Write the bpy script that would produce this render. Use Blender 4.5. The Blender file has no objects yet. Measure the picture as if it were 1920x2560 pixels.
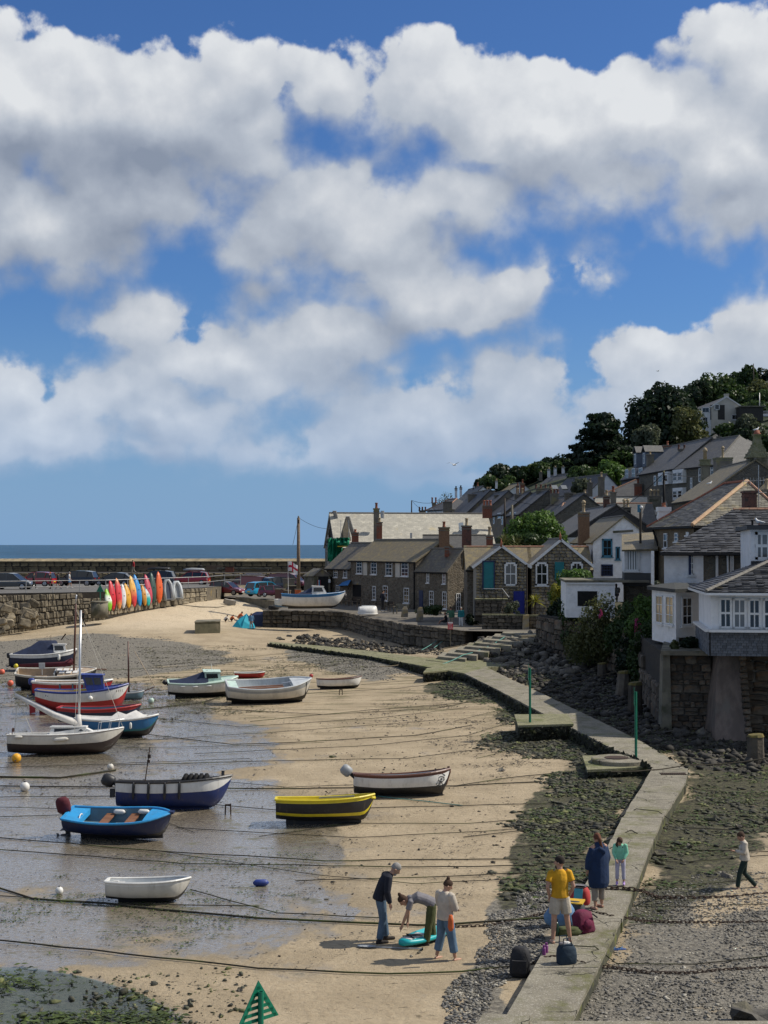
import bpy,bmesh,math,random
import numpy as np
from mathutils import Vector as V,Matrix,Euler
R=math.radians
rnd=random.Random(7)
rng=np.random.default_rng(11)
SC=bpy.context.scene
COL=SC.collection
# ---------------------------------------------------------------- camera
F,HC=3600.0,8.6
PITCH=math.atan(81/F)
cam=bpy.data.objects.new('camera',bpy.data.cameras.new('camera'))
COL.objects.link(cam)
cam.location=(0,0,HC)
cam.rotation_euler=(R(90)+PITCH,0,0)
cam.data.sensor_fit='VERTICAL'
cam.data.sensor_height=36
cam.data.lens=36*F/2560
cam.data.clip_start=.5
cam.data.clip_end=60000
SC.camera=cam
SC.render.engine='CYCLES'
SC.cycles.use_denoising=True
SC.cycles.max_bounces=6
SC.cycles.diffuse_bounces=3
SC.cycles.glossy_bounces=3
SC.cycles.transmission_bounces=4
SC.cycles.transparent_max_bounces=6
SC.cycles.caustics_reflective=False
SC.cycles.caustics_refractive=False
SC.view_settings.view_transform='Standard'
SC.view_settings.look='None'
SC.view_settings.exposure=-0.05
SC.view_settings.gamma=1
SC.view_settings.use_curve_mapping=False
CP,SP=math.cos(PITCH),math.sin(PITCH)
def ray(px,py):
 a,b=(px-960)/F,(1280-py)/F
 return V((a,CP-b*SP,SP+b*CP))
def P(px,py,z=0.0):
 d=ray(px,py)
 t=(z-HC)/d.z
 return V((0,0,HC))+d*t
K=3600/1900
def Qn(px,py,y):
 d=ray(px,py)
 return V((0,0,HC))+d*(y/d.y)
def Q(px,py,y):return Qn(px,py,y*K)
def pix(x,y,z):
 yy=y*CP+(z-HC)*SP
 uu=-y*SP+(z-HC)*CP
 return 960+F*x/yy,1280-F*uu/yy
 # ---------------------------------------------------------------- node helper
class G:
 def __init__(s,tree):
  s.t=tree
  tree.nodes.clear()
 def __call__(s,typ,ins=None,out=0,**kw):
  n=s.t.nodes.new('ShaderNode'+typ)
  for k,v in kw.items():
   setattr(n,k,v)
  for k,v in(ins or{}).items():
   i=n.inputs[k]
   if isinstance(v,bpy.types.NodeSocket):
    s.t.links.new(v,i)
   else:
    i.default_value=v
  s.last=n
  return n.outputs[out]if len(n.outputs)else None
 def math(s,op,a,b=0.0,c=None,clamp=False):
  i={0:a,1:b}
  if c is not None:
   i[2]=c
  return s('Math',i,operation=op,use_clamp=clamp)
 def vec(s,op,a,b=None,c=None,out=0):
  i={0:a}
  if b is not None:i[1]=b
  if c is not None:i[2]=c
  return s('VectorMath',i,out=out,operation=op)
 def mix(s,f,a,b,blend='MIX'):
  n=s.t.nodes.new('ShaderNodeMix')
  n.data_type='RGBA'
  n.blend_type=blend
  for k,v in((0,f),(6,a),(7,b)):
   if isinstance(v,bpy.types.NodeSocket):s.t.links.new(v,n.inputs[k])
   else:n.inputs[k].default_value=(v if k==0 else(*v[:3],1))
  return n.outputs[2]
 def step(s,x,lo,hi,a=0.0,b=1.0):
  return s('MapRange',{0:x,1:lo,2:hi,3:a,4:b},interpolation_type='SMOOTHSTEP')
 def noise(s,vec,scale,detail=4,rough=.55,out=0,dist=0.0):
  return s('TexNoise',{'Vector':vec,'Scale':scale,'Detail':detail,'Roughness':rough,'Distortion':dist},out=out)
  # ---------------------------------------------------------------- sky and sun
SUNV=V((1.5,.28,1.6)).normalized()
SUN_EL,SUN_ROT=math.asin(SUNV.z),math.atan2(SUNV.x,SUNV.y)
world=bpy.data.worlds.new('World')
SC.world=world
world.use_nodes=True
# cloud masses: centre and half size in photo pixels (of 1659 x 2212), turned into directions
CLOUDS=[(60,235,300,150),(350,250,260,150),(525,165,130,85),(690,190,120,80),(90,480,250,110),(300,400,230,120),(25,95,50,32),(560,290,130,90),(-120,330,200,260),(950,215,150,105),(1120,290,240,130),(1400,270,220,110),(1600,330,200,140),(1010,420,190,95),(1330,385,190,70),(1590,450,160,80),(1600,90,110,80),(1670,180,110,110),(1800,330,200,220),(680,440,160,85),(620,520,140,70),(800,520,160,90),(850,600,190,80),(720,720,180,80),(940,650,170,62),(1110,625,90,36),(1172,580,14,34),(1242,590,22,32),(570,612,24,20),(690,628,36,18),(255,680,70,42),(300,720,70,36),(365,675,40,34),(460,770,180,75),(300,845,220,62),(570,840,150,70),(35,835,65,42),(120,940,260,62),(195,800,34,24),(-60,960,150,60),(330,965,120,30),(950,810,66,48),(1065,795,60,38),(900,905,200,85),(1110,895,140,75),(742,890,30,36),(828,800,40,26),(860,985,260,48),(1000,1025,290,34),(522,1003,36,14),(1060,960,180,50),(1390,790,130,54),(1540,770,130,62),(1600,690,66,34),(1645,620,16,26),(1340,880,150,75),(1530,850,250,110),(1180,840,60,50),(1780,780,160,160),(640,800,150,70),(690,950,150,50),(400,900,240,50),(1200,950,120,50),(150,870,140,44),(560,960,120,36)]
def build_world():
 g=G(world.node_tree)
 sky=g('TexSky',sky_type='NISHITA',sun_disc=False,sun_elevation=SUN_EL,sun_rotation=SUN_ROT,altitude=0,air_density=1.0,dust_density=.6,ozone_density=2.2)
 co=g('TexCoord',out=0)
 sp=g('SeparateXYZ',{0:co})
 X,Yy,Z=g.last.outputs[0],g.last.outputs[1],g.last.outputs[2]
 az=g.math('ARCTAN2',X,Yy)
 el=g.math('ARCSINE',Z)
 p0=g('CombineXYZ',{0:az,1:el,2:0.0})
 # domain warp: rolling billows of two sizes
 w1=g.vec('SUBTRACT',g('TexNoise',{'Vector':co,'Scale':15.0,'Detail':2.0,'Roughness':.5},out=1),(.5,.5,.5))
 w2=g.vec('SUBTRACT',g('TexNoise',{'Vector':co,'Scale':44.0,'Detail':3.0,'Roughness':.5},out=1),(.5,.5,.5))
 p=g.vec('MULTIPLY_ADD',w1,(.050,.036,0),p0)
 p=g.vec('MULTIPLY_ADD',w2,(.020,.018,0),p)
 def field(pp):
  acc=None
  for(cx,cy,rx,ry)in CLOUDS:
   d=ray(cx*1.15732,cy*1.15732).normalized()
   a,e=math.atan2(d.x,d.y),math.asin(d.z)
   sx,sy=rx*1.15732/F,ry*1.15732/F
   v=g.vec('MULTIPLY_ADD',pp,(1/sx,1/sy,0),(-a/sx,-e/sy,0))
   l=g.vec('LENGTH',v,out=1)
   r_=(sx*sy)**.5/.042
   l=g.math('MULTIPLY_ADD',l,r_,1-r_)
   acc=l if acc is None else g.math('SMOOTH_MIN',acc,l,.42)
  return acc
 off=(.005,.0,.014)
 f=field(p)
 f2=field(g.vec('ADD',p,(.008,.030,0)))
 # elsewhere (out of the frame) the same kind of cloud from plain noise
 outm=g.math('MAXIMUM',g.step(g.math('ABSOLUTE',az),.34,.55),g.step(el,.40,.55))
 dv=g.math('ADD',Z,.25)
 pl=g.vec('DIVIDE',co,g('CombineXYZ',{0:dv,1:dv,2:dv}))
 fo=g.math('MULTIPLY_ADD',g.noise(pl,1.3,4,.55),-5.0,3.45)
 fou=g.math('MULTIPLY_ADD',g.noise(g.vec('ADD',pl,(.06,.03,.04)),1.3,4,.55),-5.0,3.45)
 f=g('Mix',{0:outm,2:f,3:fo})
 f2=g('Mix',{0:outm,2:f2,3:fou})
 # cauliflower detail, taken here and a little higher up towards the light
 wv=g.vec('SUBTRACT',g('TexNoise',{'Vector':co,'Scale':40.0,'Detail':3.0},out=1),(.5,.5,.5))
 def fbm(v):
  q=g.vec('MULTIPLY_ADD',wv,(.016,.016,.016),v)
  n=g.math('MULTIPLY',g.noise(v,24.0,9,.56),.80)
  for sc,am in((22.0,-.30),(52.0,-.17)):
   n=g.math('MULTIPLY_ADD',g('TexVoronoi',{'Vector':q,'Scale':sc},feature='F1'),am,n)
  return g.math('ADD',n,.36)
 b1=g.math('SUBTRACT',1.0,fbm(co))
 b2=g.math('SUBTRACT',1.0,fbm(g.vec('ADD',co,off)))
 amp=2.0
 F1=g.math('MULTIPLY_ADD',g.math('SUBTRACT',b1,.535),amp,f)
 dif=g.math('MULTIPLY_ADD',g.math('SUBTRACT',b2,b1),1.7,g.math('SUBTRACT',f2,f))
 lit=g('MapRange',{0:dif,1:-1.05,2:1.15})
 big=g.noise(g.vec('ADD',co,(3.1,1.7,5.2)),8.0,3,.5)
 lit=g.math('MULTIPLY_ADD',g.math('SUBTRACT',big,.5),.7,lit,clamp=True)
 thick=g.step(F1,1.0,-.2)
 soft=g('MapRange',{0:g.math('SUBTRACT',f2,f),1:-.3,2:.4,3:.75,4:.17})
 cov=g('MapRange',{0:F1,1:g.math('SUBTRACT',1.06,soft),2:g.math('MULTIPLY_ADD',soft,.38,1.06),3:1.0,4:0.0},interpolation_type='SMOOTHSTEP')
 cov=g.math('MULTIPLY',cov,g.step(Z,.020,.065,.0,.98))
 L=g.math('MULTIPLY_ADD',lit,.86,.11)
 L=g.math('SUBTRACT',L,g.math('MULTIPLY',g.math('MULTIPLY',thick,g.math('SUBTRACT',1.0,lit)),.20),clamp=True)
 ramp=g('ValToRGB',{0:L})
 cr=g.last.color_ramp
 cr.elements[0].position=0.0
 cr.elements[0].color=(.25,.295,.38,1)
 cr.elements[1].position=1.0
 cr.elements[1].color=(.78,.80,.82,1)
 for q,c in((.25,(.35,.395,.475)),(.5,(.47,.515,.585)),(.75,(.62,.65,.695))):
  e=cr.elements.new(q)
  e.color=(*c,1)
 cloud=g.vec('SCALE',ramp)
 g.last.inputs['Scale'].default_value=10.4
 # far clouds near the horizon take the colour of the air in front of them
 cloud=g.mix(g.step(Z,.01,.17,.62,0.0),cloud,(3.3,4.9,7.4))
 blue=g.mix(1.0,sky,(.40,.64,1.0),'MULTIPLY')
 blue=g.mix(g.step(Z,-.01,.17,.85,0.0),blue,(2.35,4.0,6.5))
 col=g.mix(cov,blue,cloud)
 bg=g('Background',{'Color':col,'Strength':.1})
 g('OutputWorld',{0:bg})
build_world()
sun=bpy.data.objects.new('sun',bpy.data.lights.new('sun','SUN'))
COL.objects.link(sun)
sun.data.energy=5.0
sun.data.angle=R(.53)
sun.data.color=(1,.93,.82)
sun.rotation_euler=SUNV.to_track_quat('Z','Y').to_euler()
sun.location=(40,20,60)
# ---------------------------------------------------------------- materials
MATS={}
def hexc(h):
 c=[int(h[i:i+2],16)/255 for i in(0,2,4)]
 return tuple(x/12.92 if x<=.04045 else((x+.055)/1.055)**2.4 for x in c)
def newmat(name):
 m=bpy.data.materials.new(name)
 m.use_nodes=True
 MATS[name]=m
 return m,G(m.node_tree)
def M(name,c1=None,c2=None,sc=3.0,r=.8,bump=0.0,bsc=None,var=0.0,isl=0.0,c3=None,s3=1.0,t3=(.55,.7),metal=0.0,spec=.4,coat=0.0,stretch=(1,1,1),det=5):
 """procedural surface: two colours mixed by noise, blotches of a third, per object / per island variation, fine relief"""
 if name in MATS:return MATS[name]
 m,g=newmat(name)
 co=g('TexCoord',out=3)
 if stretch!=(1,1,1):
  co=g.vec('MULTIPLY',co,stretch)
 c2=c2 or tuple(x*.8 for x in c1)
 f=g.step(g.noise(co,sc,det),.36,.64)
 col=g.mix(f,c1,c2)
 if c3:
  col=g.mix(g.step(g.noise(g.vec('ADD',co,(7.3,2.1,4.4)),s3,4),t3[0],t3[1]),col,c3)
 if var or isl:
  k=None
  if var:
   g('ObjectInfo')
   k=g('MapRange',{0:g.last.outputs['Random'],3:1-var,4:1+var})
  if isl:
   g('NewGeometry')
   k2=g('MapRange',{0:g.last.outputs['Random Per Island'],3:1-isl,4:1+isl})
   k=g.math('MULTIPLY',k,k2)if k else k2
  col=g.vec('SCALE',col)
  g.t.links.new(k,g.last.inputs['Scale'])
 ins={'Base Color':col,'Roughness':r,'Metallic':metal,'Specular IOR Level':spec}
 if coat:
  ins['Coat Weight']=coat
  ins['Coat Roughness']=.06
 if bump:
  h=g.noise(co,bsc or sc*4,5)
  ins['Normal']=g('Bump',{'Height':h,'Strength':.8,'Distance':bump})
 g('OutputMaterial',{0:g('BsdfPrincipled',ins)})
 return m
def rubble(name,cols,mortar,sc=3.2,gap=.06,bump=.03,squash=(1,1,1.5),stain=None):
 """coursed rubble masonry seen from far: cells with their own tint, recessed mortar"""
 m,g=newmat(name)
 co=g.vec('MULTIPLY',g('TexCoord',out=3),squash)
 nz=g('TexNoise',{'Vector':co,'Scale':4.0,'Detail':2.0},out=1)
 co2=g.vec('MULTIPLY_ADD',g.vec('SUBTRACT',nz,(.5,.5,.5)),(.12,.12,.12),co)
 g('TexVoronoi',{'Vector':co2,'Scale':sc})
 cell=g.last.outputs['Color']
 edge=g('TexVoronoi',{'Vector':co2,'Scale':sc},feature='DISTANCE_TO_EDGE')
 r1=g('ValToRGB',{0:g('SeparateColor',{0:cell})})
 cr=g.last.color_ramp
 cr.interpolation='LINEAR'
 cr.elements[0].color=(*cols[0],1)
 cr.elements[1].color=(*cols[-1],1)
 for i,c in enumerate(cols[1:-1]):
  cr.elements.new((i+1)/(len(cols)-1)).color=(*c,1)
 fine=g.noise(co,30,4)
 col=g.mix(g('MapRange',{0:fine,3:.0,4:.5}),r1,tuple(c*.5 for c in cols[0]))
 if stain:
  col=g.mix(g.step(g.noise(co,.8,5),.5,.68),col,stain)
 e=g.step(edge,gap*.4,gap)
 col=g.mix(e,mortar,col)
 h=g.math('ADD',g.step(edge,0.0,gap*2.2),g.math('MULTIPLY',fine,.35))
 nb=g('Bump',{'Height':h,'Strength':1.0,'Distance':bump})
 g('OutputMaterial',{0:g('BsdfPrincipled',{'Base Color':col,'Roughness':.88,'Normal':nb,'Specular IOR Level':.25})})
 return m
def slatemat(name,c1,c2,lichen=None,w=.28,h=.16,bump=.015,lt=(.55,.72),ls=1.2):
 """slate courses from UVs in metres, per-slate tint, lichen blotches"""
 m,g=newmat(name)
 uv=g('TexCoord',out=2)
 wob=g('TexNoise',{'Vector':uv,'Scale':1.7,'Detail':3.0},out=1)
 uv=g.vec('MULTIPLY_ADD',g.vec('SUBTRACT',wob,(.5,.5,.5)),(.08,.05,0),uv)
 br=g('TexBrick',{'Vector':uv,'Color1':(*c1,1),'Color2':(*c2,1),'Mortar':(*[x*.45 for x in c1],1),'Scale':1.0,'Mortar Size':.014,'Mortar Smooth':.6,'Bias':0.0,'Brick Width':w,'Row Height':h},offset=.5)
 bn=g.last
 co=g('TexCoord',out=3)
 col=g.mix(g('MapRange',{0:g.noise(co,2.2,8,.7),1:.3,2:.7,3:0.0,4:.85}),br,tuple((a+b)*.5*.6 for a,b in zip(c1,c2)))
 if lichen:
  col=g.mix(g.math('MULTIPLY',g.step(g.noise(co,ls,9,.75),*lt),.85),col,lichen)
 sepv=g('SeparateXYZ',{0:uv})
 row=g.math('FRACT',g.math('DIVIDE',g.last.outputs[1],h))
 hh=g.math('ADD',g.math('MULTIPLY',row,-1.0),g.math('MULTIPLY',bn.outputs['Fac'],-.6))
 nb=g('Bump',{'Height':hh,'Strength':.9,'Distance':bump})
 g('OutputMaterial',{0:g('BsdfPrincipled',{'Base Color':col,'Roughness':.62,'Specular IOR Level':.45,'Normal':nb})})
 return m
 # ---------------------------------------------------------------- mesh builder
def link(o,parent=None):
 COL.objects.link(o)
 if parent is not None:o.parent=parent
 return o
def tag(o,label=None,cat=None,group=None,kind=None):
 for k,v in(('label',label),('category',cat),('group',group),('kind',kind)):
  if v:o[k]=v
 return o
def thing(name,label,cat,loc=(0,0,0),rz=0.0,group=None,rot=None):
 o=bpy.data.objects.new(name,None)
 o.empty_display_size=.1
 o.location=loc
 o.rotation_euler=rot if rot else(0,0,rz)
 link(o)
 return tag(o,label,cat,group)
def meshobj(name,vs,fs,mats,parent=None,smooth=False,mi=None,uv=None,off=None):
 me=bpy.data.meshes.new(name)
 if off is not None:
  ox,oy,oz=off
  vs=[(x-ox,y-oy,z-oz)for x,y,z in vs]
 me.from_pydata([tuple(v)for v in vs],[],fs)
 for mm in(mats if isinstance(mats,(list,tuple))else[mats]):
  me.materials.append(mm)
 if mi is not None:me.polygons.foreach_set('material_index',mi)
 if smooth:me.polygons.foreach_set('use_smooth',[True]*len(me.polygons))
 if uv is not None:
  l=me.uv_layers.new(name='UVMap')
  l.data.foreach_set('uv',uv)
 me.update()
 return link(bpy.data.objects.new(name,me),parent)
BOXF=[(0,3,2,1),(4,5,6,7),(0,1,5,4),(1,2,6,5),(2,3,7,6),(3,0,4,7)]
class MB:
 def __init__(s):
  s.v,s.f,s.m,s.uv=[],[],[],[]
 def add(s,vs,fs,mi=0,uvs=None):
  n=len(s.v)
  s.v+=[tuple(v)for v in vs]
  for k,f in enumerate(fs):
   s.f.append(tuple(i+n for i in f))
   s.m.append(mi)
   if uvs:s.uv+=list(uvs[k])
   else:s.uv+=[(0,0)]*len(f)
  return s
 def box(s,c,sz,rz=0.0,mi=0,mat=None):
  a,b,d=sz[0]/2,sz[1]/2,sz[2]/2
  vs=[(-a,-b,-d),(a,-b,-d),(a,b,-d),(-a,b,-d),(-a,-b,d),(a,-b,d),(a,b,d),(-a,b,d)]
  m=mat or Matrix.Rotation(rz,3,'Z')
  c=V(c)
  return s.add([m@V(v)+c for v in vs],BOXF,mi)
 def bar(s,p,q,w,h=None,mi=0,up=(0,0,1)):
  p,q=V(p),V(q)
  d=(q-p)
  L=d.length
  if L<1e-6:return s
  x=d/L
  z=V(up)
  if abs(x.dot(z))>.98:z=V((1,0,0))
  y=z.cross(x).normalized()
  z=x.cross(y)
  return s.box((p+q)/2,(L,w,h or w),mi=mi,mat=Matrix((x,y,z)).transposed())
 def tube(s,pts,r,n=8,mi=0,cap=True,flat=1.0):
  pts=[V(p)for p in pts]
  rs=r if isinstance(r,(list,tuple))else[r]*len(pts)
  k=len(pts)
  base=len(s.v)
  vs,fs=[],[]
  prev=None
  for i,p in enumerate(pts):
   t=(pts[min(i+1,k-1)]-pts[max(i-1,0)])
   t=t.normalized()if t.length>1e-9 else V((0,0,1))
   if prev is None:
    a=V((0,0,1))if abs(t.z)<.9 else V((1,0,0))
    u=t.cross(a).normalized()
   else:
    u=(prev-t*prev.dot(t))
    u=u.normalized()if u.length>1e-6 else t.orthogonal().normalized()
   prev=u
   w=t.cross(u)
   for j in range(n):
    an=2*math.pi*j/n
    vs.append(p+(u*math.cos(an)+w*math.sin(an)*flat)*rs[i])
  for i in range(k-1):
   for j in range(n):
    j2=(j+1)%n
    fs.append((i*n+j,i*n+j2,(i+1)*n+j2,(i+1)*n+j))
  if cap:
   fs.append(tuple(reversed(range(n))))
   fs.append(tuple((k-1)*n+j for j in range(n)))
  return s.add(vs,fs,mi)
 def lathe(s,prof,c=(0,0,0),n=12,mi=0,axis='Z',cap=True):
  vs,fs=[],[]
  for r,z in prof:
   for j in range(n):
    a=2*math.pi*j/n
    x,y=r*math.cos(a),r*math.sin(a)
    q=(x,y,z)if axis=='Z' else((x,z,y)if axis=='Y' else(z,x,y))
    vs.append(V(q)+V(c))
  k=len(prof)
  for i in range(k-1):
   for j in range(n):
    j2=(j+1)%n
    fs.append((i*n+j,i*n+j2,(i+1)*n+j2,(i+1)*n+j))
  if cap:
   fs.append(tuple(reversed(range(n))))
   fs.append(tuple((k-1)*n+j for j in range(n)))
  return s.add(vs,fs,mi)
 def loft(s,rings,closed=True,caps=True,mi=0,mis=None):
  n=len(rings[0])
  vs=[p for r in rings for p in r]
  fs,ms=[],[]
  for i in range(len(rings)-1):
   for j in range(n if closed else n-1):
    j2=(j+1)%n
    fs.append((i*n+j,i*n+j2,(i+1)*n+j2,(i+1)*n+j))
    ms.append(mis[j]if mis else mi)
  if caps and closed:
   fs.append(tuple(reversed(range(n))))
   fs.append(tuple((len(rings)-1)*n+j for j in range(n)))
   ms+=[mi,mi]
  b=len(s.f)
  s.add(vs,fs,mi)
  s.m[b:]=ms
  return s
 def slab(s,pts,th=.1,mi=0,uvs=None):
  """thick plate: pts counter-clockwise seen from outside"""
  pts=[V(p)for p in pts]
  nrm=(pts[1]-pts[0]).cross(pts[2]-pts[0])
  if nrm.length<1e-9:nrm=(pts[2]-pts[0]).cross(pts[3]-pts[0])
  nrm.normalize()
  k=len(pts)
  if uvs is None:
   ux=(pts[1]-pts[0]).normalized()
   uy=nrm.cross(ux)
   uvs=[((p-pts[0]).dot(ux),(p-pts[0]).dot(uy))for p in pts]
  vs=pts+[p-nrm*th for p in pts]
  fs=[tuple(range(k)),tuple(reversed(range(k,2*k)))]
  uu=[list(uvs),list(reversed(uvs))]
  for i in range(k):
   j=(i+1)%k
   fs.append((i,k+i,k+j,j))
   uu.append([uvs[i],uvs[i],uvs[j],uvs[j]])
  return s.add(vs,fs,mi,uu)
 def prism(s,poly,z0,z1,mi=0):
  k=len(poly)
  vs=[(p[0],p[1],z0)for p in poly]+[(p[0],p[1],z1)for p in poly]
  fs=[tuple(reversed(range(k))),tuple(range(k,2*k))]+[(i,(i+1)%k,k+(i+1)%k,k+i)for i in range(k)]
  return s.add(vs,fs,mi)
 def ball(s,c,r,n=8,mi=0,sz=None):
  k=max(4,n//2)
  sz=sz or(1,1,1)
  vs,fs=[],[]
  for i in range(k+1):
   th=math.pi*i/k
   for j in range(n):
    a=2*math.pi*j/n
    vs.append((c[0]+r*sz[0]*math.sin(th)*math.cos(a),c[1]+r*sz[1]*math.sin(th)*math.sin(a),c[2]+r*sz[2]*math.cos(th)))
  for i in range(k):
   for j in range(n):
    j2=(j+1)%n
    fs.append((i*n+j,(i+1)*n+j,(i+1)*n+j2,i*n+j2))
  return s.add(vs,fs,mi)
 def build(s,name,mats,parent=None,smooth=False,off=None):
  return meshobj(name,s.v,s.f,mats,parent,smooth,s.m,[c for q in s.uv for c in q],off)
def evalmesh(o):
 dg=bpy.context.evaluated_depsgraph_get()
 return bpy.data.meshes.new_from_object(o.evaluated_get(dg))
def remesh(mb,name,mat,parent,vox=.012,smooth=6,fac=.5):
 o=mb.build(name,mat,parent,True)
 m=o.modifiers.new('r','REMESH')
 m.mode='VOXEL'
 m.voxel_size=vox
 m.use_smooth_shade=True
 k=o.modifiers.new('s','SMOOTH')
 k.iterations=smooth
 k.factor=fac
 me=evalmesh(o)
 old=o.data
 o.modifiers.clear()
 o.data=me
 bpy.data.meshes.remove(old)
 if not me.materials:me.materials.append(mat if not isinstance(mat,list)else mat[0])
 return o
def inpoly(x,y,poly):
 r=np.zeros(np.shape(x),bool)
 k=len(poly)
 j=k-1
 for i in range(k):
  xi,yi=poly[i]
  xj,yj=poly[j]
  c=((yi>y)!=(yj>y))&(x<(xj-xi)*(y-yi)/(yj-yi+1e-12)+xi)
  r^=c
  j=i
 return r
def vnoise(x,y,sc,seed=0,oct=4):
 """cheap value noise, 0..1"""
 r=np.zeros_like(x,float)
 amp,tot=1.0,0.0
 tab=np.random.default_rng(seed).random((256,256))
 for o in range(oct):
  u,v=x*sc+17.3*o,y*sc+5.7*o
  iu,iv=np.floor(u).astype(int),np.floor(v).astype(int)
  fu,fv=u-iu,v-iv
  fu,fv=fu*fu*(3-2*fu),fv*fv*(3-2*fv)
  a=tab[iu%256,iv%256];b=tab[(iu+1)%256,iv%256]
  c=tab[iu%256,(iv+1)%256];d=tab[(iu+1)%256,(iv+1)%256]
  r+=amp*((a*(1-fu)+b*fu)*(1-fv)+(c*(1-fu)+d*fu)*fv)
  tot+=amp
  amp*=.5
  sc*=2
 return r/tot
world.cycles.sampling_method='MANUAL'
world.cycles.sample_map_resolution=256
# ---------------------------------------------------------------- terrain heights
CTL=[]
def ctl(x,y,z):CTL.append((x,y,z))
def ctp(px,py,z):
 p=P(px,py,z)
 ctl(p.x,p.y,z)
for yy in(6,12,18,25,32,40,48):
 for xx in(-.62,-.3,0):
  ctl(xx*yy-1,yy*K,0.0)
ctl(-40,104.21,.05);ctl(-28,108,.15);ctl(-8,104.21,.12);ctl(-18,109.89,.25);ctl(3,90.95,.05)
for a in((0,1585,.46),(110,1562,1.1),(216,1541,1.75),(282,1527,2.15),(380,1512,2.55),(495,1501,2.8),(590,1500,2.6),(620,1560,.7),(657,1572,.55),(510,1580,.9),(560,1530,1.8),(400,1560,1.3)):
 ctp(*a)
ctl(-60,125.05,.3);ctl(-60,170.53,.2);ctl(-30,170.53,1.5);ctl(-18,180,1.5);ctl(0,151.58,1.0);ctl(0,189.47,1.0);ctl(30,151.58,1.0)
for a in((1097,1625,.45),(671,1608,.35),(900,1640,.35),(1157,1680,.2),(1240,1600,1.5),(1300,1590,1.8),(1330,1640,1.0),(1420,1590,2.0),(1410,1650,.9),(1300,1690,.5),(1500,1665,.85),(1590,1700,.6),(1500,1760,.35),(1640,1830,.3),(1780,1850,.1),(1900,1860,.1),(1400,1760,.3),(1750,1950,.12),(1880,2100,.12),(1850,2250,.1),(1700,2400,.08),(1560,2200,.06),(1480,2000,.02),(1200,1800,0)):
 ctp(*a)
ctl(24,56.84,.2);ctl(20,38,.2);ctl(14,19,.15);ctl(30,94.74,1.2);ctl(22,106.11,1.6);ctl(45,113.68,1.5);ctl(8,11,.05)
def rbf(pts,lam=.02):
 A=np.array(pts)
 xy,z=A[:,:2],A[:,2]
 n=len(A)
 d=np.hypot(xy[:,None,0]-xy[None,:,0],xy[:,None,1]-xy[None,:,1])
 K=d*.08+np.eye(n)*0
 Mx=np.zeros((n+3,n+3))
 Mx[:n,:n]=-d-0*K
 Mx[:n,:n]-=0
 Mx[range(n),range(n)]+=lam*-1
 Pm=np.c_[np.ones(n),xy]
 Mx[:n,n:]=Pm
 Mx[n:,:n]=Pm.T
 w=np.linalg.solve(Mx,np.r_[z,0,0,0])
 def f(x,y):
  x,y=np.asarray(x,float),np.asarray(y,float)
  sh=x.shape
  x,y=x.ravel(),y.ravel()
  r=np.empty(len(x))
  for i in range(0,len(x),20000):
   s=slice(i,i+20000)
   dd=np.hypot(x[s,None]-xy[None,:,0],y[s,None]-xy[None,:,1])
   r[s]=-dd@w[:n]+w[n]+w[n+1]*x[s]+w[n+2]*y[s]
  return r.reshape(sh)
 return f
_beach=rbf(CTL,.6)
def hbeach(x,y):
 return np.clip(_beach(x,y),-.02,4)
def hz(x,y):return float(hbeach(np.array([x]),np.array([y]))[0])
_TY=12*(205/12)**np.linspace(0,1,260)
def G_(px,py):
 d=ray(px,py)
 X,Zz=_TY*(d.x/d.y),HC+_TY*(d.z/d.y)
 dz=Zz-hbeach(X,_TY)
 k=int(np.argmax(dz<0))
 if not(dz<0).any():return P(px,py,0)
 f=dz[k-1]/(dz[k-1]-dz[k])if k else 0
 y=_TY[k-1]+(_TY[k]-_TY[k-1])*f
 return V((y*d.x/d.y,y,HC+y*d.z/d.y))
def PXW(poly,z=0.0):
 return[(P(a,b,z).x,P(a,b,z).y)for a,b in poly]
D2S=1.15732
def D(l):return[(a*D2S,b*D2S)for a,b in l]
# ---- zones of the foreshore (photo pixels of the 1659 x 2212 view, laid down on the ground)
Z_WET=PXW(D([(-500,1500),(60,1470),(330,1480),(430,1500),(520,1560),(555,1600),(545,1640),(500,1670),(640,1700),(760,1760),(800,1850),(760,1930),(760,2010),(600,2050),(420,2070),(200,2080),(0,2090),(-900,2212)]))
Z_POOL=PXW(D([(-700,2110),(60,2085),(180,2105),(300,2140),(370,2180),(400,2212),(440,2300),(300,2800),(-900,2500)]))
Z_GRAVEL1=PXW(D([(-400,1400),(0,1393),(170,1385),(330,1392),(470,1408),(520,1425),(400,1448),(280,1462),(120,1470),(-400,1480)]),.1)
Z_GRAVEL2=PXW(D([(640,1395),(760,1405),(860,1425),(900,1445),(820,1462),(700,1440),(620,1420)]),.3)
Z_WEED1=PXW(D([(985,1462),(1060,1478),(1120,1520),(1230,1572),(1330,1622),(1400,1650),(1385,1700),(1310,1830),(1250,1930),(1150,1980),(1080,1900),(1140,1840),(1130,1760),(1170,1690),(1260,1650),(1130,1632),(1020,1615),(1060,1590),(1120,1578),(1060,1530),(930,1510),(940,1480)]))
Z_WEED2=PXW(D([(1440,1640),(1300,1565),(1120,1480),(1030,1440),(1120,1425),(1330,1480),(1659,1580),(1900,1600),(1900,1720),(1700,1800),(1615,1850),(1540,1925),(1420,1990),(1348,1990),(1392,1865),(1432,1765),(1490,1690)]),.2)
Z_GRAV3=PXW(D([(1380,1935),(1480,1930),(1560,1890),(1700,1890),(1900,1950),(2100,2300),(1900,2900),(1180,2600),(1230,2205),(1300,2090),(1345,1985)]))
Z_GRAV4=PXW(D([(1200,1900),(1230,1960),(1200,2010),(1150,2090),(1080,2200),(1000,2350),(900,2350),(990,2170),(1060,2060),(1080,1980),(1100,1930)]))
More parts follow.
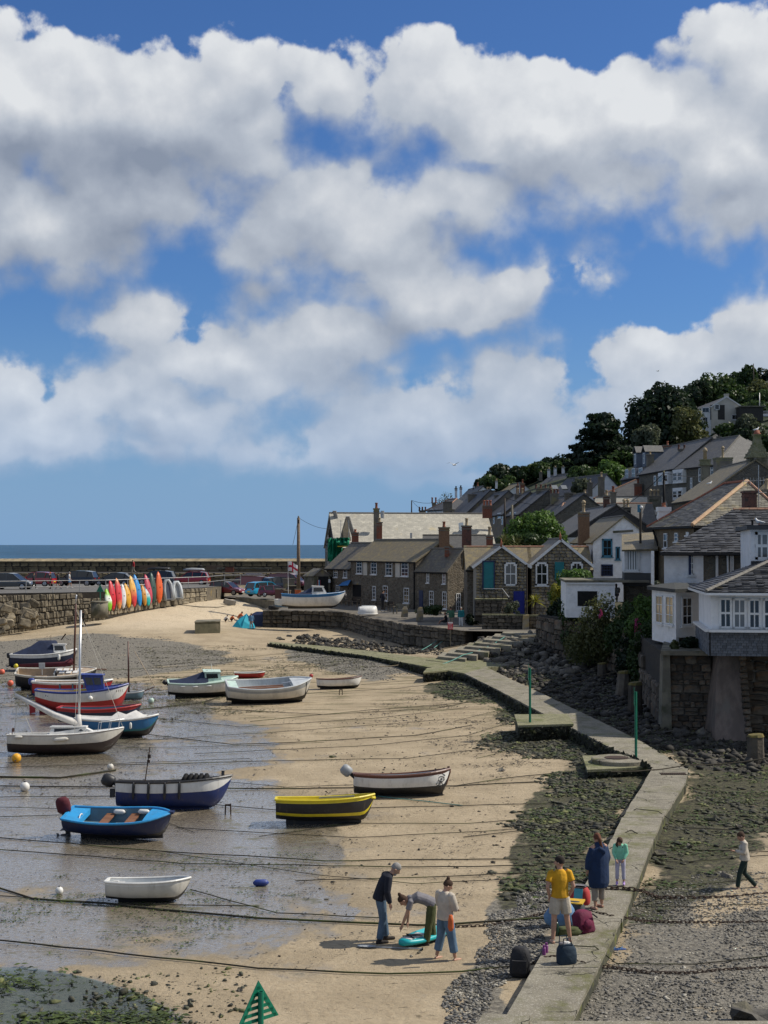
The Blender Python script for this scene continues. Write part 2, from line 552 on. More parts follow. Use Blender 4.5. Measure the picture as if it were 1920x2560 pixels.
Z_ROCK=PXW(D([(1010,1410),(1090,1372),(1240,1366),(1290,1420),(1420,1480),(1659,1570),(1659,1640),(1500,1620),(1300,1540),(1100,1450)]),.8)
def soft(poly,x,y,rad=.8,amp=1.6,sc=.35,seed=3):
 """polygon mask with a ragged, noise-shifted edge"""
 dx=(vnoise(x,y,sc,seed,4)-.5)*2*amp
 dy=(vnoise(x,y,sc,seed+9,4)-.5)*2*amp
 m=np.zeros(np.shape(x))
 k=0
 for ax,ay in((0,0),(rad,0),(-rad,0),(0,rad),(0,-rad)):
  m+=inpoly(x+dx+ax,y+dy+ay,poly)
  k+=1
 return m/k
def build_beach():
 ny,nx=480,380
 t=np.linspace(0,1,ny)
 y=10.5*(212/10.5)**t
 s=np.linspace(-1,1,nx)
 s=.55*s+.45*s**3*1.0
 Y=np.repeat(y[:,None],nx,1)
 X=s[None,:]*(Y*.56+5)
 Z=hbeach(X,Y)
 rip=(vnoise(X,Y,.5,1,5)-.5)*.10*np.clip((Z+.3)*1.2,.25,1.4)
 Zr=Z+rip
 wet=np.maximum(soft(Z_WET,X,Y,.9,1.8),soft(Z_POOL,X,Y,.3,.8))
 pool=soft(Z_POOL,X,Y,.25,.7,.6)
 Zr=Zr-pool*.05
 grav=np.maximum.reduce([soft(Z_GRAVEL1,X,Y,.7,1.6),soft(Z_GRAVEL2,X,Y,.6,1.4),soft(Z_GRAV3,X,Y,.3,.9),soft(Z_GRAV4,X,Y,.3,.8)])
 weed=np.maximum(soft(Z_WEED1,X,Y,.4,1.1),soft(Z_WEED2,X,Y,.4,1.0))
 rock=soft(Z_ROCK,X,Y,.4,.8)
 bare=soft(PXW(D([(1520,1945),(1610,1880),(1720,1890),(1720,1960),(1560,1990),(1480,2030)])),X,Y,.3,.8)
 idx=np.arange(ny*nx).reshape(ny,nx)
 f=np.stack([idx[:-1,:-1],idx[:-1,1:],idx[1:,1:],idx[1:,:-1]],-1).reshape(-1,4)
 me=bpy.data.meshes.new('beach_sand')
 n=ny*nx
 me.vertices.add(n)
 me.vertices.foreach_set('co',np.stack([X,Y,Zr],-1).ravel())
 me.loops.add(f.size)
 me.loops.foreach_set('vertex_index',f.ravel())
 me.polygons.add(len(f))
 me.polygons.foreach_set('loop_start',np.arange(0,f.size,4))
 me.update(calc_edges=True)
 me.polygons.foreach_set('use_smooth',[True]*len(f))
 dry=np.clip((Z-.55)/.9,0,1)*(X<2)+.25*np.clip((32-Y)/8,0,1)*np.clip((X+4)/3,0,1)
 for nm,a in(('dry',dry),('wet',wet),('gravel',np.clip(grav-bare*.8,0,1)),('weed',weed),('rock',rock)):
  at=me.attributes.new(nm,'FLOAT','POINT')
  at.data.foreach_set('value',a.ravel())
 me.materials.append(sandmat())
 o=link(bpy.data.objects.new('beach_sand',me))
 tag(o,kind='structure')
def sandmat():
 m,g=newmat('sand')
 co=g('TexCoord',out=3)
 at=lambda n:g('Attribute',out=2,attribute_name=n)
 wet,grav,weed,rock=at('wet'),at('gravel'),at('weed'),at('rock')
 n1=g.noise(co,.45,6,.6)
 n2=g.noise(co,7.0,6,.65)
 n3=g.noise(co,60.0,3,.6)
 col=g.mix(g.step(n1,.35,.65),(.44,.358,.242),(.35,.282,.186))
 col=g.mix(g.step(g.math('ADD',at('dry'),g.math('MULTIPLY',n2,.25)),.35,.95),col,(.60,.50,.355))
 col=g.mix(g('MapRange',{0:n2,1:.35,2:.75,3:0,4:.5}),col,(.27,.20,.12))
 # small scraps of weed left by the tide, drawn out along x
 scr=g.noise(g.vec('MULTIPLY',co,(1.1,1.9,1)),3.4,5,.7)
 col=g.mix(g.math('MULTIPLY',g.step(scr,.60,.66),.8),col,(.075,.062,.036))
 # strips of green weed across the damp part
 g('SeparateXYZ',{0:co})
 yv=g.last.outputs[1]
 band=g.step(yv,50,84,0.0,1.0)
 band=g.math('MULTIPLY',band,g.step(yv,98,114,1.0,0.0))
 str_=g.noise(g.vec('MULTIPLY',co,(.16,.8,1)),1.6,6,.66)
 col=g.mix(g.math('MULTIPLY',g.math('MULTIPLY',g.step(str_,.50,.62),band),.8),col,(.105,.095,.042))
 # wet ground: darker, glossy, patchy
 wn=g.noise(g.vec('MULTIPLY',co,(.5,.42,1)),.55,7,.68)
 wm=g.step(g.math('ADD',wet,g.math('MULTIPLY',g.math('SUBTRACT',wn,.50),3.2)),.30,.85)
 wm=g.math('MULTIPLY',wm,g('MapRange',{0:g.noise(co,9.0,4,.65),1:.3,2:.6,3:.62,4:1.0}))
 damp=g.step(g.math('ADD',wet,g.math('MULTIPLY',n1,.5)),.1,.7)
 col=g.mix(g.math('MULTIPLY',damp,.6),col,(.235,.19,.125))
 col=g.mix(g.math('MULTIPLY',wm,.75),col,(.18,.158,.12))
 alg=g.noise(g.vec('MULTIPLY',co,(.5,1.0,1)),1.5,8,.72)
 algm=g.math('MULTIPLY',g.step(alg,.555,.63),wm)
 col=g.mix(g.math('MULTIPLY',algm,.85),col,(.050,.058,.026))
 scw=g.math('MULTIPLY',g.step(g.noise(g.vec('MULTIPLY',co,(1.3,1.6,1)),5.0,4,.7),.60,.65),wm)
 col=g.mix(g.math('MULTIPLY',scw,.85),col,(.035,.032,.02))
 algm=g.math('MAXIMUM',algm,scw)
 # gravel and weedy rubble between the real stones
 gv=g('TexVoronoi',{'Vector':co,'Scale':17.0},out=1)
 gc=g.mix(g('SeparateColor',{0:gv}),(.10,.092,.076),(.25,.228,.185))
 grav=g.math('MULTIPLY',grav,g('MapRange',{0:g.noise(g.vec('MULTIPLY',co,(.22,.5,1)),1.1,5,.65),1:.30,2:.62,3:.45,4:1.1}))
 gm=g.step(g.math('ADD',grav,g.math('MULTIPLY',g.math('SUBTRACT',n2,.5),.9)),.35,.6)
 col=g.mix(gm,col,gc)
 wd=g.mix(g.step(n2,.4,.62),(.024,.024,.017),(.082,.082,.042))
 wdm=g.step(g.math('ADD',weed,g.math('MULTIPLY',g.math('SUBTRACT',g.noise(co,.9,7,.7),.5),2.6)),.45,.8)
 col=g.mix(g.math('MULTIPLY',g.step(weed,.3,.8),.55),col,(.115,.10,.068))
 col=g.mix(g.math('MULTIPLY',wdm,.92),col,wd)
 col=g.mix(g.math('MULTIPLY',g.step(rock,.3,.7),.85),col,(.05,.045,.038))
 rough=g.math('SUBTRACT',.92,g.math('MULTIPLY',g.math('MULTIPLY',wm,g.math('SUBTRACT',1.0,g.math('MAXIMUM',g.math('MAXIMUM',gm,wdm),algm))),.84))
 hgt=g.math('ADD',g.math('MULTIPLY',n2,.5),g.math('MULTIPLY',n3,.18))
 hgt=g.math('ADD',hgt,g.math('MULTIPLY',g.noise(g.vec('MULTIPLY',co,(1.2,3.0,1)),1.5,4),.6))
 st=g.math('MULTIPLY_ADD',wm,-.88,1.0)
 nb=g('Bump',{'Height':hgt,'Strength':st,'Distance':.10})
 g('OutputMaterial',{0:g('BsdfPrincipled',{'Base Color':col,'Roughness':rough,'Normal':nb,'Specular IOR Level':g.math('MULTIPLY_ADD',wm,.75,.25),'Coat Weight':g.math('MULTIPLY',wm,g.math('SUBTRACT',1.0,g.math('MAXIMUM',g.math('MAXIMUM',gm,wdm),algm))),'Coat Roughness':.10,'Coat IOR':1.75,'Coat Normal':nb})})
 return m
build_beach()
# shallow pool at the lower left and the sea beyond the harbour wall
def watermat(name,deep,rough,sc,bump,far=False):
 m,g=newmat(name)
 co=g('TexCoord',out=3)
 h=g.noise(g.vec('MULTIPLY',co,(1,2.2,1)),sc,6,.65)
 col=deep
 if far:
  nn=g.noise(g.vec('MULTIPLY',co,(.25,1.0,1)),.035,7,.72)
  col=g.mix(g.step(nn,.32,.66),tuple(c*.7 for c in deep),tuple(c*2.3 for c in deep))
  nn2=g.noise(g.vec('MULTIPLY',co,(.35,1.0,1)),.12,6,.7)
  col=g.mix(g.step(nn2,.655,.70),col,(.42,.48,.52))
 nb=g('Bump',{'Height':h,'Strength':.8,'Distance':bump})
 g('OutputMaterial',{0:g('BsdfPrincipled',{'Base Color':col,'Roughness':rough,'Normal':nb,'Specular IOR Level':.12 if far else .5})})
 return m
sea=MB()
xs=[-30000,-6000,-1500,-400,-100,0,100,400,1500,6000,30000]
ys=[198,230,200,400,1000,3000,9000,26000]
for j in range(len(ys)-1):
 for i in range(len(xs)-1):
  sea.add([(xs[i],ys[j],-2),(xs[i+1],ys[j],-2),(xs[i+1],ys[j+1],-2),(xs[i],ys[j+1],-2)],[(0,1,2,3)])
tag(sea.build('sea',watermat('sea_water',(.018,.055,.10),.5,.5,.6,True)),kind='structure')
m,g=newmat('pool_water')
co=g('TexCoord',out=3)
nb=g('Bump',{'Height':g.noise(g.vec('MULTIPLY',co,(1,1.6,1)),4.5,4),'Strength':.35,'Distance':.012})
tr=g('BsdfTransparent',{0:(.50,.62,.60,1)})
gl=g('BsdfGlossy',{0:(.9,.9,.9,1),'Roughness':.04,'Normal':nb})
fr=g('Fresnel',{'IOR':1.33,'Normal':nb})
g('OutputMaterial',{0:g('MixShader',{0:fr,1:tr,2:gl})})
pool=MB()
zp=PXW(D([(-700,2095),(60,2088),(180,2108),(300,2143),(370,2180),(400,2212),(450,2300),(300,2800),(-900,2500)]))
pool.add([(a,b,-.012)for a,b in zp[::-1]],[tuple(range(len(zp)))])
tag(pool.build('shallow_water',MATS['pool_water']),kind='structure')
# ---------------------------------------------------------------- common materials
M('granite',(.27,.24,.19),(.17,.15,.12),2.5,.88,.02,14,var=.35,c3=(.30,.22,.09),s3=1.2,t3=(.52,.70))
M('wallstone',(.235,.20,.14),(.15,.125,.088),3,.9,.02,14,var=.42,c3=(.36,.25,.07),s3=.9,t3=(.56,.70))
M('quaystone',(.125,.107,.08),(.07,.06,.046),3,.9,.02,14,var=.45,c3=(.16,.125,.055),s3=.9,t3=(.55,.72))
M('joint',(.045,.038,.03),(.03,.026,.02),4,.95,.02)
M('seawall',(.225,.18,.10),(.135,.108,.062),1.5,.9,.02,10,var=.3,c3=(.06,.05,.035),s3=.7,t3=(.5,.68))
M('coping',(.30,.245,.145),(.21,.17,.10),2,.88,.02,10,var=.2)
def concretemat(name,c1,c2,moss):
 m,g=newmat(name)
 co=g('TexCoord',out=3)
 col=g.mix(g.step(g.noise(co,1.1,6,.65),.35,.65),c1,c2)
 col=g.mix(g('MapRange',{0:g.noise(co,55,3,.7),1:.35,2:.7,3:0,4:.55}),col,tuple(x*.5 for x in c1))
 sp=g('TexVoronoi',{'Vector':co,'Scale':38.0},out=1)
 col=g.mix(g('MapRange',{0:g('SeparateColor',{0:sp}),1:.8,2:.95,3:0,4:.5}),col,(.45,.42,.36))
 wv=g.vec('MULTIPLY_ADD',g('TexNoise',{'Vector':co,'Scale':2.5,'Detail':4.0},out=1),(.5,.5,.5),co)
 cr=g('TexVoronoi',{'Vector':wv,'Scale':.55},feature='DISTANCE_TO_EDGE')
 crack=g.math('MULTIPLY',g.step(cr,.002,.010,1.0,0.0),g.step(g.noise(co,.5,2),.48,.58))
 st=g.noise(co,.8,8,.72)
 col=g.mix(g.math('MULTIPLY',g.step(st,.50,.66),.85),col,moss)
 col=g.mix(g.math('MULTIPLY',g.step(g.noise(co,2.2,6,.7),.56,.68),.7),col,tuple(x*.42 for x in c1))
 col=g.mix(crack,col,(.03,.03,.022))
 h=g.math('SUBTRACT',g.math('ADD',g.noise(co,40,4),g.math('MULTIPLY',g.noise(co,4,4),1.5)),g.math('MULTIPLY',crack,2.0))
 nb=g('Bump',{'Height':h,'Strength':.8,'Distance':.02})
 g('OutputMaterial',{0:g('BsdfPrincipled',{'Base Color':col,'Roughness':.88,'Normal':nb,'Specular IOR Level':.3})})
concretemat('concrete',(.27,.245,.185),(.195,.175,.132),(.12,.12,.045))
M('weedconcrete',(.085,.082,.045),(.04,.04,.026),2.5,.9,.05,12,c3=(.12,.13,.03),s3=1.5,t3=(.55,.65))
M('oldconcrete',(.20,.18,.13),(.13,.118,.09),1.2,.88,.02,20,c3=(.08,.08,.05),s3=1.0,t3=(.5,.65))
M('weedstone',(.13,.12,.075),(.085,.08,.05),1.5,.9,.02,14,c3=(.19,.165,.11),s3=1)
M('tarmac',(.13,.125,.115),(.10,.095,.088),.8,.9,.006,60,c3=(.17,.155,.13),s3=.3)
M('slip',(.29,.27,.235),(.23,.21,.18),.6,.88,.01,40,c3=(.36,.30,.20),s3=.5)
M('paving',(.15,.135,.11),(.105,.095,.08),.7,.9,.03,5,c3=(.20,.17,.12),s3=.6)
M('green_metal',(.0,.155,.085),(.0,.13,.07),8,.45,spec=.5)
M('galv',(.42,.42,.41),(.33,.33,.32),8,.45,metal=.6)
M('rust',(.06,.035,.022),(.035,.022,.016),20,.85)
M('weed',(.03,.032,.016),(.015,.016,.01),8,.7,isl=.5,c3=(.075,.085,.02),s3=2)
M('black',(.010,.010,.011),(.016,.016,.016),6,.7,spec=.15)
M('white_paint',(.72,.72,.70),(.66,.66,.64),6,.5)
M('wood',(.16,.115,.075),(.10,.072,.048),3,.75,stretch=(1,1,5))
M('darkwood',(.05,.038,.028),(.03,.024,.018),4,.75)
# ---------------------------------------------------------------- stone walls built stone by stone
def stone_mesh(seed,mat,rough=.12,cuts=2):
 bm=bmesh.new()
 bmesh.ops.create_cube(bm,size=1.0)
 bmesh.ops.bevel(bm,geom=bm.edges[:],offset=.13,segments=1,affect='EDGES')
 r=random.Random(seed)
 for v in bm.verts:
  v.co+=V((r.uniform(-1,1),r.uniform(-1,1),r.uniform(-1,1)))*rough*.55
 me=bpy.data.meshes.new('stone')
 bm.to_mesh(me)
 bm.free()
 me.materials.append(mat)
 for p in me.polygons:p.use_smooth=False
 return me
STONES={}
def stones_for(mn):
 if mn not in STONES:STONES[mn]=[stone_mesh(i*7+1,MATS[mn])for i in range(6)]
 return STONES[mn]
def stone_wall(root,A,B,zb0,zb1,zt0,zt1,mat,rows,ratio=1.2,name='stone',proud=.05,jitter=.35,limit=300,depth=.5,nrm=None,vert=False,skip=None):
 """courses of separate stones on the face of a wall from A to B; returns how many"""
 A,B=V((A[0],A[1])),V((B[0],B[1]))
 u=(B-A)
 L=u.length
 u/=L
 n=V((u.y,-u.x))
 ang=math.atan2(u.y,u.x)
 ms=stones_for(mat)
 cnt=0
 hs=[rnd.uniform(1-jitter,1+jitter)for _ in range(rows)]
 tot=sum(hs)
 acc=0.0
 loc=root.location
 for h in hs:
  f0,f1=acc/tot,(acc+h)/tot
  acc+=h
  x=0.0
  while x<L-.02:
   hh0=(zt0-zb0)*h/tot
   w=hh0*ratio*rnd.uniform(.6,1.5)
   if L-x-w<w*.4:w=L-x
   t=(x+w/2)/L
   zb,zt=zb0+(zb1-zb0)*t,zt0+(zt1-zt0)*t
   z0,z1=zb+(zt-zb)*f0,zb+(zt-zb)*f1
   if cnt<limit and not(skip and skip(x,x+w,z0,z1)):
    parts=[(x,w,z0,z1)]
    if vert and rnd.random()<.35:parts=[(x,w*.5,z0,z1),(x+w*.5,w*.5,z0,z1)]
    elif jitter>.2 and rnd.random()<.15:parts=[(x,w,z0,(z0+z1)/2),(x,w,(z0+z1)/2,z1)]
    for(xx,ww,za,zc)in parts:
     o=bpy.data.objects.new(name,rnd.choice(ms))
     p=A+u*(xx+ww/2)+n*(proud-depth/2+rnd.uniform(-.03,.04)*(1 if jitter>.1 else .2))
     o.location=(p.x-loc.x,p.y-loc.y,(za+zc)/2-loc.z)
     o.rotation_euler=(0,rnd.uniform(-.08,.08)*jitter*2,ang)
     o.scale=(ww*.95,depth,(zc-za)*.93)
     link(o,root)
     cnt+=1
   x+=w
 return cnt
def backing(root,A,B,zb0,zb1,zt0,zt1,mat,th=.8,name='wall_core',inset=0.0):
 A,B=V((A[0],A[1])),V((B[0],B[1]))
 u=(B-A).normalized()
 n=V((u.y,-u.x))
 a,b=A-n*inset,B-n*inset
 a2,b2=a-n*th,b-n*th
 mb=MB()
 mb.add([(a.x,a.y,zb0),(b.x,b.y,zb1),(b2.x,b2.y,zb1),(a2.x,a2.y,zb0),(a.x,a.y,zt0),(b.x,b.y,zt1),(b2.x,b2.y,zt1),(a2.x,a2.y,zt0)],BOXF)
 return mb.build(name,MATS[mat],root,off=root.location)
 # car park wall on the left
cA,cB,cC=(-46,124.67),(-26.1,134.91),(-18.4,149.68)
cL=(-35.8,129.92)
w=thing('harbour_wall','tall wall of lichen-spotted yellowish stones holding up the car park at left','wall',(-30,132.63,0))
backing(w,cA,cL,-.3,-.1,4.08,4.09,'wallstone')
backing(w,cL,cB,-.2,1.2,4.09,4.12,'joint')
backing(w,cB,cC,1.2,2.3,4.12,4.1,'joint')
stone_wall(w,cL,cB,-.05,1.45,3.98,4.1,'wallstone',6,.72,limit=200,vert=True)
stone_wall(w,cB,cC,1.9,2.75,4.1,4.08,'wallstone',3,1.1,limit=90)
# the rubble apron of boulders at its left foot
for i in range(26):
 px,py=rnd.uniform(-5,85),0
 py=rnd.uniform(1508,1582-px*.2)
 y=67.6+rnd.uniform(-.3,.1)+px*.016
 p=Q(px,py,y)
 o=bpy.data.objects.new('boulder',rnd.choice(stones_for('wallstone')))
 o.location=p-w.location
 s=rnd.uniform(.4,.85)
 o.scale=(s*1.3,s*.5,s*.9)
 o.rotation_euler=(rnd.uniform(-.4,.4),rnd.uniform(-.6,.6),rnd.uniform(-.4,.4)+.3)
 link(o,w)
mb=MB()
mb.add([(-60,117.47,4.16),(cA[0],cA[1],4.16),(cB[0],cB[1],4.16),(cC[0],cC[1],4.14),(-17.8,159.16,4.0),(-15,187.58,3.5),(-60,187.58,3.55)],[tuple(range(7))])
tag(mb.build('car_park_deck',MATS['tarmac']),kind='structure')
backing(w,cC,(-17.8,159.2),1.8,1.8,4.1,3.96,'wallstone',.6)
backing(w,(-17.8,159.2),(-15,187.6),1.8,1.8,3.96,3.46,'wallstone',.6)
# terrace behind the cars and the outer sea wall
w=thing('terrace_wall','low rough stone retaining wall behind the parked cars','wall',(-30,185.68,3))
backing(w,(-62,185.68),(-4,185.68),2,2,4.9,4.9,'joint',9.6,inset=.08)
stone_wall(w,(-50,185.68),(-5,185.68),3.3,3.0,4.9,4.9,'seawall',3,1.6,limit=290)
w=thing('sea_wall','long weathered stone sea wall running along the horizon with sloped coping','wall',(-30,195.16,4.9))
backing(w,(-75,195.16),(0,195.16),-3,-3,6.2,6.2,'joint',2.0)
stone_wall(w,(-57,195.16),(-3,195.16),4.9,4.9,6.2,6.2,'seawall',2,1.75,limit=200,jitter=.15)
x=-75.0
while x<1:
 ww=rnd.uniform(.45,.7)
 MBc=MB()
 MBc.add([(x,195,6.2),(x+ww*.94,195,6.2),(x+ww*.94+.35,198,6.2),(x+.35,198,6.2),(x,195,6.33),(x+ww*.94,195,6.33),(x+ww*.94+.35,197.4,6.66+rnd.uniform(-.03,.03)),(x+.35,197.4,6.66)],BOXF)
 if x>-58:MBc.build('coping_stone',MATS['coping'],w,off=w.location)
 x+=ww
 # railing along the edge of the car park
w=thing('railing','grey steel post and two-rail railing along the car park edge','railing',(-30,132.63,4.1))
pts=[]
for a,b,k in(((-46,125.05),(-26.1,135.19),9),((-26.1,135.19),(-18.4,149.87),5),((-18.4,149.87),(-16.4,164.84),2)):
 for i in range(k):pts.append(V((a[0]+(b[0]-a[0])*i/k,a[1]+(b[1]-a[1])*i/k,4.15)))
pts.append(V((-16.4,164.84,4.0)))
for p in pts:
 MB().tube([p,p+V((0,0,1.12))],.035,6).build('post',MATS['galv'],w,off=w.location)
for h in(.55,1.1):
 MB().tube([p+V((0,0,h))for p in pts],.032,6).build('rail',MATS['galv'],w,off=w.location)
 # ---------------------------------------------------------------- lower quay
QW=[(657,1527),(730,1527),(800,1528),(860,1531),(890,1537),(926,1546),(981,1554),(1011,1561),(1097,1569)]
qw=[P(a,b,2.15)for a,b in QW]
ln0,ln1=Q(589,1493,82),Q(692,1499,78.6)
mb=MB()
qp=[(qw[-1].x,qw[-1].y,2.12)]
rim=[(p.x,p.y,2.15)for p in qw]+[(6.0,109.14,2.06),(12.6,107.62,2.06),(16.5,108.95,2.15)]
inn=[(-7.5,151.58,2.5),(-6.2,149.68,2.5),(-5,147.79,2.48),(-3.5,145.89,2.45),(-1.5,141.16,2.45),(1,134.53,2.42),(3,128.84,2.4),(4.5,124.11,2.36),(7,119.37,2.3),(8.2,116.53,2.26),(13,115.2,2.26),(17,115.58,2.3)]
for i in range(len(rim)-1):
 mb.add([rim[i],rim[i+1],inn[i+1],inn[i]],[(0,1,2,3)])
bk=[(-4,189.47,2.6),(20,189.47,2.6)]
mb.add([inn[0]]+inn[1:]+[(40,121.26,2.3),(40,189.47,2.6),(-8,189.47,2.7)],[tuple(range(len(inn)+3))])
mb.add([rim[0],inn[0],(-8,189.47,2.7),(-20,189.47,2.75),(-18.3,159.16,2.82),(ln0.x,ln0.y,2.84),(ln1.x,ln1.y,2.6)],[tuple(range(7))])
tag(mb.build('quay',MATS['paving']),kind='structure')
w=thing('quay_wall','dark rounded-stone quay wall in shade below the cottages','wall',(-3,128.84,.5))
n=0
qlen=sum((qw[i+1]-qw[i]).length for i in range(len(qw)-1))
for i in range(len(qw)-1):
 a,b=qw[i],qw[i+1]
 za,zb=hz(a.x,a.y)-.35,hz(b.x,b.y)-.35
 backing(w,a,b,za-.5,zb-.5,2.13,2.13,'joint',1.2,inset=.06)
 n+=stone_wall(w,a,b,za,zb,2.2,2.2,'quaystone',4,1.5,limit=int(268*((b-a).length+.3)/(qlen+2.6)),jitter=.4,proud=.12)
e0,e1=qw[0],V((qw[0].x+.6,qw[0].y+5,0))
backing(w,e1,e0,.2,.0,2.5,2.13,'joint',1.0)
e0,e1=qw[-1],V((6.2,109.71,0))
backing(w,e0,e1,.0,.3,2.1,2.05,'joint',.8)
stone_wall(w,e0,e1,.1,.4,2.16,2.1,'quaystone',4,1.3,limit=30,jitter=.4,proud=.12)
w=thing('kerb_wall','low concrete retaining wall at the head of the beach by the blue car','wall',(ln0.x,ln0.y,2))
backing(w,ln0,ln1,1.6,1.2,2.95,2.75,'oldconcrete',.5,name='wall_body')
# concrete slipway fan
mb=MB()
sl=[(448,1513),(500,1518),(545,1519),(590,1512),(600,1492),(560,1488),(505,1498),(478,1503)]
sp=[G_(a,b)for a,b in sl]
c=V((sum(p.x for p in sp),sum(p.y for p in sp),0))/len(sp)
c.z=hz(c.x,c.y)
vs=[(p.x,p.y,hz(p.x,p.y)+.06)for p in sp]+[(c.x,c.y,c.z+.07)]
mb.add(vs,[(i,(i+1)%8,8)for i in range(8)])
tag(mb.build('slipway',MATS['slip']),kind='structure')
# ---------------------------------------------------------------- harbour path (concrete slabs)
LE=[(1000,2420),(1085,2205),(1152,2090),(1222,1985),(1292,1865),(1345,1765),(1385,1700),(1410,1658)]
RE=[(1190,2420),(1232,2205),(1290,2090),(1342,1985),(1392,1865),(1432,1765),(1480,1692),(1486,1660)]
lp,rp=[P(a*D2S,b*D2S,.3+.2*i/7)for i,(a,b)in enumerate(LE)],[P(a*D2S,b*D2S,.3+.2*i/7)for i,(a,b)in enumerate(RE)]
L2=[(1410,1658),(1330,1621),(1235,1572),(1130,1519),(1060,1482),(1004,1455)]
R2=[(1486,1660),(1390,1604),(1290,1555),(1190,1507),(1110,1470),(1050,1441)]
lp2,rp2=[P(a*D2S,b*D2S,.5+.2*min(1,i/2))for i,(a,b)in enumerate(L2)],[P(a*D2S,b*D2S,.5+.2*min(1,i/2))for i,(a,b)in enumerate(R2)]
path=thing('harbour_path',None,None,(lp[0].x,lp[0].y,0))
tag(path,kind='structure')
def slabs(lp,rp,step,mat,zlow,name='slab',gap=.02):
 for i in range(len(lp)-1):
  L=((lp[i+1]-lp[i]).length+(rp[i+1]-rp[i]).length)/2
  k=max(1,round(L/step))
  for j in range(k):
   f0,f1=j/k+gap/L/2,(j+1)/k-gap/L/2
   a,b=lp[i].lerp(lp[i+1],f0),lp[i].lerp(lp[i+1],f1)
   c,d=rp[i].lerp(rp[i+1],f1),rp[i].lerp(rp[i+1],f0)
   dz=rnd.uniform(-.006,.006)
   jj=[V((rnd.uniform(-.02,.02),0,0))for _ in range(4)]
   q=[a+jj[0],d+jj[1],c+jj[2],b+jj[3]]
   # a few points along each edge so the concrete looks chipped
   ring=[]
   for s in range(4):
    p0,p1=q[s],q[(s+1)%4]
    e=5 if s in(1,3)else 3
    for t in range(e):
     v=p0.lerp(p1,t/e)
     if t:v=v+V((rnd.uniform(-.014,.014),0,0))
     ring.append(v)
   mb=MB()
   n=len(ring)
   top=[(v.x,v.y,v.z+dz)for v in ring]
   mid=[(v.x,v.y,v.z+dz-.09)for v in ring]
   bot=[(v.x+rnd.uniform(-.03,.03),v.y,zlow)for v in ring]
   mb.add(top,[tuple(range(n))])
   mb.add(top+mid,[(k2,n+k2,n+(k2+1)%n,(k2+1)%n)for k2 in range(n)])
   mb.add(mid+bot,[(k2,n+k2,n+(k2+1)%n,(k2+1)%n)for k2 in range(n)],1)
   mb.build(name,[MATS[mat],MATS['weedconcrete']],path,off=path.location)
slabs(lp,rp,3.3,'concrete',-.2)
slabs(lp2,rp2,4.4,'concrete',-.3)
L3=[(1004,1455),(900,1436),(790,1416),(680,1402),(580,1391)]
R3=[(1050,1441),(920,1421),(800,1406),(685,1394),(583,1386)]
lp3,rp3=[P(a*D2S,b*D2S,.7-.05*i)for i,(a,b)in enumerate(L3)],[P(a*D2S,b*D2S,.7-.05*i)for i,(a,b)in enumerate(R3)]
concretemat('mossconcrete',(.235,.225,.125),(.17,.165,.09),(.105,.12,.035))
slabs(lp3,rp3,5.5,'mossconcrete',-.3)
# landing in front of the steps
mb=MB()
mb.prism([(v.x,v.y)for v in(P(1050*D2S,1441*D2S,.72),P(1120*D2S,1436*D2S,.72),P(1040*D2S,1424*D2S,.72),P(930*D2S,1420*D2S,.72),P(920*D2S,1424*D2S,.72))],-.2,.69)
mb.build('landing',MATS['mossconcrete'],path,off=path.location)
# steps up to the quay
st=thing('stone_steps','flight of shallow concrete steps rising from the harbour path to the quay','steps',(6,108,.7))
S0=[(1188,1657),(1166,1645)]
b0,b1=(Q(1086,1638,53.2),Q(1150,1645,52.0)),None
lo_a,lo_b=V((3.3,101.56)),V((5.2,99.28))
hi_a,hi_b=V((8.6,108.57)),V((13.2,107.05))
for i in range(8):
 f0=i/8
 za=.70+(2.06-.70)*(i+1)/8
 PA=P((945+(1085-945)*(i/7))*D2S,(1418+(1367-1418)*(i/7))*D2S,za)
 PB=P((1005+(1178-1005)*(i/7))*D2S,(1424+(1374-1424)*(i/7))*D2S,za)
 back=V((.55,4.0,0))
 mb=MB()
 mb.prism([(PA.x,PA.y),(PB.x,PB.y),(PB.x+back.x,PB.y+back.y),(PA.x+back.x,PA.y+back.y)],-.1,za)
 mb.build('step',MATS['concrete'],st,off=st.location)
 # concrete mooring blocks
def block(name,label,pts,z0,z1,mat='oldconcrete',cap='mossconcrete',cat='concrete block',top=None):
 t=thing(name,label,cat,(pts[0][0],pts[0][1],z0))
 mb=MB()
 mb.prism(pts,z0,z1)
 mb.build('block_body',MATS[mat],t,off=t.location)
 cx,cy=sum(p[0]for p in pts)/len(pts),sum(p[1]for p in pts)/len(pts)
 mb=MB()
 mb.prism([(cx+(p[0]-cx)*1.03,cy+(p[1]-cy)*1.03)for p in pts],z1,z1+.09)
 mb.build('block_top',MATS[cap],t,off=t.location)
 return t
p=P(487,1584,.85);q=P(550,1582,.85)
block('mooring_block','square concrete block standing alone on the dry sand',[(p.x,p.y),(q.x,q.y),(q.x-.3,q.y+3),(p.x-.2,p.y+3)],.3,1.8,'weedstone','oldconcrete')
p=P(1060,1709,0);q=P(1158,1700,0)
block('mooring_block','long weedy block jutting from the bend of the path towards the sand',[(p.x,p.y),(q.x,q.y),(q.x+.3,q.y+2.4),(p.x+.3,p.y+2.9)],-.2,.62,'weedconcrete','mossconcrete')
p=P(1297,1862,0);q=P(1432,1858,0)
block('mooring_block','weed-covered block beside the path carrying the far green pole',[(p.x,p.y),(q.x,q.y),(q.x+.2,q.y+3.6),(p.x+.2,p.y+3.9)],-.2,.75,'weedconcrete','mossconcrete')
p=P(1470,1952,0);q=P(1632,1944,0)
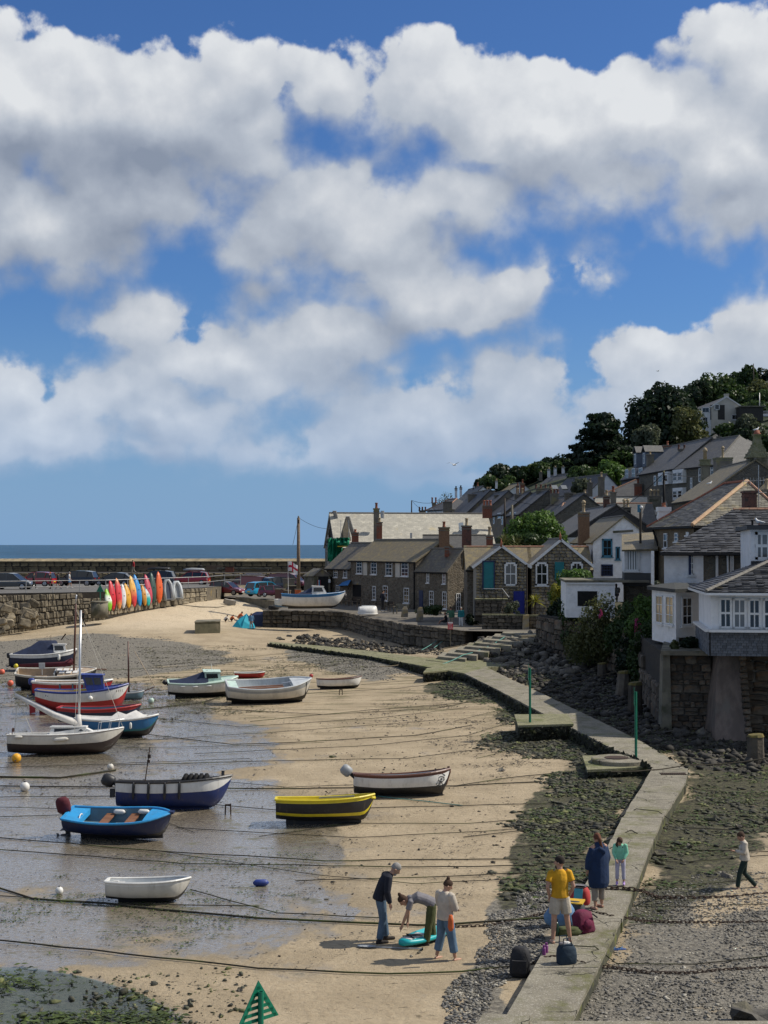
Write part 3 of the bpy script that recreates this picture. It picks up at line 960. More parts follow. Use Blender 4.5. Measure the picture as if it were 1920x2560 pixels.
t=block('mooring_block','low block with a round concrete top under the near green pole',[(p.x,p.y),(q.x,q.y),(q.x,q.y+3),(p.x+.3,p.y+3.4)],-.2,.32,'weedconcrete','mossconcrete')
c=P(1548,1900,.5)
mb=MB().lathe([(1.02,.36),(1.05,.38),(1.05,.55),(1.0,.58)],(c.x,c.y,0),32)
mb.build('round_cap',MATS['concrete'],t,off=t.location)
mb=MB().lathe([(.45,.58),(.45,.6)],(c.x-.1,c.y,0),20)
mb.build('iron_cover',MATS['rust'],t,off=t.location)
GPOLE1,GPOLE2=P(1325,1808,.8),P(1590,1896,.58)
c=Qn(245,1537,131.6)
t=thing('round_bollard_base','squat round concrete drum against the car park wall beside the kayaks','concrete drum',(c.x,c.y+.7,c.z-.3))
MB().lathe([(.78,0),(.76,1.4)],n=28).build('drum',MATS['oldconcrete'],t,True)
MB().lathe([(.80,1.4),(.80,1.5),(.76,1.52)],n=28).build('drum_cap',MATS['oldconcrete'],t)
p=Q(574,1508,79)
t=tag(MB().box((0,0,.0),(1.2,.5,.5),.3).build('stone_block',MATS['slip']),'pale loose block lying at the edge of the slipway','stone block')
t.location=(p.x,p.y,hz(p.x,p.y)+.25);t.rotation_euler=(.1,.25,.2)
# drain grating in the path
gp=P(1683,1935,.5)
gr=MB()
for i in range(14):gr.box((gp.x-.42+i*.065,gp.y,.512),(.03,.34,.012))
gr.box((gp.x,gp.y-.18,.512),(.95,.03,.016)).box((gp.x,gp.y+.18,.512),(.95,.03,.016))
gr.build('drain_grating',MATS['rust'],path,off=path.location)
# green navigation poles with triangle topmarks
def navpole(base,h,label,rz,W=.42,Hh=.62,r=.045):
 t=thing('channel_marker',label,'marker post',base)
 MB().tube([(0,0,-.1),(0,0,h-Hh*.25)],r,12,cap=False).build('pole',MATS['green_metal'],t,True)
 MB().lathe([(r,h-Hh*.25),(r*.8,h-Hh*.25),(r*.8,h-Hh*.6)],n=12,cap=False).build('pole_rim',MATS['green_metal'],t)
 m=MB()
 th=.012
 z0=h-Hh
 M3=Matrix.Rotation(rz,3,'Z')
 def poly(pp):
  n=len(pp)
  a=[M3@V((x,r+.004,z))for x,z in pp]
  c=[M3@V((x,r+.004+th,z))for x,z in pp]
  m.add(a+c,[tuple(range(n)),tuple(reversed(range(n,2*n)))]+[(i,n+i,n+(i+1)%n,(i+1)%n)for i in range(n)])
 e=W*.22
 poly([(-W,z0),(-W+e,z0),(0,z0+Hh-e*1.6),(0,z0+Hh)])
 poly([(W,z0),(0,z0+Hh),(0,z0+Hh-e*1.6),(W-e,z0)])
 for k in range(6):
  zz=z0+Hh*(.002+k*.155)
  hw=W*(1-(zz-z0)/Hh)
  if hw<.06:break
  poly([(-hw+e*.5,zz),(hw-e*.5,zz),(hw-e*.7,zz+Hh*.085),(-hw+e*.7,zz+Hh*.085)])
 m.build('triangle_topmark',MATS['green_metal'],t)
 return t
pz=Qn(652,2453,22)
navpole((pz.x,pz.y,.0),pz.z,'near green pole with a louvred triangle topmark at the bottom of the picture',.82)
navpole(GPOLE1,Qn(1325,1667,GPOLE1.y).z-GPOLE1.z+.12,'green marker pole on the weedy block, farther one beside the path',1.50,.45,.7,.05)
navpole(GPOLE2,Qn(1590,1726,GPOLE2.y).z-GPOLE2.z+.12,'green marker pole standing beside the round concrete cap',1.42,.42,.66,.05)
# foreground parapet stones at the very bottom
t=thing('parapet','flat grey stone parapet edge at the bottom edge of the picture','parapet',(3.2,11.4,0))
for(a,b,c2,d2,zz)in(((1180,2575),(1315,2575),(1325,2540),(1210,2532),.55),((1325,2580),(1950,2580),(1950,2552),(1325,2552),.5)):
 v=[P(*q2,zz)for q2 in(a,b,c2,d2)]
 MB().prism([(k.x,k.y)for k in v],0,zz).build('parapet_stone',MATS['concrete'],t,off=t.location)
 # ---------------------------------------------------------------- buildings
rubble('cottage_stone',[(.10,.083,.06),(.185,.15,.105),(.13,.108,.078),(.25,.205,.15)],(.20,.175,.135),3.0,.07,.03)
rubble('grey_stone',[(.10,.095,.08),(.17,.155,.125),(.13,.12,.095),(.20,.18,.14)],(.14,.13,.105),2.6,.07,.03)
rubble('bank_stone',[(.07,.065,.055),(.13,.12,.10),(.10,.09,.075)],(.05,.046,.038),1.6,.08,.08,(1,1,.6),(.05,.05,.035))
slatemat('slate_moss',(.21,.175,.11),(.145,.122,.08),(.27,.21,.085),.3,.2,lt=(.45,.66),ls=2.2)
slatemat('slate_brown',(.19,.165,.125),(.125,.108,.083),(.23,.19,.09),.32,.2,lt=(.48,.68),ls=2.5)
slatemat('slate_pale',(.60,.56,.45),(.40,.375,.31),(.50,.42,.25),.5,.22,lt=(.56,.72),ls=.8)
slatemat('slate_grey',(.135,.13,.12),(.085,.083,.08),(.17,.15,.09),.32,.2,lt=(.56,.75),ls=1.0)
slatemat('slate_dark',(.075,.075,.078),(.048,.049,.053),(.12,.108,.07),.32,.2,lt=(.62,.8))
slatemat('slate_blue',(.11,.125,.145),(.08,.09,.105),None,.25,.16)
M('pointing',(.33,.30,.24),(.25,.225,.18),3,.9)
M('white_wall',(.80,.80,.79),(.70,.70,.69),1.2,.8,.02,6,c3=(.60,.59,.56),s3=1.5,t3=(.58,.75))
M('rough_white',(.82,.82,.81),(.73,.73,.72),3,.85,.05,5,c3=(.64,.63,.6),s3=1.8,t3=(.6,.75))
M('cream_wall',(.56,.52,.44),(.50,.465,.39),1,.85)
M('grey_render',(.19,.17,.135),(.135,.122,.10),1.6,.9,.02,8,c3=(.23,.20,.10),s3=1.2,t3=(.52,.7))
M('blue_wall',(.13,.155,.19),(.11,.13,.16),2,.8)
M('dark_clad',(.045,.042,.038),(.035,.033,.03),2,.8)
M('brick',(.24,.085,.048),(.17,.06,.037),9,.9,.015,30,c3=(.13,.09,.07),s3=3)
M('old_brick',(.16,.072,.05),(.105,.052,.04),8,.9,.03,20,c3=(.06,.045,.038),s3=3,t3=(.48,.65))
M('brown_brick',(.22,.135,.078),(.17,.10,.06),7,.9,.02,20)
M('terracotta',(.36,.13,.072),(.27,.10,.06),5,.8)
M('buff_pot',(.36,.28,.17),(.29,.225,.14),5,.8)
M('ridge_tile',(.42,.235,.15),(.35,.19,.125),4,.85,c3=(.36,.32,.2),s3=2)
M('pale_ridge',(.50,.34,.20),(.44,.28,.17),3,.85,c3=(.40,.33,.12),s3=2)
M('grey_ridge',(.19,.175,.15),(.14,.13,.11),4,.85)
M('teal_paint',(.012,.17,.185),(.010,.145,.16),4,.5)
M('blue_paint',(.008,.018,.21),(.007,.015,.17),4,.5)
M('frame_blue',(.05,.19,.28),(.045,.165,.24),5,.55)
M('navy_paint',(.015,.03,.085),(.012,.024,.07),5,.5)
M('curtain',(.42,.40,.36),(.34,.32,.29),5,.9)
def glassmat(name,c,r=.08):
 m,g=newmat(name)
 n=g.noise(g('TexCoord',out=3),.9,2)
 g('OutputMaterial',{0:g('BsdfPrincipled',{'Base Color':g.mix(n,c,tuple(x*.4 for x in c)),'Roughness':r,'Specular IOR Level':.6})})
glassmat('glass',(.022,.024,.026))
glassmat('glass_pale',(.20,.20,.19))  # pale base colour stands for whitish curtains and reflections in the panes
glassmat('glass_warm',(.42,.33,.20))  # warm base colour stands in for light reflected in the bay panes
glassmat('glass_sky',(.12,.16,.19),.05)
def unit2(A,B):
 A,B=V((A[0],A[1])),V((B[0],B[1]))
 u=(B-A).normalized()
 return A,B,u,V((u.y,-u.x))
def onplane(A,B,px,py):
 """photo pixel -> (distance along A-B, height) on the vertical plane through A and B"""
 A,B,u,n=unit2(A,B)
 d=ray(px,py)
 t=(A.x*n.x+A.y*n.y)/(d.x*n.x+d.y*n.y)
 p=V((0,0,HC))+d*t
 return(p.x-A.x)*u.x+(p.y-A.y)*u.y,p.z
def window(root,A,B,rect,fr='white_paint',nx=2,ny=2,glass='glass',fw=.07,sill=True,proud=.05,arch=False,mid=True,uv=None,name='window',bar=.03):
 A2,B2,u,n=unit2(A,B)
 if uv:u0,z0,u1,z1=uv
 else:
  x0,y0,x1,y1=rect
  ca,za=onplane(A,B,(x0+x1)/2,y1)
  _,zb=onplane(A,B,(x0+x1)/2,y0)
  ua,_=onplane(A,B,x0,(y0+y1)/2)
  ub,_=onplane(A,B,x1,(y0+y1)/2)
  u0,u1,z0,z1=ua,ub,za,zb
 w,h=u1-u0,z1-z0
 m3=Matrix(((u.x,n.x,0),(u.y,n.y,0),(0,0,1)))
 def pt(a,b,c):return V((A2.x+u.x*a+n.x*b,A2.y+u.y*a+n.y*b,c))
 mb=MB()
 def bx(ua,ub,za,zb,d=.07,p=proud):mb.box(pt((ua+ub)/2,p-d/2,(za+zb)/2),(ub-ua,d,zb-za),mat=m3)
 bx(u0,u0+fw,z0,z1);bx(u1-fw,u1,z0,z1);bx(u0,u1,z0,z0+fw);bx(u0,u1,z1-fw*1.1,z1)
 for i in range(1,nx):
  x=u0+w*i/nx
  bx(x-bar/2,x+bar/2,z0,z1,.05,proud-.008)
 for j in range(1,ny):
  z=z0+h*j/ny
  b2=bar*(1.8 if(mid and ny%2==0 and j==ny//2)else 1)
  bx(u0,u1,z-b2/2,z+b2/2,.055,proud-.004)
 if arch:
  bx(u0,u0+fw*2.2,z1-fw*2.4,z1,.05,proud-.01);bx(u1-fw*2.2,u1,z1-fw*2.4,z1,.05,proud-.01)
 o=mb.build(name,MATS[fr],root,off=root.location)
 pm=MB()
 pm.box(pt((u0+u1)/2,.004,(z0+z1)/2),(w-fw,.03,h-fw),mat=m3)
 pm.build('window_pane',MATS[glass],o,off=root.location)
 if sill:
  sm=MB()
  sm.box(pt((u0+u1)/2,.05,z0-.05),(w+.16,.16,.09),mat=m3)
  sm.build('sill',MATS['granite' if fr=='white_paint' and root.get('stone')else fr],o,off=root.location)
 return o
def door(root,A,B,rect,col,name='door',planks=0,handle=True,frame=None):
 A2,B2,u,n=unit2(A,B)
 x0,y0,x1,y1=rect
 _,z0=onplane(A,B,(x0+x1)/2,y1)
 _,z1=onplane(A,B,(x0+x1)/2,y0)
 u0,_=onplane(A,B,x0,(y0+y1)/2)
 u1,_=onplane(A,B,x1,(y0+y1)/2)
 m3=Matrix(((u.x,n.x,0),(u.y,n.y,0),(0,0,1)))
 def pt(a,b,c):return V((A2.x+u.x*a+n.x*b,A2.y+u.y*a+n.y*b,c))
 mb=MB()
 mb.box(pt((u0+u1)/2,.0,(z0+z1)/2),(u1-u0,.05,z1-z0),mat=m3)
 h=z1-z0
 for a,b in((.04,.46),(.52,.96)):
  mb.box(pt((u0+u1)/2,.03,z0+h*(a+b)/2),((u1-u0)*.72,.03,h*(b-a)*.86),mat=m3)
 o=mb.build(name,MATS[col],root,off=root.location)
 if frame:
  f=MB()
  for a in(u0-.05,u1+.05):f.box(pt(a,.02,(z0+z1)/2),(.1,.1,h+.1),mat=m3)
  f.box(pt((u0+u1)/2,.02,z1+.05),(u1-u0+.2,.1,.1),mat=m3)
  f.build('door_frame',MATS[frame],o,off=root.location)
 return o
def pots(root_ch,off,cx,cy,z,n,mat,h=.55,along=(1,0),sp=.42,cowl=False):
 for i in range(n):
  k=i-(n-1)/2
  x,y=cx+along[0]*sp*k,cy+along[1]*sp*k
  mb=MB()
  r=.14
  mb.lathe([(r*1.25,z-.03),(r*1.2,z+.05),(r*.95,z+.1),(r*.85,z+h*.8),(r*1.1,z+h*.84),(r*1.1,z+h),(r*.8,z+h)],(x,y,0),10)
  if cowl:
   mb.lathe([(.03,z+h),(.2,z+h+.06),(.2,z+h+.16),(.11,z+h+.3),(.01,z+h+.34)],(x,y,0),10)
  mb.build('chimney_pot',MATS[mat],root_ch,True,off=off)
def chimney(root,px,py0,py1,wpx,d,mat,npot=1,pot='terracotta',dep=None,along=(1,0),poth=.55,cowl=False,cap='grey_render',caph=.14,sp=.42):
 """stack seen at photo column px from row py1 (foot) up to py0 (top of the stack, without its pots) at distance d"""
 c=Q(px,py0,d)
 zb=Q(px,py1,d).z
 w=wpx*d*K/F
 dep=dep or w*.9
 mb=MB()
 mb.box((c.x,c.y,(zb-.6+c.z)/2),(w,dep,c.z-zb+.6))
 o=mb.build('chimney',MATS[mat],root,off=root.location)
 cb=MB()
 cb.box((c.x,c.y,c.z-caph/2+.01),(w+.14,dep+.14,caph))
 cb.box((c.x,c.y,c.z-caph*2.2),(w+.07,dep+.07,caph*.7))
 cb.build('chimney_cap',MATS[cap],o,off=root.location)
 if npot:pots(o,root.location,c.x,c.y,c.z,npot,pot,poth,along,sp,cowl)
 return o
def strip(root,p,q,r,mat,name='ridge_tiles'):
 p,q=V(p),V(q)
 L=(q-p).length
 mb=MB()
 k=max(1,int(L/.45))
 for i in range(k):
  a,b=p.lerp(q,i/k),p.lerp(q,(i+.96)/k)
  mb.tube([a,b],[r,r*1.08],6)
 return mb.build(name,MATS[mat],root,off=root.location)
def house(name,label,A,B,dep,zb,ze,zr,wall,roof,hip=(0,0),eave=.25,verge=.15,cat='house',ridge='grey_ridge',ridge_at=.5,group=None,root=None,gmat=None,wallname='wall',tilt=(0,0),barge=None):
 """gabled or hipped house. A, B: (photo column, distance) of the two front corners, left and right as seen from outside"""
 A=V(((A[0]-960)/F*A[1]*K,A[1]*K))if abs(A[0])>300 else V(A)
 B=V(((B[0]-960)/F*B[1]*K,B[1]*K))if abs(B[0])>300 else V(B)
 u=(B-A).normalized()
 bk=V((-u.y,u.x))
 if root is None:
  root=thing(name,label,cat,(((A+B)/2).x,((A+B)/2).y,zb),group=group)
 C_,D_=B+bk*dep,A+bk*dep
 rA,rB=A+bk*dep*ridge_at,B+bk*dep*ridge_at
 off=root.location
 mb=MB()
 foot=[A,B,C_,D_]
 vs=[(p.x,p.y,zb-2)for p in foot]+[(p.x,p.y,ze)for p in foot]
 mb.add(vs,[(0,1,5,4),(1,2,6,5),(2,3,7,6),(3,0,4,7),(4,5,6,7)])
 gm=MB()
 zi=zr-.1
 if not hip[0]:
  gm.add([(A.x,A.y,ze-.002),(rA.x,rA.y,zi),(D_.x,D_.y,ze-.002)],[(2,1,0)])
 if not hip[1]:
  gm.add([(B.x,B.y,ze-.002),(C_.x,C_.y,ze-.002),(rB.x,rB.y,zi)],[(0,1,2)])
 if gm.f and not gmat:
  mb.add(gm.v,gm.f)
 mb.build(wallname,MATS[wall],root,off=off)
 if gm.f and gmat:
  for k_ in range(len(gm.f)):
   MB().add(gm.v[k_*3:k_*3+3],[tuple(i%3 for i in gm.f[k_])]).build('gable_wall',MATS[gmat],root,off=off)
 sl=(zr-ze)/(dep*ridge_at)
 sl2=(zr-ze)/(dep*(1-ridge_at))
 vl,vr=(0 if hip[0]else verge),(0 if hip[1]else verge)
 el,er=(eave if hip[0]else verge),(eave if hip[1]else verge)
 def w3(p,z):return V((p.x,p.y,z))
 e0,e1=A-bk*eave-u*el,B-bk*eave+u*er
 e2,e3=C_+bk*eave+u*er,D_+bk*eave-u*el
 r0,r1=rA+u*(hip[0]if hip[0]else-verge),rB-u*(hip[1]if hip[1]else-verge)
 zef,zeb=ze-sl*eave+.06,ze-sl2*eave+.06
 zr2=zr+.06
 rb=MB()
 th=.11
 rb.slab([w3(e0,zef),w3(e1,zef),w3(r1,zr2),w3(r0,zr2)],th)
 rb.slab([w3(e2,zeb),w3(e3,zeb),w3(r0,zr2),w3(r1,zr2)],th)
 if hip[0]:rb.slab([w3(e3,zeb),w3(e0,zef),w3(r0,zr2)],th)
 if hip[1]:rb.slab([w3(e1,zef),w3(e2,zeb),w3(r1,zr2)],th)
 rb.build('roof',MATS[roof],root,off=off)
 if ridge:
  strip(root,w3(r0,zr2+.01),w3(r1,zr2+.01),.09,ridge)
  for h,e,ef,r in((hip[0],e0,zef,r0),(hip[1],e1,zef,r1)):
   if h:strip(root,w3(e,ef+.02),w3(r,zr2+.02),.085,ridge,'hip_tiles')
 gt=MB()
 gt.tube([w3(e0,zef-.1),w3(e1,zef-.1)],.055,6)
 gt.build('gutter',MATS['black' if barge is None else 'white_paint'],root,off=off)
 if barge:
  for(ea,rr)in((e0,r0),(e3,r0)):
   zz=zef if ea is e0 else zeb
   p,q=w3(ea-u*.02,zz-.09),w3(rr-u*.02,zr2-.09)
   MB().bar(p,q,.05,.2).build('bargeboard',MATS[barge],root,off=off)
 root['A']=0
 del root['A']
 return root,A,B,C_,D_,u,bk
 # ---- row of cottages on the quay
r,A,B,C_,D_,u,bk=house('cottage','low grey-slated stone cottage with the blue awning at the far left of the row',(-6.05,152.3),(-3.45,147.9),6,2.5,6.2,8.7,'cottage_stone','slate_brown')
for rc in((835,1419,844,1443),(859,1420,868,1444),(840.5,1463,848.5,1489)):
 window(r,A,B,rc,nx=2,ny=4)
chimney(r,888,1331,1360,17,82.6,'brick',1,'terracotta',poth=.35)
aw=MB()
p0,p1=Q(846,1463,79.8),Q(876,1450,79.0)
aw.slab([Q(846,1464,78.6),Q(869,1463,77.2),Q(877,1450,77.8),Q(862,1450,79)],.05)
aw.build('awning',M('awning_blue',(.03,.17,.42),(.025,.15,.37),4,.6),r,off=r.location)
aw=MB()
aw.bar(Q(850,1464,78.6),Q(862,1470,79),.08).bar(Q(868,1463,77.4),Q(872,1474,77.9),.08)
aw.build('awning_bracket',MATS['wood'],r,off=r.location)['kind']='stuff'
r,A,B,C_,D_,u,bk=house('cottage','long two-storey stone cottage with mossy brown slate roof and four upper sash windows',(-3.41,147.8),(3.08,136.8),6,2.3,7.05,9.02,'cottage_stone','slate_moss',ridge_at=.5)
for rc in((892,1400,906,1434),(928,1400,942.5,1436),(965,1402,981,1439.5),(1004,1403,1021.5,1440.5),(932,1465,940,1499.5),(958,1464,970,1502),(1010,1469.5,1023,1507.5)):
 window(r,A,B,rc,nx=2,ny=4)
for rc in((909,1401,918.5,1438),(989.5,1403,1000.5,1443)):
 x0,y0,x1,y1=rc
 ua,za=onplane(A,B,x0,y1);ub,zb_=onplane(A,B,x1,y0)
 mb=MB()
 q0=A+u*ua;q1=A+u*ub
 mb.bar((q0.x-bk.x*.03,q0.y-bk.y*.03,(za+zb_)/2),(q1.x-bk.x*.03,q1.y-bk.y*.03,(za+zb_)/2),.06,zb_-za)
 mb.build('shutter_panel',MATS['cream_wall'],r,off=r.location)
 # open porch: a flat black sheet stands in for the shade inside
mb=MB()
ua,za=onplane(A,B,882,1508);ub,zb_=onplane(A,B,903,1462)
q0,q1=A+u*ua,A+u*ub
mb.bar((q0.x,q0.y,(za+zb_)/2),(q1.x,q1.y,(za+zb_)/2),.04,zb_-za)
mb.build('porch_shade',MATS['black'],r,off=r.location)
mb=MB().bar((q0.x,q0.y,zb_+.15),(q1.x,q1.y,zb_+.15),.12,.3)
mb.build('lintel',MATS['granite'],r,off=r.location)
dp,_=onplane(A,B,1037,1450)
q0=A+u*dp-bk*.08
MB().tube([(q0.x,q0.y,2.3),(q0.x,q0.y,7.0)],.06,8).build('drainpipe',MATS['black'],r,off=r.location)
chimney(r,941,1271,1350,14,80,'grey_render',1,'brick',poth=.6)
chimney(r,948.5,1305,1350,14,79,'brick',1,'buff_pot',poth=.45)
chimney(r,1110,1318,1366,26,73,'brown_brick',1,'brick',poth=.55)
MB().tube([Q(1028,1346,74),Q(1028,1332,74)],.11,8).build('flue',MATS['galv'],r,off=r.location)
r,A,B,C_,D_,u,bk=house('cottage','small stone cottage whose lichened gable end stands behind the seated people',(3.1,136.7),(5.86,132.7),3.5,2.4,6.24,8.15,'cottage_stone','slate_brown')
for rc in((1067,1424,1073.5,1457),(1107,1426,1114,1459.5),(1074,1477,1084.5,1519),(1106.5,1479,1117,1522)):
 window(r,A,B,rc,nx=2,ny=4)
door(r,A,B,(1048,1476,1058,1520),'navy_paint')
window(r,B,C_,(1164.5,1430,1171.5,1466),nx=1,ny=4)
window(r,B,C_,(1140,1483,1151,1527),nx=2,ny=4)
chimney(r,1166.5,1314,1372,23,70.8,'old_brick',1,'buff_pot',poth=.7)
chimney(r,1117,1366,1376,11,71,'brick',0)
# ---- granite gable pair
MAIN=thing('granite_cottage','left granite cottage with white bargeboards, a tall teal upper door and dark blue door','house',(9.4,115.58,2.3))
MAIN2=thing('granite_cottage','right granite cottage with white bargeboards and a teal door half hidden by the hedge','house',(14.3,115.58,2.3))
house('','',(1168,63),(1328,63),5,2.3,6.6,8.35,'cottage_stone','slate_moss',root=MAIN,ridge='ridge_tile')
house('','',(1328.5,63),(1478,63),5,2.3,6.6,8.35,'cottage_stone','slate_moss',root=MAIN2,ridge='ridge_tile')
def gabled(root,x0,x1,y,ze,za,skip,label):
 house('','',(x1,y),(x1,y+8),x1-x0,2.3,ze,za,'pointing','slate_brown',root=root,verge=.28,eave=.32,barge='white_paint')
 # granite blocks, course by course, around the openings and up into the gable
 ms=stones_for('granite')
 z=2.4
 cnt=0
 xm=(x0+x1)/2
 while z<za-.3 and cnt<290:
  h=rnd.uniform(.20,.31)
  half=(x1-x0)/2 if z+h<ze else(x1-x0)/2*max(0,(za-z-h)/(za-ze))
  x=xm-half
  while x<xm+half-.08:
   w=rnd.uniform(.28,.68)
   w=min(w,xm+half-x)
   if xm+half-x-w<.18:w=xm+half-x
   segs=[(x,x+w)]
   for(a,b,c,d)in skip:
    if z+h>c+.05 and z<d-.05:
     ns=[]
     for(s,e)in segs:
      if e<=a or s>=b:ns.append((s,e))
      else:
       if s<a-.06:ns.append((s,a))
       if e>b+.06:ns.append((b,e))
     segs=ns
   for(s,e)in segs:
    o=bpy.data.objects.new('granite_block',rnd.choice(ms))
    o.location=((s+e)/2-root.location.x,y-.06+rnd.uniform(-.012,.012)-root.location.y,z+h/2-root.location.z)
    o.scale=(e-s-.035,.2,h-.035)
    link(o,root)
    cnt+=1
   x+=w
  z+=h
MAIN['stone']=1
def rc2(A,B,rc):
 u0,_=onplane(A,B,rc[0],(rc[1]+rc[3])/2);u1,_=onplane(A,B,rc[2],(rc[1]+rc[3])/2)
 _,z0=onplane(A,B,rc[0],rc[3]);_,z1=onplane(A,B,rc[0],rc[1])
 return A[0]+u0,A[0]+u1,z0,z1
gA,gB=(7.38,115.28),(11.48,115.28)
d1,w1,d2=(1209,1405,1234,1474),(1261,1406,1292,1464),(1284,1478,1311,1535)
gabled(MAIN,7.38,11.48,115.58,7.0,8.5,[rc2(gA,gB,q)for q in(d1,w1,d2)],'')
door(MAIN,gA,gB,d1,'teal_paint',frame='navy_paint')
window(MAIN,gA,gB,w1,nx=2,ny=2,fw=.12,arch=True,glass='glass_pale',bar=.045)
door(MAIN,gA,gB,d2,'blue_paint')
hA,hB=(11.9,116.03),(16.65,116.03)
w2,d3,w3_=(1339,1406,1370,1463.5),(1387,1405,1410,1450),(1427,1405,1457,1440)
gabled(MAIN2,11.9,16.65,116.34,7.05,9.0,[rc2(hA,hB,q)for q in(w2,d3,w3_)],'')
window(MAIN2,hA,hB,w2,nx=2,ny=2,fw=.12,arch=True,bar=.045)
door(MAIN2,hA,hB,d3,'teal_paint')
window(MAIN2,hA,hB,(1427,1405,1457,1452),nx=2,ny=2,fw=.12,arch=True,bar=.045)
for rt,px,py in((MAIN,1253,1364),(MAIN2,1400.5,1347)):
 p=Q(px,py,60.6)
 MB().lathe([(.09,-.1),(.07,.15),(.1,.2),(.03,.45),(.0,.62)],p,8).build('finial',MATS['terracotta'],rt,True,off=rt.location)
chimney(MAIN,1224,1338,1366,16,66,'brick',1,'buff_pot',poth=.75)
q=Q(1317,1420,60.7)
MB().tube([(q.x,q.y,2.4),(q.x,q.y,7.0)],.06,8).build('drainpipe',MATS['darkwood'],MAIN,off=MAIN.location)
# garden walls, gate post and terrace in front of it
def drywall(name,label,px0,px1,d,pyt,pyb,mat='quaystone',rows=4,cap=True,th=.45,ratio=1.5):
 a,b=Q(px0,pyb,d),Q(px1,pyb,d)
 zt=Q(px0,pyt,d).z
 t=thing(name,label,'wall',(a.x,a.y,a.z))
 backing(t,a,b,a.z-.5,b.z-.5,zt,zt,'joint',th,inset=.05)
 stone_wall(t,a,b,a.z-.1,b.z-.1,zt,zt,mat,rows,ratio,depth=.3,proud=.08)
 if cap:
  x=0
  L=(b-a).length
  while x<L:
   ww=rnd.uniform(.5,.9)
   MB().box((a.x+x+ww/2,a.y+th/2,zt+.05),(ww-.03,th+.14,.11),rnd.uniform(-.03,.03)).build('coping_stone',MATS['mossconcrete'],t,off=t.location)
   x+=ww
 return t
drywall('garden_wall','stone garden wall left of the gate post before the granite cottage',1206,1306,58.3,1539,1574)
drywall('garden_wall','stone garden wall between the gate post and the wooden gate',1323,1378,58.3,1541,1574)
drywall('terrace','upper stone terrace with the balcony table below the teal door',1188,1256,59.6,1500,1536,th=1.2)
t=thing('gate_post','rough tapering granite gate post between the two garden walls','gate post',Q(1315,1574,58.1))
MB().loft([[(-.28,-.2,0),(.22,-.2,0),(.22,.2,0),(-.28,.2,0)],[(-.24,-.2,.8),(.22,-.18,.8),(.22,.2,.8),(-.24,.2,.8)],[(-.2,-.18,1.1),(.24,-.2,1.13),(.24,.2,1.13),(-.2,.2,1.1)]]).build('post_stone',MATS['granite'],t)
t=thing('gate_post','thick pale stone pillar at the top of the rock slope','gate post',Q(1391,1604,55.5))
MB().loft([[(-.38,-.35,-.3),(.4,-.3,-.3),(.42,.35,-.3),(-.36,.35,-.3)],[(-.36,-.33,.9),(.36,-.3,.9),(.4,.3,.9),(-.36,.35,.9)],[(-.38,-.33,1.6),(.4,-.33,1.66),(.4,.33,1.66),(-.36,.33,1.6)]]).build('post_stone',MATS['oldconcrete'],t)
t=thing('gate_post','pointed weathered wooden post beside the stone pillar','gate post',Q(1381,1548,58))
MB().loft([[(-.13,-.1,-.4),(.13,-.1,-.4),(.13,.1,-.4),(-.13,.1,-.4)],[(-.13,-.1,.55),(.13,-.1,.55),(.13,.1,.55),(-.13,.1,.55)],[(-.01,-.02,.76),(.01,-.02,.76),(.01,.02,.76),(-.01,.02,.76)]]).build('post_timber',MATS['wood'],t)
t=thing('low_wall','short dark rendered wall across the rock slope below the pillar','wall',Q(1304,1618,54.5))
a,b=Q(1304,1618,54.5),Q(1381,1612,55.2)
backing(t,a,b,.6,.9,Q(1304,1589,54.5).z,Q(1381,1586,55.2).z,'oldconcrete',.4,name='wall_body')
t=thing('balcony_railing','thin dark iron railing round the terrace of the teal door','railing',Q(1205,1500,59.5))
rp_=[Q(1209,1499,59.4),Q(1240,1499,59.4),Q(1256,1499,59.4),Q(1273,1521,59.2)]
for p in rp_:MB().tube([p,p+V((0,0,.85))],.02,5).build('post',MATS['black'],t,off=t.location)
MB().tube([p+V((0,0,.85))for p in rp_],.025,5).build('rail',MATS['galv'],t,off=t.location)
for k,px in enumerate((1217,1234)):
 t=thing('patio_chair',('black iron garden chair at the left on the terrace by the teal door','black iron garden chair in front of the teal door')[k],'chair',Q(px,1500,60.0),rz=k*1.2,group='terrace chairs')
 mb=MB()
 for a in(-.2,.2):
  for b in(-.2,.2):mb.tube([(a,b,0),(a*.9,b*.9,.44)],.02,5)
 mb.build('chair_legs',MATS['black'],t)
 MB().lathe([(.24,.44),(.24,.47)],n=10).build('seat',MATS['black'],t)
 MB().tube([(-.2,.2,.45),(-.17,.24,.85),(.17,.24,.85),(.2,.2,.45)],.02,5).build('backrest',MATS['black'],t)
 # ---- long pale roof behind the cottages
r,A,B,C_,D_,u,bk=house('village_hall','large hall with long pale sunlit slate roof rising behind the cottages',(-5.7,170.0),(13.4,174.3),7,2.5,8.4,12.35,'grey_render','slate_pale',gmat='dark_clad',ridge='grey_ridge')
mb=MB()
for k in range(2):
 p=[Q(820+33*k+14,1277+14*k,91.5-3.5*k),Q(817+33*k,1352,91.5-3.5*k),Q(848+30*k,1352,92.2-3.5*k)]
 mb.slab([p[1],p[2],p[0]],.15)
mb.build('gable_cladding',MATS['grey_render'],r,off=r.location)['kind']='stuff'
mb=MB()
for k in range(2):
 a,b=Q(836+33*k,1277+14*k,91.2-3.5*k),Q(853+33*k,1346,91.9-3.5*k)
 mb.bar(a,b,.5,.12)
mb.build('gable_flashing',MATS['galv'],r,off=r.location)
MB().tube([Q(956,1296,91),Q(956,1277,91)],.22,8).build('vent_pipe',MATS['galv'],r,off=r.location)
chimney(r,1218,1264,1283,23,92.5,'brick',3,'terracotta',poth=.65,sp=.38)
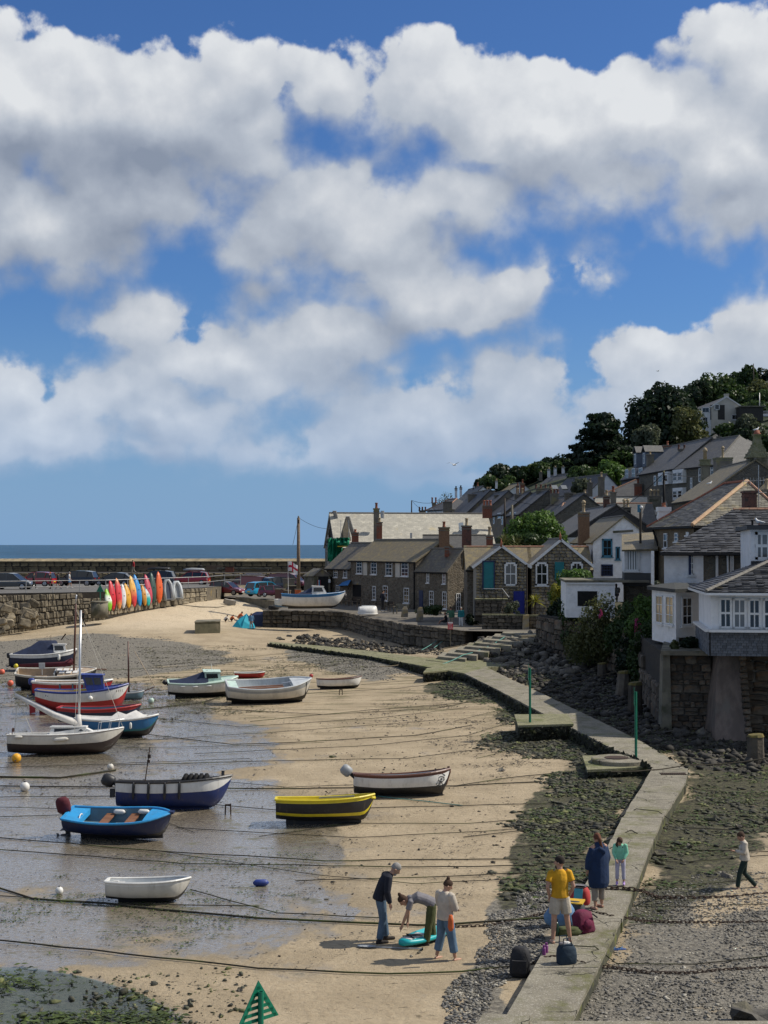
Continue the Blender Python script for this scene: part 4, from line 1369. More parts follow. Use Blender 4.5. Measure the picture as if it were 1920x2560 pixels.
mb=MB().slab([Q(1148,1325,86),Q(1160,1332,86),Q(1158,1306,87.5),Q(1147,1307,87.5)],.06)
mb.build('skylight',MATS['glass_sky'],r,off=r.location)
house('cottage','plain grey slate roofed building squeezed behind the brick chimneys',(1062,76.5),(1216,76.5),5,3,7.6,9.5,'cottage_stone','slate_grey')
# scaffold with green netting at its left end
t=thing('scaffold','scaffolding hung with torn bright green netting at the hall gable','scaffold',Q(845,1480,86))
mb=MB()
for px in(820,835,852,872):mb.tube([Q(px,1470,86),Q(px,1338 if px<840 else 1300,86)],.035,6)
for py in(1345,1360,1378,1400):mb.tube([Q(816,py,85.9),Q(878,py,85.9)],.03,6)
mb.build('scaffold_tube',MATS['galv'],t,off=t.location)
nm=M('net_green',(.0,.20,.10),(.0,.13,.065),6,.8)
g_=MB()
def net(x0,x1,y0,y1,d):
 n=8
 vs,fs=[],[]
 for j in range(5):
  for i in range(n):
   p=Q(x0+(x1-x0)*i/(n-1),y0+(y1-y0)*j/4+rnd.uniform(-1.5,1.5),d+rnd.uniform(-.25,.25))
   vs.append(p)
 for j in range(4):
  for i in range(n-1):fs.append((j*n+i,(j+1)*n+i,(j+1)*n+i+1,j*n+i+1))
 g_.add(vs,fs)
net(819,842,1346,1404,85.6);net(842,874,1344,1368,85.6);net(842,856,1366,1396,85.7)
g_.build('netting',nm,t,off=t.location)
MB().box(Q(857,1366,85.5),(1.2,.4,.12)).build('plank',M('yellow_plank',(.5,.38,.03),(.42,.3,.03),4,.7),t,off=t.location)
# ---- white house with blue windows and its neighbours
r,A,B,C_,D_,u,bk=house('white_house','white painted gabled house with blue-framed windows above the garden',(22.8,121.26),(22.8,134.53),5.2,2.5,8.87,10.95,'rough_white','slate_moss',verge=.2)
gA,gB=(17.6,121.23),(22.8,121.23)
window(r,gA,gB,(1505,1347,1531,1392),fr='frame_blue',nx=2,ny=2,fw=.13)
window(r,gA,gB,(1539,1367,1550,1399),fr='frame_blue',nx=1,ny=1,fw=.1)
window(r,gA,gB,(1503,1411,1532,1440),fr='navy_paint',nx=4,ny=4,fw=.1,sill=False)
chimney(r,1459,1281,1346,26,66.5,'brown_brick',1,'buff_pot',poth=.75,cowl=True)
mb=MB().bar(Q(1533,1330,63.7),Q(1582,1327,63.7),.4,.2)
mb.build('lintel',MATS['oldconcrete'],r,off=r.location)
r,A,B,C_,D_,u,bk=house('white_house','white house with a dark slate-hung gable behind the blue-windowed one',(26.8,136.42),(26.8,159.16),9.6,2.5,9.25,12.35,'white_wall','slate_grey',gmat='slate_dark')
chimney(r,1516,1239,1262,15,75,'old_brick',1,'buff_pot',poth=.55)
chimney(r,1533,1230,1262,13,77,'grey_render',1,'brick',poth=.6)
r,A,B,C_,D_,u,bk=house('stone_house','long stone house with a bright terracotta ridge behind the white gables',(1392,87),(1642,87),7,6,10.8,13.35,'grey_stone','slate_grey',hip=(1.2,0),ridge='ridge_tile')
mb=MB().slab([Q(1433,1279,88.2),Q(1446,1279,88.2),Q(1441,1267,89.6),Q(1430,1267,89.6)],.06)
mb.build('skylight',MATS['glass_sky'],r,off=r.location)
chimney(r,1565,1268,1290,21,84,'black',2,'buff_pot',poth=.6,sp=.4,cowl=True)
# white bay-windowed annexe
r=thing('annexe','narrow annexe with a white many-paned oriel over blue doors','house',(16.5,94.74,4))
ft=[(15.85,95.12),(17.55,94.74),(18.6,100.42),(16.6,100.42)]
MB().prism(ft,5.85,6.72).build('slate_hanging',MATS['slate_grey'],r,off=r.location)
MB().prism([(x+.12,y+.25)for x,y in ft],2.5,5.85).build('wall',MATS['cottage_stone'],r,off=r.location)
MB().prism([(x+.02,y+.03)for x,y in ft],6.72,8.3).build('oriel_wall',MATS['white_wall'],r,off=r.location)
window(r,ft[0],ft[1],(1561,1374,1599,1427),nx=6,ny=1,fw=.09,bar=.08,glass='glass_pale')
window(r,(17.2,94.72),(18.2,99.28),None,uv=(.3,6.85,1.9,8.2),nx=1,ny=2,fw=.1)
rb=MB().slab([(15.6,94.55,8.25),(17.9,94.17,8.3),(19.3,100.8,9.5),(16.7,101.18,9.3)],.12)
rb.build('roof',MATS['slate_moss'],r,off=r.location)
dA,dB=(15.97,95.59),(17.67,95.21)
door(r,dA,dB,(1567,1460,1576,1512),'frame_blue');window(r,dA,dB,(1581,1461,1592,1510),nx=2,ny=4)
door(r,dA,dB,(1597,1462,1606,1512),'blue_paint');window(r,dA,dB,(1609,1461,1621,1500),nx=3,ny=4)
# lamp on a post in front of the gable
t=thing('street_lamp','old lamp with a white ball top on a dark timber post before the white gable','lamp',Q(1601,1346,51))
p1=Q(1601,1272,51)-t.location
MB().tube([(0,0,-.8),p1],.08,8).build('post',MATS['darkwood'],t)
MB().box((p1.x-.1,p1.y,p1.z+.02),(.18,.16,.5)).build('lamp_box',MATS['frame_blue'],t)
MB().ball((p1.x+.04,p1.y-.12,p1.z+.1),.11,10).build('lamp_globe',MATS['white_paint'],t,True)
# white flat-roofed shed on the garden bank
r=thing('garden_shed','white rendered flat-roofed garden store with a black opening','shed',(13.6,94.74,4.2))
sA,sB=(11.95,94.74),(15.05,93.98)
MB().prism([sA,sB,(15.6,100.42),(12.4,100.99)],3.8,6.12).build('wall',MATS['rough_white'],r,off=r.location)
MB().prism([(11.88,94.55),(17.2,93.41),(17.7,100.04),(12.3,101.18)],6.12,6.26).build('roof',MATS['oldconcrete'],r,off=r.location)
A2,B2,u,n=unit2(sA,sB)
ua,za=onplane(sA,sB,1444,1515);ub,zb_=onplane(sA,sB,1493,1478)
q0,q1=A2+u*ua,A2+u*ub
MB().bar((q0.x,q0.y,(za+zb_)/2),(q1.x,q1.y,(za+zb_)/2),.05,zb_-za).build('opening',MATS['black'],r,off=r.location)  # flat black panel on the wall stands in for the unlit interior
MB().bar((11.92,94.64,6.05),(15.07,93.88,6.05),.06,.12).build('roof_edge',MATS['white_paint'],r,off=r.location)
# ---- real slates laid in courses (one joined part per slope)
def slates(root,p0,p1,p2,p3,h,w,mat,name='slate_courses',th=.03,ragged=.02):
 """overlapping slates on the slope p0 p1 (eave, left to right) p2 p3 (ridge, right to left)"""
 p0,p1,p2,p3=V(p0),V(p1),V(p2),V(p3)
 nrm=(p1-p0).cross(p3-p0).normalized()
 L=((p3-p0).length+(p2-p1).length)/2
 k=max(2,int(L/h))
 mb=MB()
 for j in range(k):
  a0,b0=p0.lerp(p3,j/k),p1.lerp(p2,j/k)
  a1,b1=p0.lerp(p3,min(1,(j+1.12)/k)),p1.lerp(p2,min(1,(j+1.12)/k))
  W=(b0-a0).length
  n=max(1,int(W/w))
  sh=(j%2)*.5
  for i in range(n+1):
   f0,f1=max(0,(i-sh)/n),min(1,(i+1-sh)/n)
   if f1-f0<.05/n:continue
   dz=nrm*(th+rnd.uniform(0,ragged))
   s=(b0-a0).normalized()*.006
   dn=(a0-a1).normalized()*rnd.uniform(-.01,.02)
   q=[a0.lerp(b0,f0)+s+dz+dn,a0.lerp(b0,f1)-s+dz+dn,a1.lerp(b1,f1)-s+nrm*.006,a1.lerp(b1,f0)+s+nrm*.006]
   lo=[q[0]-nrm*.03,q[1]-nrm*.03]
   mb.add(q+lo,[(0,1,2,3),(4,5,1,0)])
 o=mb.build(name,MATS[mat],root,off=root.location)
 o['kind']='stuff'
 return o
M('slate_a',(.125,.122,.115),(.09,.088,.084),2,.6,.006,30,isl=.35,c3=(.19,.165,.085),s3=.8,t3=(.55,.72))
M('slate_b',(.075,.076,.08),(.05,.051,.055),2,.55,.006,30,isl=.4,c3=(.14,.115,.06),s3=.9,t3=(.62,.75))
M('slate_c',(.20,.185,.145),(.15,.138,.11),2,.65,.006,30,isl=.25,c3=(.24,.20,.11),s3=1)
M('slate_hung',(.105,.115,.13),(.075,.083,.096),3,.6,.006,30,var=.3)
# granite house with the pale hip
r=thing('stone_house','granite house with a hipped slate roof and pale terracotta hip line','house',(20,90.95,4))
MB().prism([(18.05,96.25),(18.85,87.63),(25,89.62),(24.5,100.42)],3,9.75).build('wall',MATS['granite_wall']if 'granite_wall' in MATS else rubble('granite_wall',[(.16,.125,.08),(.22,.17,.11),(.19,.15,.10)],(.12,.095,.065),1.6,.04,.02,(1,1,1.3)),r,off=r.location)
E1,E2,E3,E4,R1,R2=V((17.7,97.01,9.72)),V((18.62,86.97,9.72)),V((25.6,89.24,9.72)),V((24.8,102.32,9.72)),V((22.7,95.87,12.62)),V((23.3,92.27,12.62))
rb=MB().slab([E1,E2,R2,R1],.12).slab([E2,E3,R2],.12).slab([E3,E4,R1,R2],.12).slab([E4,E1,R1],.12)
rb.build('roof',MATS['slate_grey'],r,off=r.location)
slates(r,E1,E2,R2,R1,.21,.5,'slate_a')
slates(r,E2,E3,R2.lerp(E3,.002),R2,.21,.26,'slate_c')
strip(r,E2+V((0,0,.06)),R2+V((0,0,.06)),.13,'pale_ridge','hip_tiles')
strip(r,E1+V((0,0,.05)),R1+V((0,0,.05)),.09,'terracotta','hip_tiles');strip(r,R1+V((0,0,.05)),R2+V((0,0,.05)),.1,'terracotta')
strip(r,E3+V((0,0,.05)),R2+V((0,0,.05)),.1,'ridge_tile','hip_tiles')
MB().tube([E1-V((0,0,.1)),E2-V((0,0,.1)),E3-V((0,0,.1))],.07,6).build('gutter',MATS['black'],r,off=r.location)
for rc in((1660,1333,1669,1370),(1687,1332,1696,1354),(1716,1330,1724,1338)):
 window(r,(18.05,96.25),(18.85,87.63),rc,nx=1,ny=2)
chimney(r,1659,1268,1312,28,51.5,'white_paint',1,'brick',poth=.3,cap='white_paint',caph=.3)
chimney(r,1873,1228,1276,31,46.0,'old_brick',0,cap='old_brick')
MB().tube([(18.1,95.31,4),(18.1,95.31,8.6),(17.9,95.87,9.6)],.07,6).build('drainpipe',MATS['black'],r,off=r.location)
# white and stone house with dark slates
r=thing('white_house','white and rubble stone house with a big dark slate hip roof at right','house',(18,77.68,4))
MB().prism([(15.1,77.68),(17.22,77.68),(19.9,88.9),(17.7,88.9)],3.2,8.2).build('wall',MATS['rough_white'],r,off=r.location)
MB().prism([(17.222,77.76),(27,77.76),(27,88.9),(20,88.9)],3.2,8.2).build('wall',MATS['grey_stone'],r,off=r.location)
e0,e1,r1,r0,eb=V((14.75,77.02,8.14)),V((27,77.02,8.14)),V((27,84.51,10.62)),V((20.5,84.51,10.62)),V((17.9,90.5,8.14))
MB().slab([e0,e1,r1,r0],.12).slab([eb,e0,r0],.12).slab([V((27,90.5,8.14)),eb,r0,r1],.12).build('roof',MATS['slate_dark'],r,off=r.location)
slates(r,e0,e1,r1,r0,.33,.36,'slate_b',ragged=.05)
slates(r,eb,e0,r0,r0.lerp(eb,.002),.25,.5,'slate_b')
strip(r,r0+V((0,0,.05)),r1+V((0,0,.05)),.1,'ridge_tile')
MB().bar((14.9,77.21,8.05),(27,77.21,8.05),.1,.12).build('gutter',MATS['black'],r,off=r.location)
wA,wB=(15.1,77.68),(27,77.68)
window(r,wA,wB,(1723,1380,1735,1437),nx=2,ny=4,fw=.07)
MB().box(P(1719,1441,6.87)if False else V((16.48,77.65,7.55)),(.12,.06,1.3)).build('window_reveal',MATS['navy_paint'],r,off=r.location)
window(r,wA,wB,(1789,1380,1795,1449),nx=1,ny=4,sill=False);window(r,wA,wB,(1825,1383,1834,1444),nx=2,ny=5,sill=False)
MB().tube([(18.5,77.59,8.0),(18.55,77.59,6.4)],.06,6).build('drainpipe',MATS['white_paint'],r,off=r.location)
# dormer on the right
MB().prism([(17.4,68.4),(24,68.4),(24,77.68),(18.76,75.79)],6.3,9.3).build('dormer_wall',MATS['white_wall'],r,off=r.location)
MB().prism([(17.1,67.83),(24,67.83),(24,77.68),(18.5,75.79)],9.3,9.5).build('dormer_roof',MATS['slate_dark'],r,off=r.location)
MB().box((20.7,68.29,7.5),(6.58,.1,.62)).build('slate_hanging',MATS['slate_dark'],r,off=r.location)
window(r,(17.4,68.4),(24,68.4),(1888,1330,1935,1399),nx=3,ny=2,glass='glass_pale',fw=.12,bar=.08)
# white bay on the bastion
r=thing('bay_house','white rendered three-window bay with a dark flat roof above the sea wall','house',(14.3,72,3.6))
ft=[(13.63,73.33),(14.0,69.16),(15.55,70.29),(16.6,77.68),(15.1,77.68)]
MB().prism(ft,4.12,6.3).build('wall',MATS['white_wall'],r,off=r.location)
MB().prism([ft[0],ft[1],(14.2,69.44),(13.85,73.52)],3.75,4.12).build('wall_foot',MATS['rough_white'],r,off=r.location)
mb=MB()
big=[(13.42,73.6),(13.85,68.49),(15.95,69.82),(17.1,77.68),(14.8,77.68)]
vs0=[(x,y,6.3)for x,y in big]
vs1=[(x,y,6.5+rnd.uniform(-.04,.04))for x,y in big]
n=5
mb.add(vs0+vs1+[(14.6,72.57,6.68)],[tuple(reversed(range(5)))]+[(i,(i+1)%5,5+(i+1)%5,5+i)for i in range(5)]+[(5+i,5+(i+1)%5,10)for i in range(5)])
mb.build('roof',M('roof_felt',(.035,.038,.036),(.05,.05,.045),2,.85,.03,8),r,off=r.location)
for rc,nn,gl in(((1641,1488,1658,1558),3,'glass_warm'),((1666,1490,1685,1561),3,'glass_warm')):
 window(r,ft[0],ft[1],rc,nx=2,ny=3,glass=gl,fw=.06,mid=False)
window(r,ft[1],ft[2],(1703,1491,1730,1564),nx=2,ny=3,fw=.09,mid=False)
# conservatory with the slate-hung base
r=thing('sun_room','white sun room of tall casements over a slate-hung base at right edge','house',(18,62.53,3.8))
f0,f1,f2,f3=(13.96,61.58),(22.5,60.44),(22.5,69.16),(14.85,68.02)
MB().prism([f0,f1,f2,f3],4.9,6.6).build('wall',MATS['white_wall'],r,off=r.location)
MB().prism([(13.9,61.43),(22.5,60.29),(22.5,69.16),(14.8,68.21)],3.86,4.9).build('base_wall',MATS['joint'],r,off=r.location)
def hung(root,A,B,z0,z1,rows,w):
 A2,B2,u,n=unit2(A,B)
 L=(B2-A2).length
 me=None
 ang=math.atan2(u.y,u.x)
 m0=MB().box((0,0,0),(1,1,1))
 src=m0.build('slate',MATS['slate_hung'])
 me=src.data
 bpy.data.objects.remove(src)
 h=(z1-z0)/rows
 c=0
 for j in range(rows):
  x=-(j%2)*w*.5
  while x<L:
   ww=w*rnd.uniform(.85,1.15)
   a,b=max(0,x),min(L,x+ww)
   if b-a>.05 and c<290:
    p=A2+u*(a+b)/2+n*(.045+rnd.uniform(0,.02))
    o=bpy.data.objects.new('slate',me)
    o.location=V((p.x,p.y,z0+h*(j+.5)))-root.location
    o.rotation_euler=(R(-4),0,ang)
    o.scale=(b-a-.014,.025,h*.96)
    link(o,root)
    c+=1
   x+=ww
hung(r,(13.9,61.43),(17.3,60.97),3.86,4.86,9,.21)
hung(r,(14.8,68.21),(13.9,61.43),3.86,4.86,9,.42)
A2,B2,u,n=unit2(f0,f1)
MB().bar((13.8,61.2,4.93),(22.5,60.06,4.93),.3,.1).bar((13.8,61.29,4.93),(14.75,68.21,4.93),.3,.1).build('sill_board',MATS['white_paint'],r,off=r.location)
for rc in((1797.5,1494,1830,1571),(1831.5,1495,1866,1572),(1870,1496,1902,1573),(1907,1496,1942,1574),(1946,1497,1980,1575)):
 window(r,f0,f1,rc,nx=2,ny=2,fw=.09,sill=False,bar=.05,glass='glass_pale' if rc[0]in(1831.5,)else 'glass')
e0,e1,eb=V((13.62,60.92,6.58)),V((22.6,59.68,6.58)),V((14.55,68.78,6.58))
rr,r2=V((19.6,68.59,8.35)),V((22.6,68.21,8.35))
MB().slab([e0,e1,r2,rr],.1).slab([eb,e0,rr],.1).build('roof',MATS['slate_dark'],r,off=r.location)
slates(r,e0,e1,r2,rr,.32,.3,'slate_b',ragged=.05)
slates(r,eb,e0,rr,rr.lerp(eb,.002),.25,.4,'slate_b')
strip(r,e0+V((0,0,.05)),rr+V((0,0,.05)),.08,'grey_ridge','hip_tiles')
MB().bar(e0-V((0,0,.08)),e1-V((0,0,.08)),.1,.1).bar(e0-V((0,0,.08)),eb-V((0,0,.08)),.1,.1).build('gutter',MATS['white_paint'],r,off=r.location)
# ---- sea walls under the houses at right
M('bastionstone',(.135,.112,.082),(.078,.066,.052),2,.9,.03,12,var=.5,c3=(.14,.088,.05),s3=.7,t3=(.5,.65))
M('butress',(.21,.165,.135),(.14,.112,.092),2.5,.95,.05,6,stretch=(1,1,.3),c3=(.17,.15,.125),s3=1)
w=thing('sea_bastion','tall stained stone bastion with weedy foot under the white bay','wall',(13.6,65.37,0))
MB().prism([(12.62,65.46),(14.75,65.08),(17.2,75.79),(14.9,75.79)],-.4,3.62).build('wall_core',MATS['bank_stone'],w,off=w.location)
MB().prism([(12.45,64.89),(14.9,64.52),(17.2,75.79),(14.8,75.79)],3.62,3.82).build('cap_slab',MATS['oldconcrete'],w,off=w.location)
stone_wall(w,(12.95,65.37),(14.75,65.05),-.3,-.3,3.6,3.6,'bastionstone',12,1.25,limit=110,depth=.3)
MB().loft([[(12.45,64.99,-.4),(12.95,64.89,-.4),(12.95,65.56,-.4),(12.5,65.94,-.4)],[(12.6,65.14,3.6),(12.9,65.1,3.6),(12.9,65.56,3.6),(12.62,65.94,3.6)]]).build('corner_strip',MATS['oldconcrete'],w,off=w.location)
w=thing('buttress','sloping rendered stone buttress beside the bastion','buttress',(15.2,64.04,0))
MB().loft([[(14.3,62.53,-.4),(15.75,61.96,-.4),(15.95,66.13,-.4),(14.4,66.32,-.4)],[(14.62,63.66,1.8),(15.75,63.28,1.8),(15.95,66.13,1.8),(14.6,66.32,1.8)],[(14.95,64.52,3.9),(15.95,64.14,3.9),(15.95,66.13,3.9),(14.8,66.32,3.9)]]).build('buttress_body',MATS['butress'],w,off=w.location)
k=0
for i in range(16):
 z=-.2+i*.25
 y=61.85+(z+.4)*.51
 o=bpy.data.objects.new('quoin',rnd.choice(stones_for('bastionstone')))
 o.location=(15.72+z*.045-15.2,y+.12-64.04,z)
 o.scale=(rnd.choice((.2,.3)),.3,.22)
 o.rotation_euler=(R(-26),0,0)
 link(o,w)
w=thing('sea_wall','dark coursed rubble sea wall below the sun room at right edge','wall',(19,64.42,0))
backing(w,(15.9,64.99),(28,63.66),-.5,-.5,3.9,3.9,'pointing',1.5,inset=.05)
stone_wall(w,(15.9,64.99),(21,64.42),-.4,-.4,3.85,3.85,'bastionstone',11,1.9,limit=180,depth=.3,proud=.1)
# rocky garden bank
bank=[(10.9,102.69),(11.7,98.53),(13.3,93.98),(14.2,88.5),(14.3,84),(12.75,66)]
w=thing('bank_wall','rough rock-faced retaining wall under the overgrown garden','wall',(13,90.95,.5))
n=0
for i in range(5):
 a,b=bank[i],bank[i+1]
 backing(w,a,b,-.2,-.2,3.6,3.6,'joint',1.0,inset=.1)
 n+=stone_wall(w,a,b,hz(*a)-.2,hz(*b)-.2,3.5,3.5,'bastionstone',5,1.3,limit=112,depth=.5,jitter=.5,proud=.1,vert=True)
mb=MB()
pl=[(p[0]+.2,p[1],3.55)for p in bank]+[(15.5,70,3.6),(17,75.79,3.9),(30,77.68,3.6),(30,117.47,4.0),(17,115.58,4.0),(17.3,108.95,3.0)]
mb.add(pl,[tuple(range(len(pl)))])
tag(mb.build('garden_ground',M('soil',(.07,.062,.035),(.045,.045,.022),2,.95)),kind='structure')
for k,(px,py,d,h,r0)in enumerate(((1505,1692,46,.85,.27),(1553,1738,41,1.3,.34),(1588,1779,37.4,1.45,.34),(1889,1897,29.6,.95,.32))):
 p=Q(px,py,d)
 t=thing('mooring_post',('short yellow-topped stump at the foot of the garden bank','leaning thick weedy post between the stump and the tall post','tall thick weathered post left of the bastion','dark squat post in the shade at the right edge')[k],'mooring post',(p.x,p.y,p.z),group='old mooring posts')
 MB().loft([[(r0*1.1*math.cos(a),r0*1.1*math.sin(a),-.4)for a in[i*math.pi/4 for i in range(8)]],[(r0*math.cos(a)+(.15 if k==1 else 0),r0*math.sin(a),h*.9)for a in[i*math.pi/4 for i in range(8)]]]).build('post_shaft',MATS['bastionstone'],t)
 ox=.15 if k==1 else 0
 MB().loft([[(r0*1.08*math.cos(a)+ox,r0*1.08*math.sin(a),h*.9)for a in[i*math.pi/4 for i in range(8)]],[(r0*.9*math.cos(a)+ox,r0*.9*math.sin(a),h+.03*math.cos(a))for a in[i*math.pi/4 for i in range(8)]]]).build('post_top',M('lichen_top',(.16,.125,.03),(.09,.08,.03),5,.9),t)
 # ---------------------------------------------------------------- the hill and its houses
HC_=[]
def hp(px,py,d):
 p=Q(px,py,d)
 HC_.append((p.x,p.y,p.z))
for a in((1000,1345,125),(1060,1300,125),(1120,1290,115),(1230,1320,100),(1320,1330,95),(1400,1310,95),(1480,1290,95),(1600,1270,95),(1690,1262,80),(1160,1262,140),(1250,1232,140),(1380,1232,125),(1300,1215,150),(1480,1205,125),(1560,1205,112),(1640,1180,118),(1730,1135,130),(1800,1078,152),(1850,1070,155),(1540,1150,140),(1640,1080,160),(1900,1060,150),(1950,1000,165),(1760,1010,175),(1240,1225,175),(1850,960,185),(1950,930,200),(2200,900,200),(2100,1060,140),(2100,1200,100),(1900,1190,100),(1850,1250,80)):
 hp(*a)
HC_+=[(10,189.47,3.0),(22,147.79,3.5),(34,117.47,5),(60,113.68,8),(10,212.21,5),(-2,223.58,2.5),(-4,284.21,2),(10,360,6),(40,113.68,5.5),(100,113.68,18),(130,227.37,34),(150,416.84,50),(60,454.74,38),(20,435.79,10),(0,454.74,0)]
hhill=rbf(HC_,.4)
def hh(x,y):return float(hhill(np.array([x]),np.array([y]))[0])
xs=np.linspace(-4,165,83);ys=np.linspace(116,473,80)
GX,GY=np.meshgrid(xs,ys)
GZ=hhill(GX,GY)-1.2
GZ=np.where(GY<182,np.minimum(GZ,2.0+np.clip(GX-22,0,99)*.25),GZ)
n0,n1=GX.shape
ix=np.arange(n0*n1).reshape(n0,n1)
fs=np.stack([ix[:-1,:-1],ix[:-1,1:],ix[1:,1:],ix[1:,:-1]],-1).reshape(-1,4).tolist()
keep=[f for f in fs if not(GX.ravel()[f[0]]<3 and GY.ravel()[f[0]]<199)]
o=meshobj('hillside',np.stack([GX,GY,GZ],-1).reshape(-1,3).tolist(),keep,M('hill_grass',(.030,.042,.016),(.020,.030,.012),.3,.95,.6,.8,c3=(.055,.068,.02),s3=.12),None,True)
tag(o,kind='structure')
def hw(r,A,B,wins,**k):
 for w_ in wins:window(r,A,B,w_,**{'sill':False,'fw':.12,'bar':.06,**k})
 # far left end of the terraces
r,A,B,C_,D_,u,bk=house('end_house','pale rendered hipped house at the far left end of the hillside terraces',(1068,124),(1114,120),6,8,14.2,15.9,'white_wall','slate_dark',hip=(2.5,2.5),ridge='ridge_tile')
hw(r,A,B,((1076,1272,1081,1284),(1088,1272,1093,1284)),nx=1)
chimney(r,1085,1257,1270,10,126,'grey_render',2,'brick',poth=.9,sp=.6);chimney(r,1119,1254,1280,22,119,'grey_render',0)
r,A,B,C_,D_,u,bk=house('end_house','low building with three dark chimney pots peeping over the left end of the pale roof',(1046,126),(1066,126),5,6,12.0,13.6,'grey_render','slate_dark')
chimney(r,1056,1276,1290,16,127,'grey_render',3,'old_brick',poth=.6,sp=.5)
# dark stepped terrace facing the harbour
ter=(((1126,119),(1168,111),13.3,16.6,'dark slate roofed terrace house, leftmost of the stepped row'),((1166,112.5),(1209,104.5),13.0,16.0,'dark slate roofed terrace house behind the red three-pot chimney'),((1222,104.5),(1259,98.5),12.6,15.4,'dark slate roofed terrace house with white sash windows left of the timber pole'),((1262,99),(1300,93),12.4,15.2,'dark slate roofed terrace house rising behind the bright green tree'),((1330,93),(1385,87),11.8,14.4,'low stone terrace house with dark roof right of the green tree'))
for k,(a,b,ze,zr,lb)in enumerate(ter):
 r,A,B,C_,D_,u,bk=house('terrace_house',lb,a,b,7,7,ze,zr,'grey_stone' if k in(3,4)else 'grey_render','slate_dark',group='stepped terrace on the hill')
 if k==2:hw(r,A,B,((1233,1286,1237,1310),(1244,1282,1253,1297),(1254,1286,1258,1312)),nx=1)
 if k==3:hw(r,A,B,((1275,1280,1280,1292),(1286,1280,1291,1292)),nx=1)
 if k==0:chimney(r,1186,1236,1250,32,116,'grey_render',0);chimney(r,1222,1226,1250,30,114,'grey_render',2,'buff_pot',poth=.5)
 if k==1:chimney(r,1252,1238,1250,32,107,'grey_render',0)
 if k==2:chimney(r,1300,1237,1255,26,101,'grey_render',2,'buff_pot',poth=.9,sp=.6)
 if k==3:chimney(r,1358,1221,1262,34,96,'grey_stone',4,'old_brick',poth=.5,sp=.6)
 if k==4:chimney(r,1386,1234,1248,19,92,'grey_render',3,'old_brick',poth=.5,sp=.4);chimney(r,1424,1232,1262,24,90,'cottage_stone',0);chimney(r,1462,1233,1262,20,90,'grey_render',1,'buff_pot',poth=.4)
r,A,B,C_,D_,u,bk=house('hill_house','brown-roofed house with twin white chimneys on the left skyline',(1117,139),(1150,130),8,10,14.8,18.6,'white_wall','slate_grey')
chimney(r,1140,1221,1236,6,138,'white_wall',1,'black',poth=.4);chimney(r,1152,1219,1234,6,136,'white_wall',1,'black',poth=.4)
chimney(r,1194,1215,1236,7,135,'brown_brick',1,'brick',poth=.6)
r,A,B,C_,D_,u,bk=house('hill_house','white gabled house with a brown roof below the skyline tree',(1214,150),(1250,143),8,12,17.6,20.2,'white_wall','slate_moss')
chimney(r,1241,1201,1214,6,148,'white_wall',1,'buff_pot',poth=.4);chimney(r,1306,1208,1250,11,140,'brick',1,'brick',poth=.7);chimney(r,1294,1214,1228,7,138,'brick',1,'brick',poth=.5)
r,A,B,C_,D_,u,bk=house('hill_house','large white gabled house with three pale chimneys along a dark roof ridge',(1322,148),(1402,140),9,14,18.3,22.0,'white_wall','slate_grey')
for px,py in((1352,1180),(1372,1172),(1388,1168),(1408,1166)):chimney(r,px,py,py+14,7,147,'white_wall' if px>1360 else 'grey_render',1,'buff_pot',poth=.3)
r,A,B,C_,D_,u,bk=house('hill_house','grey-roofed building with two pairs of white-framed roof lights',(1358,118),(1452,110),8,10,15.0,18.8,'grey_stone','slate_dark',gmat='white_wall')
sk=MB()
for(x0,x1,y0,y1)in((1380,1394,1213,1222),(1403,1417,1213,1222)):
 d0=114.5-(x0-1380)*.09
 sk.slab([Q(x0+2,y1,d0-1.0),Q(x1+2,y1,d0-1.6),Q(x1-2,y0,d0-.5),Q(x0-2,y0,d0+.1)],.2)
sk.build('skylight',MATS['glass_pale'],r,off=r.location)
# blue-grey house with dormers
r,A,B,C_,D_,u,bk=house('dormer_house','blue-grey rendered house with two small gabled dormers on the hill',(1554,113),(1622,106),9,14,18.3,22.4,'blue_wall','slate_dark',gmat='slate_blue')
hw(r,A,B,((1563,1173,1571,1197),(1580,1171,1588,1196),(1597,1169,1606,1193)),nx=2)
for px,py in((1588,1148),(1610,1146)):
 c=Q(px,py,110.5-(px-1588)*.1)
 rt=V((-u.y*1,u.x*1,0))
 a2=V((c.x,c.y))-u*.75;b2=V((c.x,c.y))+u*.75
 mb=MB()
 pr=[a2,b2,b2+bk*2.6,a2+bk*2.6]
 mb.prism([(p.x,p.y)for p in pr],c.z-1.2,c.z+.9)
 d_=mb.build('dormer',MATS['blue_wall'],r,off=r.location)
 mid_a,mid_b=(a2+b2)/2-bk*.15,(a2+b2)/2+bk*2.6
 rb=MB().slab([V((*(a2-u*.15-bk*.15),c.z+.85)),V((*mid_a,c.z+1.8)),V((*mid_b,c.z+1.8)),V((*(a2-u*.15+bk*2.6),c.z+.85))][::-1],.1)
 rb.slab([V((*(b2+u*.15-bk*.15),c.z+.85)),V((*mid_a,c.z+1.8)),V((*mid_b,c.z+1.8)),V((*(b2+u*.15+bk*2.6),c.z+.85))],.1)
 rb.build('dormer_roof',MATS['slate_grey'],d_,off=r.location)
 window(r,a2,b2,None,uv=(.35,c.z-.75,1.15,c.z+.75),nx=2,sill=False,fw=.1)
chimney(r,1669,1113,1132,23,112,'brick',1,'terracotta',poth=.6);chimney(r,1612,1124,1140,9,116,'brick',2,'terracotta',poth=.6)
